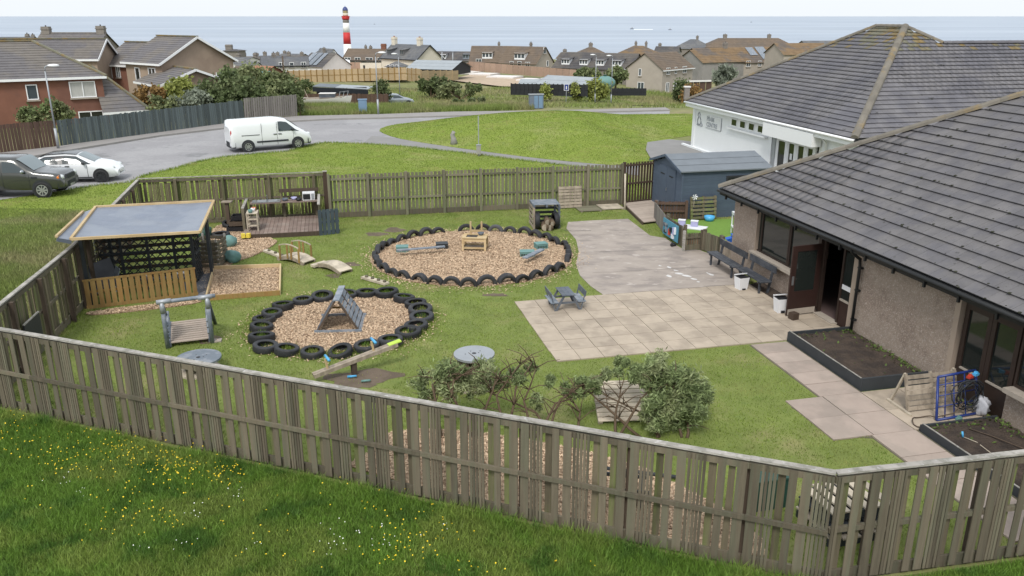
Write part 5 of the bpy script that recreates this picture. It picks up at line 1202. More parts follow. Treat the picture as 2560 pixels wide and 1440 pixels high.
for i in range(120):
    a = i * .42; c = NW(10.78 + .05 * math.sin(i * .31), -.45 + .08 * math.sin(i * .17), .5); r = .26 + .05 * math.sin(i * .53); pts.append(c + E1 * (math.cos(a) * r) + Zv * (math.sin(a) * r * 1.1) + E2 * (.06 * math.sin(i * .9)))
MB().tube(pts, .013, 6).build('coil', 'car_trim', hz, True)
pts = [NW(11.0 + .3 * math.sin(a), -1.5 + .33 * math.cos(a), .05 + .05 * math.sin(2 * a) ** 2) for a in np.arange(0, 6, .3)] + [NW(10.95, -.9, .2), NW(10.85, -.6, .4)]
MB().tube(pts, .013, 6).build('loop', 'weathered_dark', hz, True)
for i, (s_, t_, z, m, lb) in enumerate(((10.62, -.35, .82, 'red_plastic', 'red plastic toy on the blue rack'), (10.6, -.2, .86, 'sky_plastic', 'light blue plastic toy on the blue rack'), (10.95, -.75, .06, 'teal_plastic', 'pale green tray at the foot of the blue rack'))):
    q = thing('plastic_toy', lb, 'toy', NW(s_, t_, z - .05), group='toys by the blue rack'); bx('body', m, q, NW(s_, t_, z), (.13, .08, .05), R(30)); bx('grip', m, q, NW(s_ - .02, t_ + .02, z + .035), (.05, .07, .03), R(30))
bgm = thing('white_bag', 'crumpled white bag standing against the right double door', 'bag', NW(10.85, -.12)); lumpy(NW(10.85, -.16, .24), (.13, .16, .22), 'lilac_grey', bgm, .4)
pgm = thing('soil_hose', 'thin hose lying across the soil of the end bed', 'hose', NW(12, -.6, .15)); MB().tube([NW(11.5, -1.0, .15), NW(11.9, -.8, .16), NW(12.5, -.55, .15), NW(13.4, -.3, .15)], .012, 6).build('tube', 'weathered_dark', pgm, True)
pgb = thing('blue_peg', 'small blue tool handle standing in the end bed', 'peg', NW(11.75, -1.35, .12)); MB().cyl(NW(11.75, -1.35, .13), NW(11.72, -1.36, .24), .022, .02, 8).build('shaft', 'sky_plastic', pgb, True); MB().tube([NW(11.75, -1.35, .14), NW(12, -1.25, .14), NW(12.4, -1.3, .14)], .008, 5).build('cord', 'pale_wood', pgb, True)
# ------------------------------------------------------------------ pallets behind the front fence corner and in the willow
pallet('timber_pallet', 'pale slatted pallet lying tilted beside the leafy willow', Vector((2.35, 15.2, .03)), R(4), R(-62), 1.15, 1.05, 9, 'pale_wood', 3)
ps = thing('pallet_bench', 'bench knocked together from black and pale pallets behind the front fence corner', 'bench', Vector((5.2, 12.2, 0))); pc2 = Vector((5.45, 11.6, 0))
for k in range(3):
    for i in range(6): bx('slat', 'pale_wood' if k % 2 == 0 else 'dark_paint', ps, pc2 + Matrix.Rotation(R(15), 3, 'Z') @ Vector((-.5 + .2 * i, 0, .16 + .22 * k)), (.13, 1.0 - .08 * k, .03), R(15))
    for y in (-.42, 0, .42): bx('bearer', 'dark_paint', ps, pc2 + Matrix.Rotation(R(15), 3, 'Z') @ Vector((0, y * (1 - .08 * k), .07 + .22 * k)), (1.15, .08, .13), R(15))
gbx = thing('green_box', 'dark green storage box behind the front fence corner', 'box', Vector((4.4, 12.2, 0))); bx('body', 'green_plastic', gbx, Vector((4.35, 12.3, .28)), (.62, .45, .55), R(15)); bx('lid', 'green_plastic', gbx, Vector((4.35, 12.3, .575)), (.66, .49, .04), R(15))
ttr = thing('dark_trough', 'dark slatted trough on the woodchips behind the long fence', 'trough', Vector((1.9, 12.3, 0)))
for i in range(5): bx('slat', 'dark_paint', ttr, Vector((1.75 + .12 * i, 12.35, .2)), (.05, .55, .36), R(-10))
for y in (12.1, 12.6): bx('rail', 'dark_paint', ttr, Vector((2.0, y, .36)), (.7, .04, .06), R(-10))
dpk = thing('fallen_pole', 'dark pole lying on the woodchips behind the long fence', 'pole', Vector((2.3, 13, 0))); MB().cyl((1.7, 13.35, .06), (3.1, 13.0, .07), .04, .035, 8).build('shaft', 'dark_paint', dpk, True)
# ------------------------------------------------------------------ vehicles
def interp(st, x):
    for a, b in zip(st, st[1:]):
        if a[0] <= x <= b[0]:
            t = (x - a[0]) / (b[0] - a[0] + 1e-9); return [lerp(a[i], b[i], t) for i in range(7)]
    return list(st[0] if x < st[0][0] else st[-1])
def half(s):
    x, zb, zm, zt, wb, wm, wt = s
    return [(0, zb), (wb * .9, zb), (wb, zb + .1), (wm, zm - .22), (wm * .995, zm), (lerp(wm, wt, .55), lerp(zm, zt, .5)), (wt, zt - .12 * min(1, (zt - zm) * 2)), (wt * .86, zt - .025), (wt * .5, zt), (0, zt + .012)]
def side_pt(st, x, v, sgn, off=.012):
    s = interp(st, x); zm, zt, wm, wt = s[2], s[3], s[5], s[6]; A = (wm * .995, zm); B = (lerp(wm, wt, .55), lerp(zm, zt, .5)); C = (wt, zt - .12 * min(1, (zt - zm) * 2))
    p = (lerp(A[0], B[0], v * 2), lerp(A[1], B[1], v * 2)) if v < .5 else (lerp(B[0], C[0], v * 2 - 1), lerp(B[1], C[1], v * 2 - 1))
    return Vector((x, sgn * (p[0] + off), p[1] + off * .3))
def side_patch(st, poly, sgn, off, n=44):
    mb = MB(); x0, x1 = min(p[0] for p in poly), max(p[0] for p in poly); cols = []
    for i in range(n + 1):
        x = lerp(x0 + .002, x1 - .002, i / n); vs = []
        for (a, b) in zip(poly, poly[1:] + poly[:1]):
            if (a[0] - x) * (b[0] - x) <= 0 and abs(a[0] - b[0]) > 1e-6: vs.append(lerp(a[1], b[1], (x - a[0]) / (b[0] - a[0])))
        lo, hi = (min(vs), max(vs)) if vs else (.5, .5); cols.append((x, lo, hi))
    for x, lo, hi in cols:
        for j in range(7): mb.v.append(side_pt(st, x, lerp(lo, hi, j / 6), sgn, off))
    for i in range(n):
        for j in range(6):
            a = i * 7 + j; mb.f.append([a, a + 7, a + 8, a + 1] if sgn < 0 else [a, a + 1, a + 8, a + 7])
    return mb
def vehicle(name, label, cat, loc, rz, st, body, wheels, wr, glass, trim=(), screen=None, rear=None, roofm=None, roof_x=None, rim='alloy', fr_lamp=(), rr_lamp=(), arch_m='car_trim', mirror=None, bumper=None, grille=None, plate=True, handles=(), seams=(), pillars=()):
    v = thing(name, label, cat, loc, rz, world=False); xs_ = []
    for a, b in zip(st, st[1:]):
        n = max(1, int((b[0] - a[0]) / .25)); xs_ += [lerp(a[0], b[0], i / n) for i in range(n)]
    xs_.append(st[-1][0]); mb = MB(); K = None
    for x in xs_:
        h = half(interp(st, x)); ring = [(y, z) for y, z in h] + [(-y, z) for y, z in h[-2:0:-1]]; K = len(ring)
        mb.v += [Vector((x, y, z)) for y, z in ring]
    for i in range(len(xs_) - 1):
        for k in range(K): mb.f.append([i * K + k, (i + 1) * K + k, (i + 1) * K + (k + 1) % K, i * K + (k + 1) % K])
    mb.f.append(list(range(K))[::-1]); mb.f.append([(len(xs_) - 1) * K + k for k in range(K)])
    bd = mb.build('body', body, v, True); bd.data.polygons[len(bd.data.polygons) - 1].use_smooth = False; bd.data.polygons[len(bd.data.polygons) - 2].use_smooth = False
    for sgn in (-1, 1):
        for poly in pillars:
            side_patch(st, poly, sgn, .014).build('pillar', 'car_black', v, True)
        for poly in glass:
            side_patch(st, poly, sgn, .024).build('side_window', 'car_glass', v, True)
        for (x0, x1, z, hh, m, w_) in trim:
            mb = MB(); n = 6
            for i in range(n):
                xa, xb = lerp(x0, x1, i / n), lerp(x0, x1, (i + 1) / n); ya, yb = interp(st, xa)[5], interp(st, xb)[5]; mb.bar((xa, sgn * (ya + .0), z), (xb, sgn * (yb + .0), z), w_, hh)
            mb.build('side_moulding', m, v)
        for x, z in handles: MB().box((x, sgn * (interp(st, x)[5] + .015), z), (.2, .04, .045)).build('door_handle', 'car_trim', v)
        for x, z0, z1 in seams: MB().box((x, sgn * (interp(st, x)[5] - .004), (z0 + z1) / 2), (.014, .02, z1 - z0)).build('door_seam', 'car_trim', v)
        for wx in wheels:
            yw = interp(st, wx)[4]
            MB().lathe([(.001, 0), (wr + .07, 0), (wr + .07, .012), (.001, .012)], (wx, sgn * (yw + .012) , wr + .03), 24, Matrix.Rotation(R(90) * (1 if sgn < 0 else -1), 3, 'X')).build('wheel_arch', arch_m, v)
            ty = MB().lathe([(wr * .66, -.1), (wr * .9, -.11), (wr, -.08), (wr, .08), (wr * .9, .11), (wr * .66, .1)], (wx, sgn * (yw - .06), wr), 24, Matrix.Rotation(R(90), 3, 'X'), closed=True).build('wheel', 'rubber', v, True)
            rm_ = MB(); rm_.lathe([(wr * .6, .0), (wr * .68, .0), (wr * .68, .03), (wr * .6, .03)], (wx, sgn * (yw + .03), wr), 24, Matrix.Rotation(R(90), 3, 'X'), closed=True)
            for k in range(8):
                a = k * math.pi / 4; rm_.bar((wx, sgn * (yw + .03), wr), (wx + math.cos(a) * wr * .64, sgn * (yw + .03), wr + math.sin(a) * wr * .64), .03, wr * .17)
            rm_.build('rim', rim, ty); MB().lathe([(.001, .0), (wr * .62, 0)], (wx, sgn * (yw + .005), wr), 20, Matrix.Rotation(R(90), 3, 'X')).build('hub', 'car_black', ty)
        if mirror: MB().ball((mirror[0], sgn * (interp(st, mirror[0])[5] + .1), mirror[1]), (.08, .12, .09), 10, 6).build('mirror', mirror[2], v, True)
    def top_patch(x0, x1, k0, k1, m, nm):
        mb = MB(); n = 6
        for i in range(n + 1):
            x = lerp(x0, x1, i / n); s = interp(st, x)
            for j in range(5):
                yy = lerp(-1, 1, j / 4) * s[6] * lerp(k0, k1, i / n); zz = s[3] - .02 * abs(lerp(-1, 1, j / 4)) + .022; mb.v.append(Vector((x, yy, zz)))
        for i in range(n):
            for j in range(4): a = i * 5 + j; mb.f.append([a, a + 5, a + 6, a + 1])
        mb.build(nm, m, v, True)
    if screen: top_patch(*screen, 'screen_glass', 'windscreen')
    if rear: top_patch(*rear, 'car_glass', 'rear_window')
    if roofm: top_patch(roof_x[0], roof_x[1], 1.0, 1.0, roofm, 'roof_panel')
    xf, xr = st[-1][0], st[0][0]
    if bumper:
        for x, s_, (z0, z1) in ((xf - .1, 1, bumper[0]), (xr + .1, -1, bumper[1])): MB().prism([(x - .16 * s_, -interp(st, x - .2 * s_)[4] - .015, z0), (x + .05 * s_, -interp(st, x - .05 * s_)[4] * .9, z0), (x + .13 * s_, -.3, z0), (x + .13 * s_, .3, z0), (x + .05 * s_, interp(st, x - .05 * s_)[4] * .9, z0), (x - .16 * s_, interp(st, x - .2 * s_)[4] + .015, z0)], (0, 0, z1 - z0)).build('bumper', bumper[2], v)
    if grille: MB().box((grille[0], 0, grille[1]), (.1, grille[2], grille[3])).build('grille', 'car_trim', v)
    for (x, y, z, d, m) in fr_lamp + rr_lamp if isinstance(fr_lamp, tuple) else []:
        for sgn in (-1, 1): MB().ball((x, sgn * y, z), d, 10, 6).build('lamp', m, v, True)
    if plate: MB().box((xf + .02, 0, .48), (.02, .52, .11)).build('number_plate', 'plate', v)
    return v
van_st = [(-2.5, .4, 1.05, 1.5, .8, .84, .7), (-2.46, .3, 1.08, 1.84, .9, .93, .78), (-2.3, .27, 1.1, 1.92, .93, .95, .83), (.35, .27, 1.1, 1.96, .93, .95, .85), (.95, .27, 1.1, 1.88, .93, .95, .84), (1.2, .27, 1.1, 1.74, .93, .95, .82), (1.85, .27, 1.06, 1.26, .93, .94, .76), (2.1, .27, .98, 1.08, .92, .92, .74), (2.4, .28, .82, .9, .86, .87, .66), (2.52, .32, .62, .7, .74, .75, .6)]
rw, fw = G(618, 381), G(746, 371); vd = (fw - rw); va = math.atan2(vd.y, vd.x); vc = (rw + fw) / 2 + Vector((-math.sin(va), math.cos(va), 0)) * .9
van = vehicle('delivery_van', 'white panel van with grey bumpers parked on the road by the lawn', 'van', (vc.x, vc.y, .01), va, van_st, 'car_white', (-1.5, 1.6), .33,
        [[(.42, .06), (.42, .86), (.62, .9), (1.0, .86), (1.5, .30), (1.75, .08)]], trim=((-.95, 1.0, .58, .1, 'car_trim', .05), (-1.85, -.75, 1.02, .035, 'car_trim', .03)), screen=(1.83, 1.02, .93, .93), fr_lamp=((2.36, .62, .84, (.16, .16, .13), 'lamp_clear'),), rr_lamp=((-2.44, .84, 1.1, (.05, .08, .3), 'lamp_red'),),
        bumper=((.28, .62), (.28, .62), 'car_trim'), mirror=(1.3, 1.22, 'car_trim'), handles=((.2, 1.0), (.5, 1.0)), seams=((-.62, .4, 1.7), (.33, .35, 1.75), (1.35, .45, 1.0)), grille=(2.5, .62, .9, .12))
hat_st = [(-1.95, .4, .8, .9, .7, .75, .6), (-1.9, .3, .88, 1.05, .8, .83, .62), (-1.7, .22, .93, 1.3, .84, .85, .6), (-1.35, .2, .94, 1.43, .85, .86, .6), (-.4, .2, .94, 1.48, .85, .86, .61), (.15, .2, .93, 1.42, .85, .86, .6), (.95, .2, .92, 1.02, .84, .85, .62), (1.4, .22, .86, .93, .83, .84, .62), (1.8, .25, .7, .78, .76, .78, .58), (1.98, .3, .5, .58, .6, .62, .48)]
fwb = G(256, 456); hz_ = R(9); hc = fwb - Vector((math.cos(hz_), math.sin(hz_), 0)) * 1.22 + Vector((-math.sin(hz_), math.cos(hz_), 0)) * .8
vehicle('hatchback_car', 'white hatchback with black roof parked at the left road edge', 'car', (hc.x, hc.y, .01), hz_, hat_st, 'car_white', (-1.25, 1.22), .31,
        [[(-1.62, .08), (-1.5, .72), (-1.1, .86), (-.72, .2), (-.74, .06)], [(-.5, .06), (-.55, .5), (-.42, .9), (.1, .88), (.5, .45), (.72, .1)]], screen=(.92, .2, .9, .92), rear=(-1.85, -1.45, .9, .9), roofm='car_black', roof_x=(-1.6, .15), pillars=[[(-1.8, .03), (-1.62, .8), (-1.4, 1.0), (.1, 1.0), (.45, .62), (.9, .05)]], rim='car_trim', fr_lamp=((1.72, .6, .72, (.16, .12, .09), 'lamp_clear'),), rr_lamp=((-1.86, .7, .85, (.06, .12, .12), 'lamp_red'),),
        mirror=(.5, 1.0, 'car_black'), handles=((-.3, .85),), seams=((-.62, .3, .9), (.62, .3, .9)), grille=(1.93, .45, .6, .16), trim=((-.8, .8, .27, .05, 'car_trim', .03),), arch_m='rubber')
suv_st = [(-2.42, .5, 1.1, 1.2, .88, .92, .7), (-2.36, .42, 1.15, 1.75, .92, .95, .76), (-2.2, .38, 1.16, 1.86, .94, .96, .8), (-.6, .36, 1.16, 1.88, .94, .96, .82), (.35, .36, 1.15, 1.84, .94, .96, .81), (.6, .36, 1.15, 1.7, .94, .96, .8), (1.15, .36, 1.12, 1.24, .94, .95, .78), (2.0, .38, 1.05, 1.14, .93, .94, .76), (2.3, .42, .98, 1.06, .9, .91, .72), (2.42, .5, .7, .85, .8, .82, .66)]
sw = G(112, 494); sz_ = R(6); sc_ = sw - Vector((math.cos(sz_), math.sin(sz_), 0)) * 1.45 + Vector((-math.sin(sz_), math.cos(sz_), 0)) * .85
vehicle('offroad_car', 'dark grey boxy four-wheel-drive car at the left edge on the grass', 'car', (sc_.x, sc_.y, .0), sz_, suv_st, 'car_grey', (-1.4, 1.45), .37,
        [[(-2.1, .06), (-2.1, .86), (-1.2, .88), (-1.2, .06)], [(-1.1, .06), (-1.1, .88), (-.25, .88), (-.25, .06)], [(-.15, .06), (-.15, .88), (.28, .86), (.75, .3), (.92, .06)]], screen=(1.13, .45, .92, .92), rim='alloy', fr_lamp=((2.25, .72, .92, (.16, .16, .13), 'lamp_clear'), (2.2, .84, .93, (.1, .1, .1), 'lamp_amber')), rr_lamp=((-2.36, .85, 1.1, (.06, .1, .2), 'lamp_red'),),
        mirror=(.75, 1.25, 'car_silver'), handles=((-.45, 1.05), (-1.35, 1.05)), seams=((-.2, .5, 1.2), (-1.15, .5, 1.2), (.95, .5, 1.1)), grille=(2.38, .9, .9, .2), bumper=((.42, .68), (.42, .68), 'car_trim'), trim=((1.05, 1.3, .95, .08, 'car_trim', .03),))
sp_ = GT(988, 262); sp_.z = T1(sp_.x, sp_.y)
vehicle('silver_car', 'silver estate car parked behind the dark brown fence', 'car', (AT(990, 258, 96).x, 96, T1(-13, 96) + .55), R(28), [(a, b, c * 1.02, d * 1.0, e, f, g) for a, b, c, d, e, f, g in hat_st], 'car_silver', (-1.25, 1.22), .31,
        [[(-1.6, .08), (-1.5, .8), (-.75, .86), (-.75, .06)], [(-.6, .06), (-.6, .88), (.1, .86), (.68, .1)]], screen=(.92, .2, .9, .92), rear=(-1.85, -1.5, .9, .9), fr_lamp=((1.72, .6, .72, (.14, .1, .08), 'lamp_clear'),), rr_lamp=((-1.86, .66, .85, (.07, .14, .12), 'lamp_red'),), plate=False)
# caravan
cv = thing('caravan', 'white touring caravan parked in the yard behind the tan fence', 'caravan', (0, 0, 0), world=False); cl = AT(860, 180, 178); cv.location = cl; cv.rotation_euler = (0, 0, R(-70))
pr = [(-2.2, .45), (-2.25, 1.2), (-2.0, 2.1), (-1.6, 2.5), (1.6, 2.5), (2.05, 2.1), (2.3, 1.3), (2.25, .45)]
MB().prism([(x, -1.05, z) for x, z in pr][::-1], (0, 2.1, 0)).build('body', 'car_white', cv)
MB().box((2.22, 0, 1.62), (.12, 1.7, .5), rm=Matrix.Rotation(R(-14), 3, 'Y')).build('front_window', 'car_glass', cv)
for x in (-1.2, .9): MB().box((x, -1.06, 1.55), (.8, .03, .5)).build('side_window', 'car_glass', cv); MB().box((x, 1.06, 1.55), (.8, .03, .5)).build('side_window', 'car_glass', cv)
for s_ in (-1, 1): MB().cyl((0, s_ * .95, .32), (0, s_ * 1.05, .32), .32, .32, 14).build('wheel', 'rubber', cv)
MB().bar((2.2, 0, .45), (3.2, 0, .42), .3, .1).build('drawbar', 'galv', cv); MB().box((0, 0, .4), (4, 1.6, .12)).build('chassis', 'car_trim', cv)
# boat laid up on the verge
bt = thing('wooden_boat', 'white clinker boat with dark cabin laid up behind tall grass', 'boat', (0, 0, 0), world=False); bl = AT(812, 268, 84); bt.location = (bl.x, 84, bl.z + .25); bt.rotation_euler = (0, 0, R(4))
mb = MB(); NS = 13; K = 9
for i in range(NS):
    u_ = i / (NS - 1); x = -2.4 + 4.9 * u_; w_ = .95 * (math.sin(math.pi * min(1, u_ * .62 + .36)) ** .8 if u_ < .999 else 0.02); sh_ = .55 + .35 * u_ ** 2 + .1 * (1 - u_) ** 2
    for j in range(K):
        a = math.pi * j / (K - 1); mb.v.append(Vector((x + .35 * u_ * (1 - math.sin(a)) * .8, -w_ * math.cos(a), sh_ - (sh_ - .05) * math.sin(a) ** .7)))
for i in range(NS - 1):
    for j in range(K - 1): a = i * K + j; mb.f.append([a, a + 1, a + K + 1, a + K])
mb.build('hull', 'far_white', bt, True); MB().prism([(-2.3, -.8, .58), (-2.3, .8, .58), (1.8, .5, .72), (2.2, 0, .85), (1.8, -.5, .72)][::-1], (0, 0, .03)).build('deck', 'pallet_wood', bt)
MB().box((.35, 0, .85), (1.5, 1.0, .5)).build('cabin', 'slate_paint', bt); MB().box((.35, 0, 1.12), (1.6, 1.1, .05)).build('cabin_roof', 'far_white', bt)
for x in (1.5, 1.9, 2.3): MB().cyl((x, -.3, .75), (x + .15, -.2, 1.3), .025, .025, 6).build('rail_post', 'galv', bt)
MB().bar((1.6, -.25, 1.25), (2.5, -.15, 1.35), .03, .03).build('rail', 'galv', bt); MB().bar((-1.6, 0, .7), (-1.9, 0, 1.5), .05, .05).build('mast_stub', 'pale_wood', bt)
# ------------------------------------------------------------------ street furniture
def lamp(label, base, h, arm, rzl):
    t = thing('street_lamp', label, 'street lamp', base, rzl, world=False, group='grey street lamps')
    MB().cyl((0, 0, 0), (0, 0, 1.25), .085, .085, 10).build('base_column', 'galv', t, True); MB().cyl((0, 0, 1.25), (0, 0, h - .3), .055, .04, 10).build('column', 'galv', t, True)
    MB().tube([(0, 0, h - .3), (0.02, 0, h - .08), (arm * .35, 0, h), (arm, 0, h + .02)], .035, 8).build('arm', 'galv', t, True); MB().ball((arm + .2, 0, h + .03), (.34, .14, .09), 12, 6).build('lantern', 'white_trim', t, True)
lamp('grey street lamp before the brick house and boundary fences', G(146, 371, .1), 5.0, .3, R(20)); lamp('grey street lamp beside the blue roadside cabinet', XY(AT(946, 288, 70.5), .1), 5.0, .35, 0)
lamp('distant street lamp right of the silver car', Vector((AT(1001, 260, 100).x, 100, T1(-12, 100))), 6.6, .3, R(180))
for px, lb in ((1487, 'left of two street lamps before the grey gable house'), (1527, 'right of two street lamps before the grey gable house')):
    p = AT(px, 268, 112); lamp(lb, Vector((p.x, 112, T1(p.x, 112))), 6.2 + (0 if px > 1500 else .0), .3, R(180))
cbt = thing('utility_cabinet', 'pale blue roadside utility cabinet on the verge by the pavement', 'cabinet', XY(AT(907, 288, 72)))
c = XY(AT(908, 288, 72), .1); bx('body', 'blue_cabinet', cbt, c + Zv * .55, (.72, .45, 1.05), R(10)); bx('roof', 'blue_cabinet', cbt, c + Zv * 1.1, (.8, .53, .06), R(10)); bx('door', 'blue_cabinet', cbt, c + Vector((.02, -.24, .55)), (.6, .02, .95), R(10)); bx('plinth', 'concrete_post', cbt, c + Zv * -.02, (.76, .5, .14), R(10))
p = GT(1340, 272); cbt = thing('utility_cabinet', 'grey utility cabinet standing in the rough field behind the mown mound', 'cabinet', p); bx('body', 'grey_cabinet', cbt, p + Zv * .62, (1.3, .5, 1.25), R(8)); bx('roof', 'galv', cbt, p + Zv * 1.27, (1.4, .6, .06), R(8))
for x in (-.42, 0, .42): bx('door', 'blue_cabinet', cbt, p + Vector((x, -.27, .62)), (.36, .02, 1.1), R(8))
p = GT(1415, 262); si = thing('road_sign', 'blue square information sign on a thin post in the field', 'sign', p); bx('post', 'galv', si, p + Zv * 1.2, (.07, .07, 2.4)); bx('plate', 'white_plastic', si, p + Vector((0, -.05, 2.2)), (.62, .03, .85)); bx('symbol', 'royal_metal', si, p + Vector((0, -.07, 2.2)), (.5, .02, .72)); bx('mark', 'white_plastic', si, p + Vector((0, -.085, 2.15)), (.12, .012, .4))
p = G(1197, 391); pb = thing('marker_post', 'thin grey post with small box on the lawn beside the footpath', 'post', p); bx('shaft', 'galv', pb, p + Zv * 1.2, (.06, .06, 2.4)); bx('box', 'concrete_post', pb, p + Vector((0, -.06, .42)), (.26, .2, .5)); bx('lid', 'galv', pb, p + Vector((0, -.06, .69)), (.3, .24, .04))
p = G(1135, 350, .35); sm = thing('tree_stump', 'mossy leaning tree stump on the mown mound', 'stump', p - Zv * .1); MB().tube([p - Zv * .3, p + Vector((-.03, 0, .12)), p + Vector((-.1, 0, .34)), p + Vector((.0, 0, .55))], [.26, .16, .14, .13], 10).build('trunk', 'concrete_post', sm, True)
pl_ = thing('telegraph_pole', 'leaning dark telegraph pole before the white bungalow', 'pole', AT(711, 195, 142)); a = AT(711, 197, 142); bq = AT(706, 140, 142); MB().cyl(a, bq, .16, .11, 8).build('shaft', 'weathered_dark', pl_, True); MB().bar(bq + Vector((-.5, 0, -.3)), bq + Vector((.5, 0, -.3)), .08, .08).build('cross_arm', 'weathered_dark', pl_)
for i, (px, y0, y1, Y, lb) in enumerate(((1105, 128, 165, 170, 'thin pole beside the long low barn'), (1132, 130, 165, 175, 'thin pole right of the long low barn'))):
    q = thing('utility_pole', lb, 'pole', AT(px, y1, Y), group='utility poles behind the barn'); MB().cyl(AT(px, y1 + 8, Y), AT(px, y0, Y), .12, .1, 8).build('shaft', 'galv', q, True); bx('cap', 'galv', q, AT(px, y0, Y), (.3, .3, .1))
# roadside boundary fences
close_fence('boundary_fence', 'dark brown close-boarded fence at the left edge of the road', G(-60, 393) , G(150, 369), 1.75, .17, .02, 'brown_fence', None, jit=.015)
close_fence('boundary_fence', 'faded blue-green boarded fence along the pavement', G(152, 368), G(612, 305), 1.7, .15, .015, 'blue_fence', None, jit=.02, hvar=.04)
close_fence('boundary_fence', 'bare grey boarded fence at the road bend', G(613, 305), G(745, 293), 1.85, .16, .03, 'grey_fence', None, jit=.012, tilt=.03)
bw = thing('brown_yard_fence', 'dark brown boarded fence behind the white boat', 'fence', AT(750, 265, 88)); A_, B_ = AT(750, 262, 90), AT(972, 262, 92); n = 60
for i in range(n): p = A_.lerp(B_, (i + .5) / n); bx('slat', 'brown_fence', bw, Vector((p.x, p.y, p.z + .2 + random.uniform(-.03, .05))), ((B_ - A_).length / n * .95, .03, 1.9))
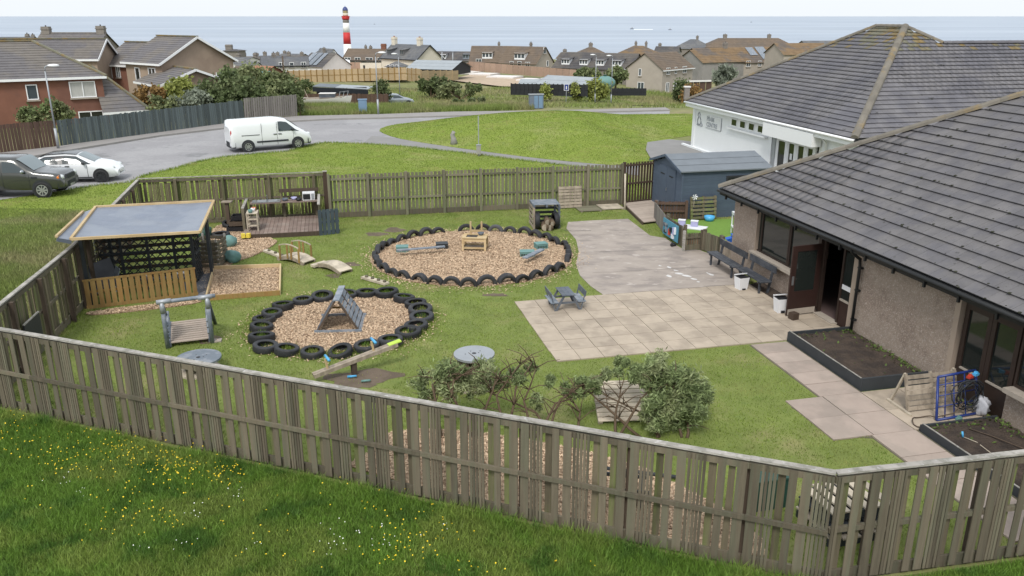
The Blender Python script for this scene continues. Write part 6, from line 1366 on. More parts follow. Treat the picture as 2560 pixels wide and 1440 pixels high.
# ------------------------------------------------------------------ houses
def courses(mb, a, b, c, d, n, lift=.035):
    """stepped courses on the roof face a-b (eave) up to d-c"""
    a, b, c, d = map(Vector, (a, b, c, d)); nr = (b - a).cross(d - a)
    nr = nr.normalized() if nr.length > 1e-6 else Vector((0, 0, 1))
    if nr.z < 0: nr = -nr
    for i in range(n):
        f0, f1 = i / n, min(1, (i + 1.15) / n); lo = nr * lift
        p = [a.lerp(d, f0) + lo, b.lerp(c, f0) + lo, b.lerp(c, f1), a.lerp(d, f1)]; q = [x - lo * 1.3 for x in (p[0], p[1])]
        mb.add(p, [(0, 1, 2, 3)]); mb.add([q[0], q[1], p[1], p[0]], [(0, 1, 2, 3)])
def house(name, label, P0, P1, dep, rise, roof, wm, rm, ridge_m='ridge_tile', wins=(), chim=(), dorm=(), n=12, ov=.3, trim='white_trim', zg=None, ze=None, cat='house', group=None, pane='glass_far', barge=True, solar=()):
    P0, P1 = Vector(P0), Vector(P1); ze = (P0.z + P1.z) / 2 if ze is None else ze; u = P1 - P0; u.z = 0; W = u.length; rz = math.atan2(u.y, u.x)
    mid = (P0 + P1) / 2; zg = min(T1(P0.x, P0.y), T1(P1.x, P1.y)) - .2 if zg is None else zg
    t = thing(name, label, cat, (P0.x, P0.y, zg), rz, world=False, group=group); H = ze - zg; D = dep; r = rise; o = ov; k = r / (D / 2)
    mb = MB(); zt = H - .02
    if roof == 'side':
        pent = [(0, 0, 0), (0, D, 0), (0, D, zt), (0, D / 2, zt + r - .03), (0, 0, zt)]; mb.prism(pent, (W, 0, 0))
    elif roof == 'front':
        k = r / (W / 2); pent = [(0, 0, 0), (W, 0, 0), (W, 0, zt), (W / 2, 0, zt + r - .03), (0, 0, zt)]; mb.prism(pent, (0, D, 0))
    else: mb.box((W / 2, D / 2, zt / 2), (W, D, zt))
    mb.build('wall', wm, t)
    rb = MB(); e = H - k * o if roof != 'front' else H - k * o; ridges = []
    if roof == 'side':
        courses(rb, (-o, -o, e), (W + o, -o, e), (W + o, D / 2, H + r), (-o, D / 2, H + r), n); courses(rb, (W + o, D + o, e), (-o, D + o, e), (-o, D / 2, H + r), (W + o, D / 2, H + r), n); ridges = [((-o, D / 2, H + r), (W + o, D / 2, H + r))]
    elif roof == 'front':
        courses(rb, (-o, D + o, e), (-o, -o, e), (W / 2, -o, H + r), (W / 2, D + o, H + r), n); courses(rb, (W + o, -o, e), (W + o, D + o, e), (W / 2, D + o, H + r), (W / 2, -o, H + r), n); ridges = [((W / 2, -o, H + r), (W / 2, D + o, H + r))]
    elif roof == 'hip':
        h = min(D / 2, W / 2 - .05) ; a, b = (h, D / 2, H + r), (W - h, D / 2, H + r)
        courses(rb, (-o, -o, e), (W + o, -o, e), b, a, n); courses(rb, (W + o, D + o, e), (-o, D + o, e), a, b, n); courses(rb, (W + o, -o, e), (W + o, D + o, e), b, b, n); courses(rb, (-o, D + o, e), (-o, -o, e), a, a, n); ridges = [(a, b), ((W + o, -o, e), b), ((-o, -o, e), a)]
    elif roof == 'lean':
        a = (0, D / 2, H + r); courses(rb, (-o, -o, e), (W + o, -o, e), a, a, n); courses(rb, (W + o, -o, e), (W + o, D + o, e), a, a, n); courses(rb, (W + o, D + o, e), (-o, D + o, e), a, a, n); ridges = [((W + o, -o, e), a), ((W + o, D + o, e), a)]
    ro = rb.build('roof', rm, t)
    if ridge_m:
        mb = MB()
        for a, b in ridges: mb.bar(Vector(a) + Zv * .06, Vector(b) + Zv * .06, .26, .12)
        mb.build('ridge', ridge_m, ro)
    if trim:
        mb = MB()
        if roof in ('side', 'hip', 'lean'): mb.bar((-o, -o - .02, e - .08), (W + o, -o - .02, e - .08), .06, .18)
        if roof == 'front':
            for x in (-o, W + o): mb.bar((x, -o, e - .08), (x, D + o, e - .08), .06, .18)
            if barge:
                for x in (-o, W + o): mb.bar((x, -o - .02, e - .06), (W / 2, -o - .02, H + r - .04), .05, .2)
        if roof == 'side' and barge:
            for x in (-o, W + o):
                for y in (-o, D + o): mb.bar((x, y, e - .06), (x, D / 2, H + r - .04), .05, .2)
        mb.build('fascia', trim, t)
    for wi in wins:
        f, x, z, w_, h_ = wi[:5]; nm = wi[5] if len(wi) > 5 else 2; pm = wi[6] if len(wi) > 6 else pane
        M_ = {'f': (lambda x, d, z: Vector((x, -d, z))), 'r': (lambda x, d, z: Vector((W + d, x, z))), 'l': (lambda x, d, z: Vector((-d, D - x, z)))}[f]; q = 0 if f == 'f' else R(90)
        fm = MB()
        for dx in ([-w_ / 2, w_ / 2] + [(-w_ / 2 + w_ * j / nm) for j in range(1, nm)]): fm.box(M_(x + dx, .04, z), (.07, .1, h_ + .07), q)
        for dz in (-h_ / 2, h_ / 2): fm.box(M_(x, .035, z + dz), (w_, .09, .07), q)
        wo_ = fm.build('window', 'white_trim' if trim != 'brown_frame' else 'brown_frame', t); MB().box(M_(x, .01, z), (w_, .03, h_), q).build('pane', pm, wo_); MB().box(M_(x, .08, z - h_ / 2 - .1), (w_ + .2, .2, .09), q).build('sill', 'sill_stone', wo_)
    for (x, y, w_, h_, m, np_) in chim:
        zt_ = H + (r * (1 - abs(y - D / 2) / (D / 2)) if roof != 'front' else r * (1 - abs(x - W / 2) / (W / 2)))
        cb_ = MB().box((x, y, zt_ - .4 + (h_ + .8) / 2 - .2), (w_, w_ * .7, h_ + .8)).box((x, y, zt_ + h_ - .18), (w_ + .16, w_ * .7 + .16, .14)).build('chimney', m, t)
        for i in range(np_): MB().cyl((x + (i - (np_ - 1) / 2) * .32, y, zt_ + h_ - .1), (x + (i - (np_ - 1) / 2) * .32, y, zt_ + h_ + .4), .12, .1, 8).build('chimney_pot', 'roof_dark' if m != 'cream_wall' else 'roof_red', cb_)
    for (x, w_, h_, m) in dorm:
        zb = H + r * .18; y0 = D / 2 * .18 - .1; y1 = D / 2 * (.18 + h_ / r) + .2
        d_ = MB().box((x, (y0 + y1) / 2, zb + h_ / 2), (w_, y1 - y0, h_)).build('dormer', m, t); MB().box((x, (y0 + y1) / 2 - .05, zb + h_ + .05), (w_ + .3, y1 - y0 + .35, .12), rm=Matrix.Rotation(R(9), 3, 'X')).build('dormer_roof', rm, d_)
        nn_ = 3 if w_ > 1.6 else 2
        for j in range(nn_): MB().box((x - w_ / 2 + w_ * (j + .5) / nn_, y0 - .03, zb + h_ * .55), (w_ / nn_ - .22, .04, h_ * .55)).build('pane', pane, d_)
    for (x, v0, v1, w_) in solar:
        a = Vector((x, lerp(-o, D / 2, v0), lerp(e, H + r, v0))); b = Vector((x, lerp(-o, D / 2, v1), lerp(e, H + r, v1))); m_ = (a + b) / 2; s_ = math.atan2(b.z - a.z, b.y - a.y); MB().box(m_ + Vector((0, -.08, .12)), (w_, (b - a).length, .05), rm=Matrix.Rotation(s_, 3, 'X')).build('solar_panel', 'slate_pale', t)
    return t
# left: brick and tan houses
house('brick_house', 'red-brick house with dark hipped tile roof at the left edge', AT(252, 177, 66) + (AT(-60, 194, 61.5) - AT(252, 177, 66)) * 2.2, AT(252, 177, 66), 8.2, 2.4, 'hip', 'brick', 'roof_grey', 'tile_moss', n=15, wins=[('f', 13.35, 3.55, .7, 1.05, 1), ('f', 16.8, 3.6, 1.75, 1.15, 2, 'curtain'), ('f', 17.1, 1.35, 1.7, 1.1, 2, 'glass_dark')], zg=-1.0)
house('brick_garage', 'low brick side wing with sloping tiled roof beside the brick house', AT(264, 274, 65.2), AT(362, 263, 67), 6.5, 3.1, 'lean', 'brick', 'roof_grey', 'tile_moss', n=13, wins=[('f', 1.0, 1.2, 1.5, 1.0, 2, 'glass_dark')], zg=-1.0, cat='garage')
house('tan_house', 'tan gabled house rising right behind the brick house', AT(241, 149, 82), AT(288, 131, 87), 11, 1.6, 'front', 'tan_harl', 'roof_grey', 'tile_moss', n=12)
house('brick_house', 'brick house with two narrow white windows beside the big tan gable', AT(254, 153, 86), AT(322, 162, 84), 6.5, 1.9, 'side', 'brick', 'roof_grey', 'tile_moss', n=12, barge=False, wins=[('f', 1.0, 3.9, .7, 1.3, 2), ('f', 2.4, 3.9, .55, 1.3, 2)])
tg = house('tan_house', 'large tan house with wide gable and dark tiled roof', AT(401, 152, 79), AT(582, 149, 85), 6.6, 2.15, 'front', 'tan_harl', 'roof_grey', 'tile_moss', n=13, wins=[('f', 6.0, 3.1, .75, 1.0, 1), ('l', 2.2, 3.5, .8, 1.4, 1, 'glass_dark'), ('l', 4.9, 3.5, 1.2, 1.5, 2, 'glass_dark')], ov=.35)
house('tan_garage', 'low tan garage with gabled roof in front of the large tan house', AT(402, 208, 74), AT(574, 205, 78), 6.5, 1.15, 'front', 'tan_harl', 'roof_grey', 'tile_moss', n=10, cat='garage')
house('stone_house', 'distant stone house with two tall chimneys above the brick roof', AT(78, 125, 128), AT(236, 123, 128), 8, 2.3, 'side', 'stone_wall', 'roof_grey', 'stone_wall', n=10, chim=[(.6, 4, 1.2, .75, 'stone_wall', 1), (9.0, 4, 1.2, .85, 'stone_wall', 1)], trim=None)
house('stone_house', 'distant slate roof with small pots at the far left edge', AT(-30, 118, 150), AT(56, 116, 150), 8, 1.6, 'side', 'stone_wall', 'roof_slate', None, n=8, chim=[(5.0, 4, .6, .3, 'stone_wall', 1), (6.0, 4, .5, .2, 'stone_wall', 1)], trim=None)
# centre, around the lighthouse
house('grey_building', 'grey flat-topped building peeping over the tan gable', AT(552, 145, 215), AT(594, 145, 215), 7, .4, 'hip', 'stone_wall', 'roof_dark', None, n=3, ze=AT(560, 128, 215).z, trim=None, chim=[(1.2, 3.5, 1.6, .9, 'stone_wall', 0)], cat='building')
for i, (x0, x1, y, Y, rf, lb) in enumerate(((588, 640, 152, 230, 'roof_brown', 'distant low roof left of the chimney row'), (640, 700, 150, 228, 'roof_slate', 'distant slate roof in the chimney row'), (700, 762, 150, 224, 'roof_dark', 'distant dark roof at the right of the chimney row'))):
    house('distant_cottage', lb, AT(x0, y, Y), AT(x1, y, Y), 7, 1.0, 'side', 'stone_wall', rf, None, n=5, chim=[(1.5, 3.5, .9, .8, 'stone_wall', 1), (5.0, 3.5, .8, .7, 'stone_wall', 1)], trim=None, group='distant cottages in a row')
for i, (x0, x1, y, Y, wm, rf, hh, lb) in enumerate(((560, 600, 158, 180, 'far_white', 'roof_slate', 1.1, 'white-walled cottage just right of the tan gable'), (604, 650, 157, 185, 'beige_harl', 'roof_dark', 1.1, 'beige cottage with dark roof behind the white cottages'), (770, 812, 152, 235, 'stone_wall', 'roof_brown', 1.4, 'distant brown-roofed house behind the solar panels'), (798, 826, 158, 210, 'far_white', 'roof_slate', .8, 'low pale cottage beside the pointed white gable'), (690, 745, 146, 250, 'stone_wall', 'roof_slate', 1.2, 'furthest slate roof in the shoreline row'), (1180, 1250, 146, 240, 'grey_harl', 'roof_dark', 1.2, 'dark distant roof behind the dormer pair'), (1392, 1440, 146, 215, 'grey_harl', 'roof_brown', 1.3, 'small brown roof left of the mossy hip roofs'), (1636, 1692, 132, 235, 'grey_harl', 'roof_dark', 1.6, 'dark roof between the mossy hip roof and grey gables'))):
    house('shore_cottage', lb, AT(x0, y, Y), AT(x1, y, Y - 2), 7.5, hh, 'side', wm, rf, None, n=5, chim=[(.8, 3.7, .8, .6, 'stone_wall', 1)], trim=None, wins=[('f', 1.6, 1.4, .8, .9, 2)], group='cottages near the shore')
house('white_cottage', 'small white gabled cottage left of the white bungalow', AT(598, 166, 150), AT(632, 164, 152), 7, 1.2, 'side', 'far_white', 'roof_slate', None, n=5, trim=None, wins=[('f', 1.2, 1.5, .8, 1.0, 2)])
house('white_bungalow', 'long white bungalow with grey slate roof behind the tan fence', AT(656, 166, 146), AT(769, 160, 148), 7.5, 1.25, 'side', 'far_white', 'roof_slate', None, n=8, wins=[('f', 3.2, 1.9, .8, .9, 2), ('f', 4.9, 1.9, .7, .8, 1), ('f', 6.9, 1.9, .8, .9, 2)], trim='black_timber', zg=AT(700, 192, 146).z, chim=[(2.0, 3.7, .7, .5, 'stone_wall', 1)])
house('white_cottage', 'white cottage end with steep little gable beside the bungalow', AT(634, 168, 143), AT(658, 167, 144), 6, .8, 'front', 'far_white', 'roof_slate', None, n=4, trim=None, wins=[('f', .9, 1.2, .6, .9, 1)])
house('solar_house', 'house whose roof carries tilted solar panels behind the white bungalow', AT(748, 166, 165), AT(806, 164, 162), 8, 2.3, 'side', 'far_white', 'roof_dark', None, n=6, solar=[(1.1, .1, .95, 1.2), (2.5, .1, .95, 1.2), (3.9, .1, .95, 1.0)], trim=None)
house('white_house', 'white two-storey house with pointed gable left of the lighthouse', AT(818, 146, 205), AT(852, 146, 207), 8, 2.2, 'front', 'far_white', 'roof_slate', None, n=6, trim=None, wins=[('f', 1.7, 3.0, .7, .9, 2)], chim=[(.6, 3, .6, 1.5, 'stone_wall', 1)])
house('grey_bungalow', 'grey bungalow with long mossy brown roof below the lighthouse', AT(857, 149, 195), AT(968, 150, 193), 9, 2.3, 'side', 'grey_harl', 'roof_brown', None, n=9, wins=[('f', 1.2, 1.9, 1.4, .9, 2), ('f', 3.6, 1.9, 1.3, .9, 2), ('f', 6.4, 1.9, 1.6, .9, 2), ('f', 9.0, 1.9, 1.4, .9, 2)], chim=[(4.0, 4.5, .5, .5, 'stone_wall', 1), (5.2, 4.5, .6, .4, 'stone_wall', 1), (8.4, 4.5, 1.1, .9, 'brick', 0)], trim='black_timber')
house('cream_house', 'cream cottage with two tall chimneys and small dormers', AT(953, 142, 180), AT(1042, 147, 172), 6.8, 2.6, 'side', 'cream_wall', 'roof_slate', None, n=10, chim=[(.4, 3.4, 1.1, 1.2, 'cream_wall', 2), (8.7, 3.4, 1.1, 1.2, 'cream_wall', 2)], dorm=[(2.0, 1.1, 1.2, 'roof_slate'), (6.2, 1.1, 1.2, 'roof_slate')], trim='black_timber')
house('conservatory', 'small glazed cream porch in front of the cream cottage', AT(965, 165, 166), AT(1004, 165, 165), 3, .8, 'hip', 'cream_wall', 'roof_slate', None, n=4, wins=[('f', .5, 1.0, .6, 1.2, 1), ('f', 1.4, 1.0, .6, 1.2, 1), ('f', 2.3, 1.0, .6, 1.2, 1)], trim=None, zg=AT(985, 183, 166).z, cat='porch')
yw = thing('yard_wall', 'low cream wall with a dark gate before the grey bungalow', 'wall', AT(902, 176, 176)); A_, B_ = AT(902, 178, 176), AT(955, 178, 174); bb('panel', 'cream_wall', yw, A_ + Zv * .8, B_ + Zv * .8, .25, 1.7); bx('gate', 'black_timber', yw, A_.lerp(B_, .2) + Vector((0, -.15, .6)), (.6, .06, 1.2))
house('long_barn', 'long low shed with grey sheet roof and dark walls beside the cream cottage', AT(1018, 172, 150), AT(1128, 172, 147), 8.5, 1.25, 'side', 'black_timber', 'metal_roof', None, n=3, trim=None, zg=AT(1070, 187, 149).z, cat='barn')
house('dark_terrace', 'long distant dark roof with white windows right of the cream cottage', AT(1084, 150, 232), AT(1185, 152, 230), 9, 2.2, 'side', 'grey_harl', 'roof_dark', None, n=6, dorm=[(2.5, 1.6, 1.1, 'white_trim'), (9.2, 2.4, 1.3, 'slate_pale')], trim=None)
house('dormer_house', 'steep brown-roofed house with white dormer, left of the pair', AT(1175, 153, 190), AT(1264, 154, 189), 8, 3.2, 'side', 'grey_harl', 'roof_brown', None, n=10, dorm=[(3.8, 2.3, 1.35, 'white_trim')], chim=[(6.0, 4, .5, .6, 'stone_wall', 1)], trim=None, wins=[('f', 2, 1.6, 1.2, 1, 2)])
house('dormer_house', 'steep brown-roofed house with pale gable and dormer, right of the pair', AT(1250, 154, 182), AT(1340, 159, 177), 7.0, 3.2, 'side', 'beige_harl', 'roof_brown', None, n=10, dorm=[(4.6, 2.6, 1.35, 'white_trim')], chim=[(5.6, 3.5, .5, .6, 'stone_wall', 1)], trim=None, wins=[('f', 3.0, 1.3, .9, 1.5, 1), ('f', 5.0, 1.6, .9, 1, 1), ('f', 7, 1.5, 1.1, 1, 2), ('r', 3.4, 4.3, 1.0, 1.2, 1), ('r', 4.6, 1.6, .7, 1.1, 1)])
house('dormer_terrace', 'dark-roofed terrace with four small white dormers', AT(1383, 164, 166), AT(1572, 177, 158), 8.5, 2.7, 'side', 'stone_wall', 'roof_dark', None, n=10, dorm=[(2.3, 1.7, 1.05, 'white_trim'), (6.2, 1.7, 1.05, 'white_trim'), (9.6, 1.7, 1.05, 'white_trim'), (13.1, 1.9, 1.05, 'white_trim')], trim=None)
house('brown_house', 'mossy hip-roofed house with short chimney behind the dormer terrace', AT(1432, 140, 200), AT(1530, 141, 200), 8, 1.9, 'hip', 'grey_harl', 'roof_brown', None, n=7, chim=[(4.5, 4, .9, .8, 'stone_wall', 1)], trim=None)
house('brown_house', 'mossy hip-roofed house with two thin chimneys behind the dormer terrace', AT(1525, 141, 196), AT(1645, 143, 192), 9, 2.3, 'hip', 'grey_harl', 'roof_lichen', None, n=8, chim=[(4.9, 4.5, .5, .7, 'stone_wall', 1), (7.3, 4.5, .5, .7, 'stone_wall', 1)], trim=None)
house('grey_house', 'plain grey gable-ended house with brown tiled roof behind black fence', AT(1567, 169, 154), AT(1657, 173, 149), 10.5, 2.6, 'front', 'beige_harl', 'roof_brown', None, n=10, wins=[('f', 2.9, 3.6, .5, 1.2, 1), ('f', 3.2, .9, 1.3, 1.9, 2), ('r', 1.8, 3.9, 1.1, 1.1, 2), ('r', 4.4, 3.9, .6, 1.1, 1), ('r', 7.5, 3.9, 1.3, 1.1, 2), ('r', 1.8, 1.1, 1.0, 1.6, 2), ('r', 4.4, 1.1, .8, 1.6, 1)], trim='white_trim', barge=False)
house('gable_house', 'grey gable house with lichen-edged roof right of the plain grey one', AT(1694, 146, 186), AT(1757, 160, 178), 11, 2.3, 'front', 'grey_harl', 'roof_lichen', None, n=8, trim=None, barge=False)
rgt = house('pale_terrace', 'beige terrace with orange-lichen roof and solar panels', AT(1758, 160, 179), AT(1990, 150, 188), 8.5, 2.9, 'side', 'beige_harl', 'roof_lichen', None, n=9, wins=[('f', 1.2, 3.7, 1.0, 1.1, 2), ('f', 6.6, 3.6, 1.6, 1.2, 2), ('f', 11.5, 3.7, 1.0, 1.2, 2), ('f', 14.5, 3.7, .8, 1.1, 2)], chim=[(8.2, 4.2, .9, .9, 'stone_wall', 1)], solar=[(14.2, .45, .95, 1.9), (17.0, .2, .98, 2.4)], trim=None)
house('distant_house', 'distant slate-roofed house above the grey gable roofs', AT(1682, 122, 262), AT(1772, 120, 258), 9, 2.6, 'hip', 'stone_wall', 'roof_slate', None, n=6, chim=[(6.5, 4.5, .7, .8, 'stone_wall', 1)], trim=None, wins=[('f', 1.5, 3.4, 1.2, 1.4, 2)])
house('distant_house', 'distant long brown roof with two chimneys on the skyline', AT(1766, 118, 258), AT(1992, 117, 258), 9, 2.5, 'hip', 'stone_wall', 'roof_brown', None, n=6, chim=[(6.5, 4.5, 1.1, .9, 'stone_wall', 1), (20, 4.5, 1.0, .9, 'stone_wall', 1)], trim=None)
house('distant_house', 'distant slate roof just left of the white hall roof', AT(2018, 116, 250), AT(2120, 114, 250), 9, 1.4, 'side', 'stone_wall', 'roof_slate', None, n=5, trim=None)
house('orange_roof_house', 'orange lichened roof end peeping above the white hall hip', AT(1960, 140, 170), AT(2080, 130, 172), 8, 2.0, 'side', 'beige_harl', 'roof_lichen', None, n=6, trim=None)
house('metal_shed', 'long grey shed with pale metal roof in the field', AT(1342, 209, 124), AT(1456, 214, 119), 6.5, 1.0, 'side', 'grey_cabinet', 'metal_roof', None, n=2, trim='galv', cat='shed')
house('metal_shed', 'small lean-to shed left of the long metal-roofed shed', AT(1299, 213, 125), AT(1341, 212, 124.5), 4.5, .7, 'side', 'grey_cabinet', 'metal_roof', None, n=2, trim=None, cat='shed')
house('red_shed', 'orange-roofed garden shed behind the bushes', AT(612, 186, 128), AT(655, 184, 126), 4.5, 1.1, 'side', 'brick', 'roof_red', None, n=4, trim=None, cat='shed')
house('garden_shed', 'low brown shed with pale door beside the tan gable', AT(584, 175, 130), AT(615, 178, 130), 4, .6, 'side', 'far_white', 'roof_brown', None, n=3, trim=None, cat='shed')
house('garden_shed', 'small shed with pale green roof right of the orange-roofed shed', AT(634, 186, 122), AT(666, 186, 122), 2.5, .4, 'side', 'brick', 'teal_plastic', None, n=2, trim=None, cat='shed')
bs_ = thing('boat_shed', 'low black shed with sheet roof behind the brown fence', 'shed', AT(800, 240, 97)); A_, B_ = AT(792, 243, 97), AT(918, 243, 99); L = (B_ - A_); zt = AT(800, 219, 97).z
for i in range(6): p = A_.lerp(B_, (i + .5) / 6); bx('wall_panel', 'black_timber' if i not in (1, 2) else 'grey_cabinet', bs_, Vector((p.x, p.y, (p.z + zt) / 2 - .6)), (L.length / 6 - .02, .12, zt - p.z + 1.0), math.atan2(L.y, L.x))
ra_, rb_ = AT(781, 217, 96.4), AT(920, 224, 98.4)
for i in range(5): a, b = ra_.lerp(rb_, i / 5), ra_.lerp(rb_, (i + 1) / 5); mb = MB(); q = Vector((.3, 2.6, .12)); mb.prism([a + Vector((.03, 0, 0)), b, b + q, a + q], (0, 0, .07)); mb.build('roof_sheet', 'metal_roof' if i > 1 else 'felt', bs_)
bb('fascia', 'black_sheet', bs_, ra_ - Zv * .28, rb_ - Zv * .28, .08, .5)
# far fences
def panel_fence(label, A, B, h, n, m, mp, top=.08):
    t = thing('panel_fence', label, 'fence', A); u = (B - A)
    for i in range(n):
        p = A.lerp(B, (i + .5) / n); bx('panel', m, t, p + Zv * h / 2, (Vector((u.x, u.y, 0)).length / n - .1, .06, h), math.atan2(u.y, u.x))
        if mp:
            q = A.lerp(B, i / n); bx('post', mp, t, q + Zv * (h + top) / 2 + Vector((0, -.06, 0)), (.13, .14, h + top), math.atan2(u.y, u.x)); bx('rail', mp, t, p + Zv * h * .55 + Vector((0, -.05, 0)), (Vector((u.x, u.y, 0)).length / n - .16, .05, .08), math.atan2(u.y, u.x))
panel_fence('pale tan timber fence along the far side of the field', AT(722, 207, 138), AT(1018, 200, 132), 1.9, 20, 'tan_fence', 'gold_wood'); panel_fence('tan fence end turning towards the rough grass', AT(1020, 202, 131), AT(1052, 205, 126), 1.9, 3, 'tan_fence', 'gold_wood'); panel_fence('tan fence beside the building plot and reeds', AT(1054, 202, 128), AT(1146, 200, 140), 1.5, 6, 'tan_fence', 'tan_fence')
panel_fence('pinkish boarded fence round the empty building plot', AT(1128, 180, 166), AT(1172, 176, 172), 1.5, 4, 'pink_fence', None); panel_fence('long pinkish boarded fence behind the concrete foundations', AT(1172, 176, 172), AT(1440, 200, 150), 1.75, 18, 'pink_fence', None)
panel_fence('black boarded fence before the metal-roofed shed', AT(1278, 237, 116), AT(1470, 241, 112), 1.5, 18, 'black_timber', 'black_timber'); panel_fence('black boarded fence below the plain grey gable house', AT(1526, 239, 124), AT(1616, 239, 124), 1.05, 9, 'black_timber', 'black_timber')
panel_fence('dark short fence left of the tan field fence', AT(690, 206, 136), AT(726, 207, 137), 1.7, 6, 'weathered_dark', 'weathered_dark'); panel_fence('brown garage boarding below the pale terrace', AT(1716, 238, 142), AT(1778, 236, 142), 2.2, 4, 'brown_fence', None); panel_fence('brick-coloured yard wall behind the caravan', AT(806, 178, 186), AT(905, 180, 184), 2.0, 6, 'pink_fence', None)
gt_ = thing('garage_coping', 'white coping on the brown garage boarding', 'coping', AT(1716, 204, 142)); bb('slab', 'far_white', gt_, AT(1716, 203.5, 141.9), AT(1778, 202, 141.9), .3, .25)
lot = [AT(1118, 196, 150), AT(1180, 180, 165), AT(1430, 203, 146), AT(1390, 218, 132), AT(1250, 210, 136)]
mb = MB(); mb.poly([Vector((p.x, p.y, T1(p.x, p.y) + .25)) for p in lot]); mb.build('building_plot', 'sand')['kind'] = 'structure'
yl = [AT(770, 190, 150), AT(770, 178, 185), AT(1000, 178, 185), AT(1020, 190, 145)]; MB().poly([Vector((p.x, p.y, max(p.z, T1(p.x, p.y)) + .05)) for p in yl][::-1]).build('gravel_yard', 'sand')['kind'] = 'structure'
for i, (px, py, w_) in enumerate(((1180, 182, 3.0), (1212, 187, 4.5), (1262, 194, 5.5), (1335, 202, 5), (1372, 201, 4))):
    p = GT(px, py + 3); q = thing('foundation_slab', ['small', 'second', 'third', 'fourth', 'last'][i] + ' white concrete foundation on the plot counting from the left', 'foundation', p, group='foundations on the plot'); bx('slab', 'white_slab', q, p + Zv * .3, (w_, 4.5, .35), R(-25)); bx('edge_course', 'concrete_post', q, p + Zv * .1, (w_ + .3, 4.8, .2), R(-25))
tk = thing('green_tank', 'pale green rounded oil tank behind the trees', 'tank', AT(1512, 215, 118)); c = AT(1512, 207, 118); MB().ball(c, (1.5, 1.0, .95), 14, 8).build('shell', 'teal_plastic', tk, True); MB().cyl(c + Zv * .9, c + Zv * 1.1, .25, .25, 10).build('cap', 'green_plastic', tk)
gp_ = thing('gate_pier', 'stone gate pier beside bushes at the far road', 'pier', AT(1716, 246, 118)); p = AT(1716, 246, 118); bx('shaft', 'stone_wall', gp_, p + Zv * .7, (.7, .7, 1.7)); bx('cap', 'far_white', gp_, p + Zv * 1.6, (.9, .9, .15))
# ------------------------------------------------------------------ lighthouse and boats
lh = thing('lighthouse', 'red and white banded lighthouse with blue dome on the shore', 'lighthouse', (0, 0, 0), world=False); LY = 520.0; b = AT(873, 190, LY); lh.location = (b.x, LY, -22)
def lz(py): return AT(873, py, LY).z + 22
def lr(py): return lerp(1.75, 2.5, (py - 40) / 100)
def band(nm, m, y0, y1): MB().cyl((0, 0, lz(y1)), (0, 0, lz(y0)), lr(y1), lr(y0), 24).build(nm, m, lh, True)
band('white_band', 'light_white', 110, 205); band('red_band', 'light_red', 81, 110); band('white_band', 'light_white', 57, 81); band('grey_band', 'stone_wall', 49, 57)
MB().cyl((0, 0, lz(49)), (0, 0, lz(42)), 2.1, 2.35, 24).build('gallery', 'light_red', lh, True); MB().cyl((0, 0, lz(42)), (0, 0, lz(40)), 2.5, 2.5, 24).build('gallery_rail', 'light_red', lh)
MB().cyl((0, 0, lz(40)), (0, 0, lz(33)), 1.65, 1.6, 20).build('lantern_base', 'cream_wall', lh, True); MB().cyl((0, 0, lz(33)), (0, 0, lz(26)), 1.5, 1.5, 16).build('lantern', 'lantern_glass', lh)
for k in range(8): a = k * math.pi / 4; MB().cyl((1.53 * math.cos(a), 1.53 * math.sin(a), lz(33)), (1.53 * math.cos(a), 1.53 * math.sin(a), lz(26)), .1, .1, 6).build('glazing_bar', 'light_blue', lh)
MB().lathe([(1.7, 0), (1.6, .6), (1.25, 1.4), (.7, 1.95), (.22, 2.2), (.0, 2.25)], (0, 0, lz(26)), 20).build('dome', 'light_blue', lh, True); MB().cyl((0, 0, lz(18)), (0, 0, lz(14)), .12, .1, 6).build('finial', 'light_blue', lh)
def boat(label, px, py, L_, rz, wake=0):
    d = _ray(px, py); t_ = (-30 - CAM_H) / d.z; p = Vector((d.x * t_, d.y * t_, -30)); q = thing('fishing_boat', label, 'boat', p, rz, world=False, group='boats on the sea'); s_ = L_ / 18
    MB().prism([(-5 * s_, -1.5 * s_, 0), (3 * s_, -1.5 * s_, 0), (5.2 * s_, 0, 0), (3 * s_, 1.5 * s_, 0), (-5 * s_, 1.5 * s_, 0)], (0, 0, 1.7 * s_)).build('hull', 'grey_cabinet', q); MB().box((0, 0, 2.8 * s_), (3 * s_, 2 * s_, 2.4 * s_)).build('wheelhouse', 'grey_harl', q); MB().cyl((-1 * s_, 0, 2 * s_), (-1 * s_, 0, 6.5 * s_), .15 * s_, .1 * s_, 6).build('mast', 'galv', q)
    return p
boat('small boat on the sea right of the lighthouse', 936, 61, 14, R(0)); wp = boat('boat with white wake on the open sea', 1580, 73, 22, R(170)); boat('tiny boat following the one with the wake', 1675, 75, 18, R(170)); boat('boat near the horizon above the white hall', 1878, 56, 20, R(10))
wk_ = [Vector((G(px, py, -29.8).x, G(px, py, -29.8).y, -29.8)) for px, py in ((1584, 73.2), (1632, 73.0), (1632, 74.2), (1584, 74.6))]; MB().poly(wk_).build('boat_wake', 'foam')['kind'] = 'stuff'
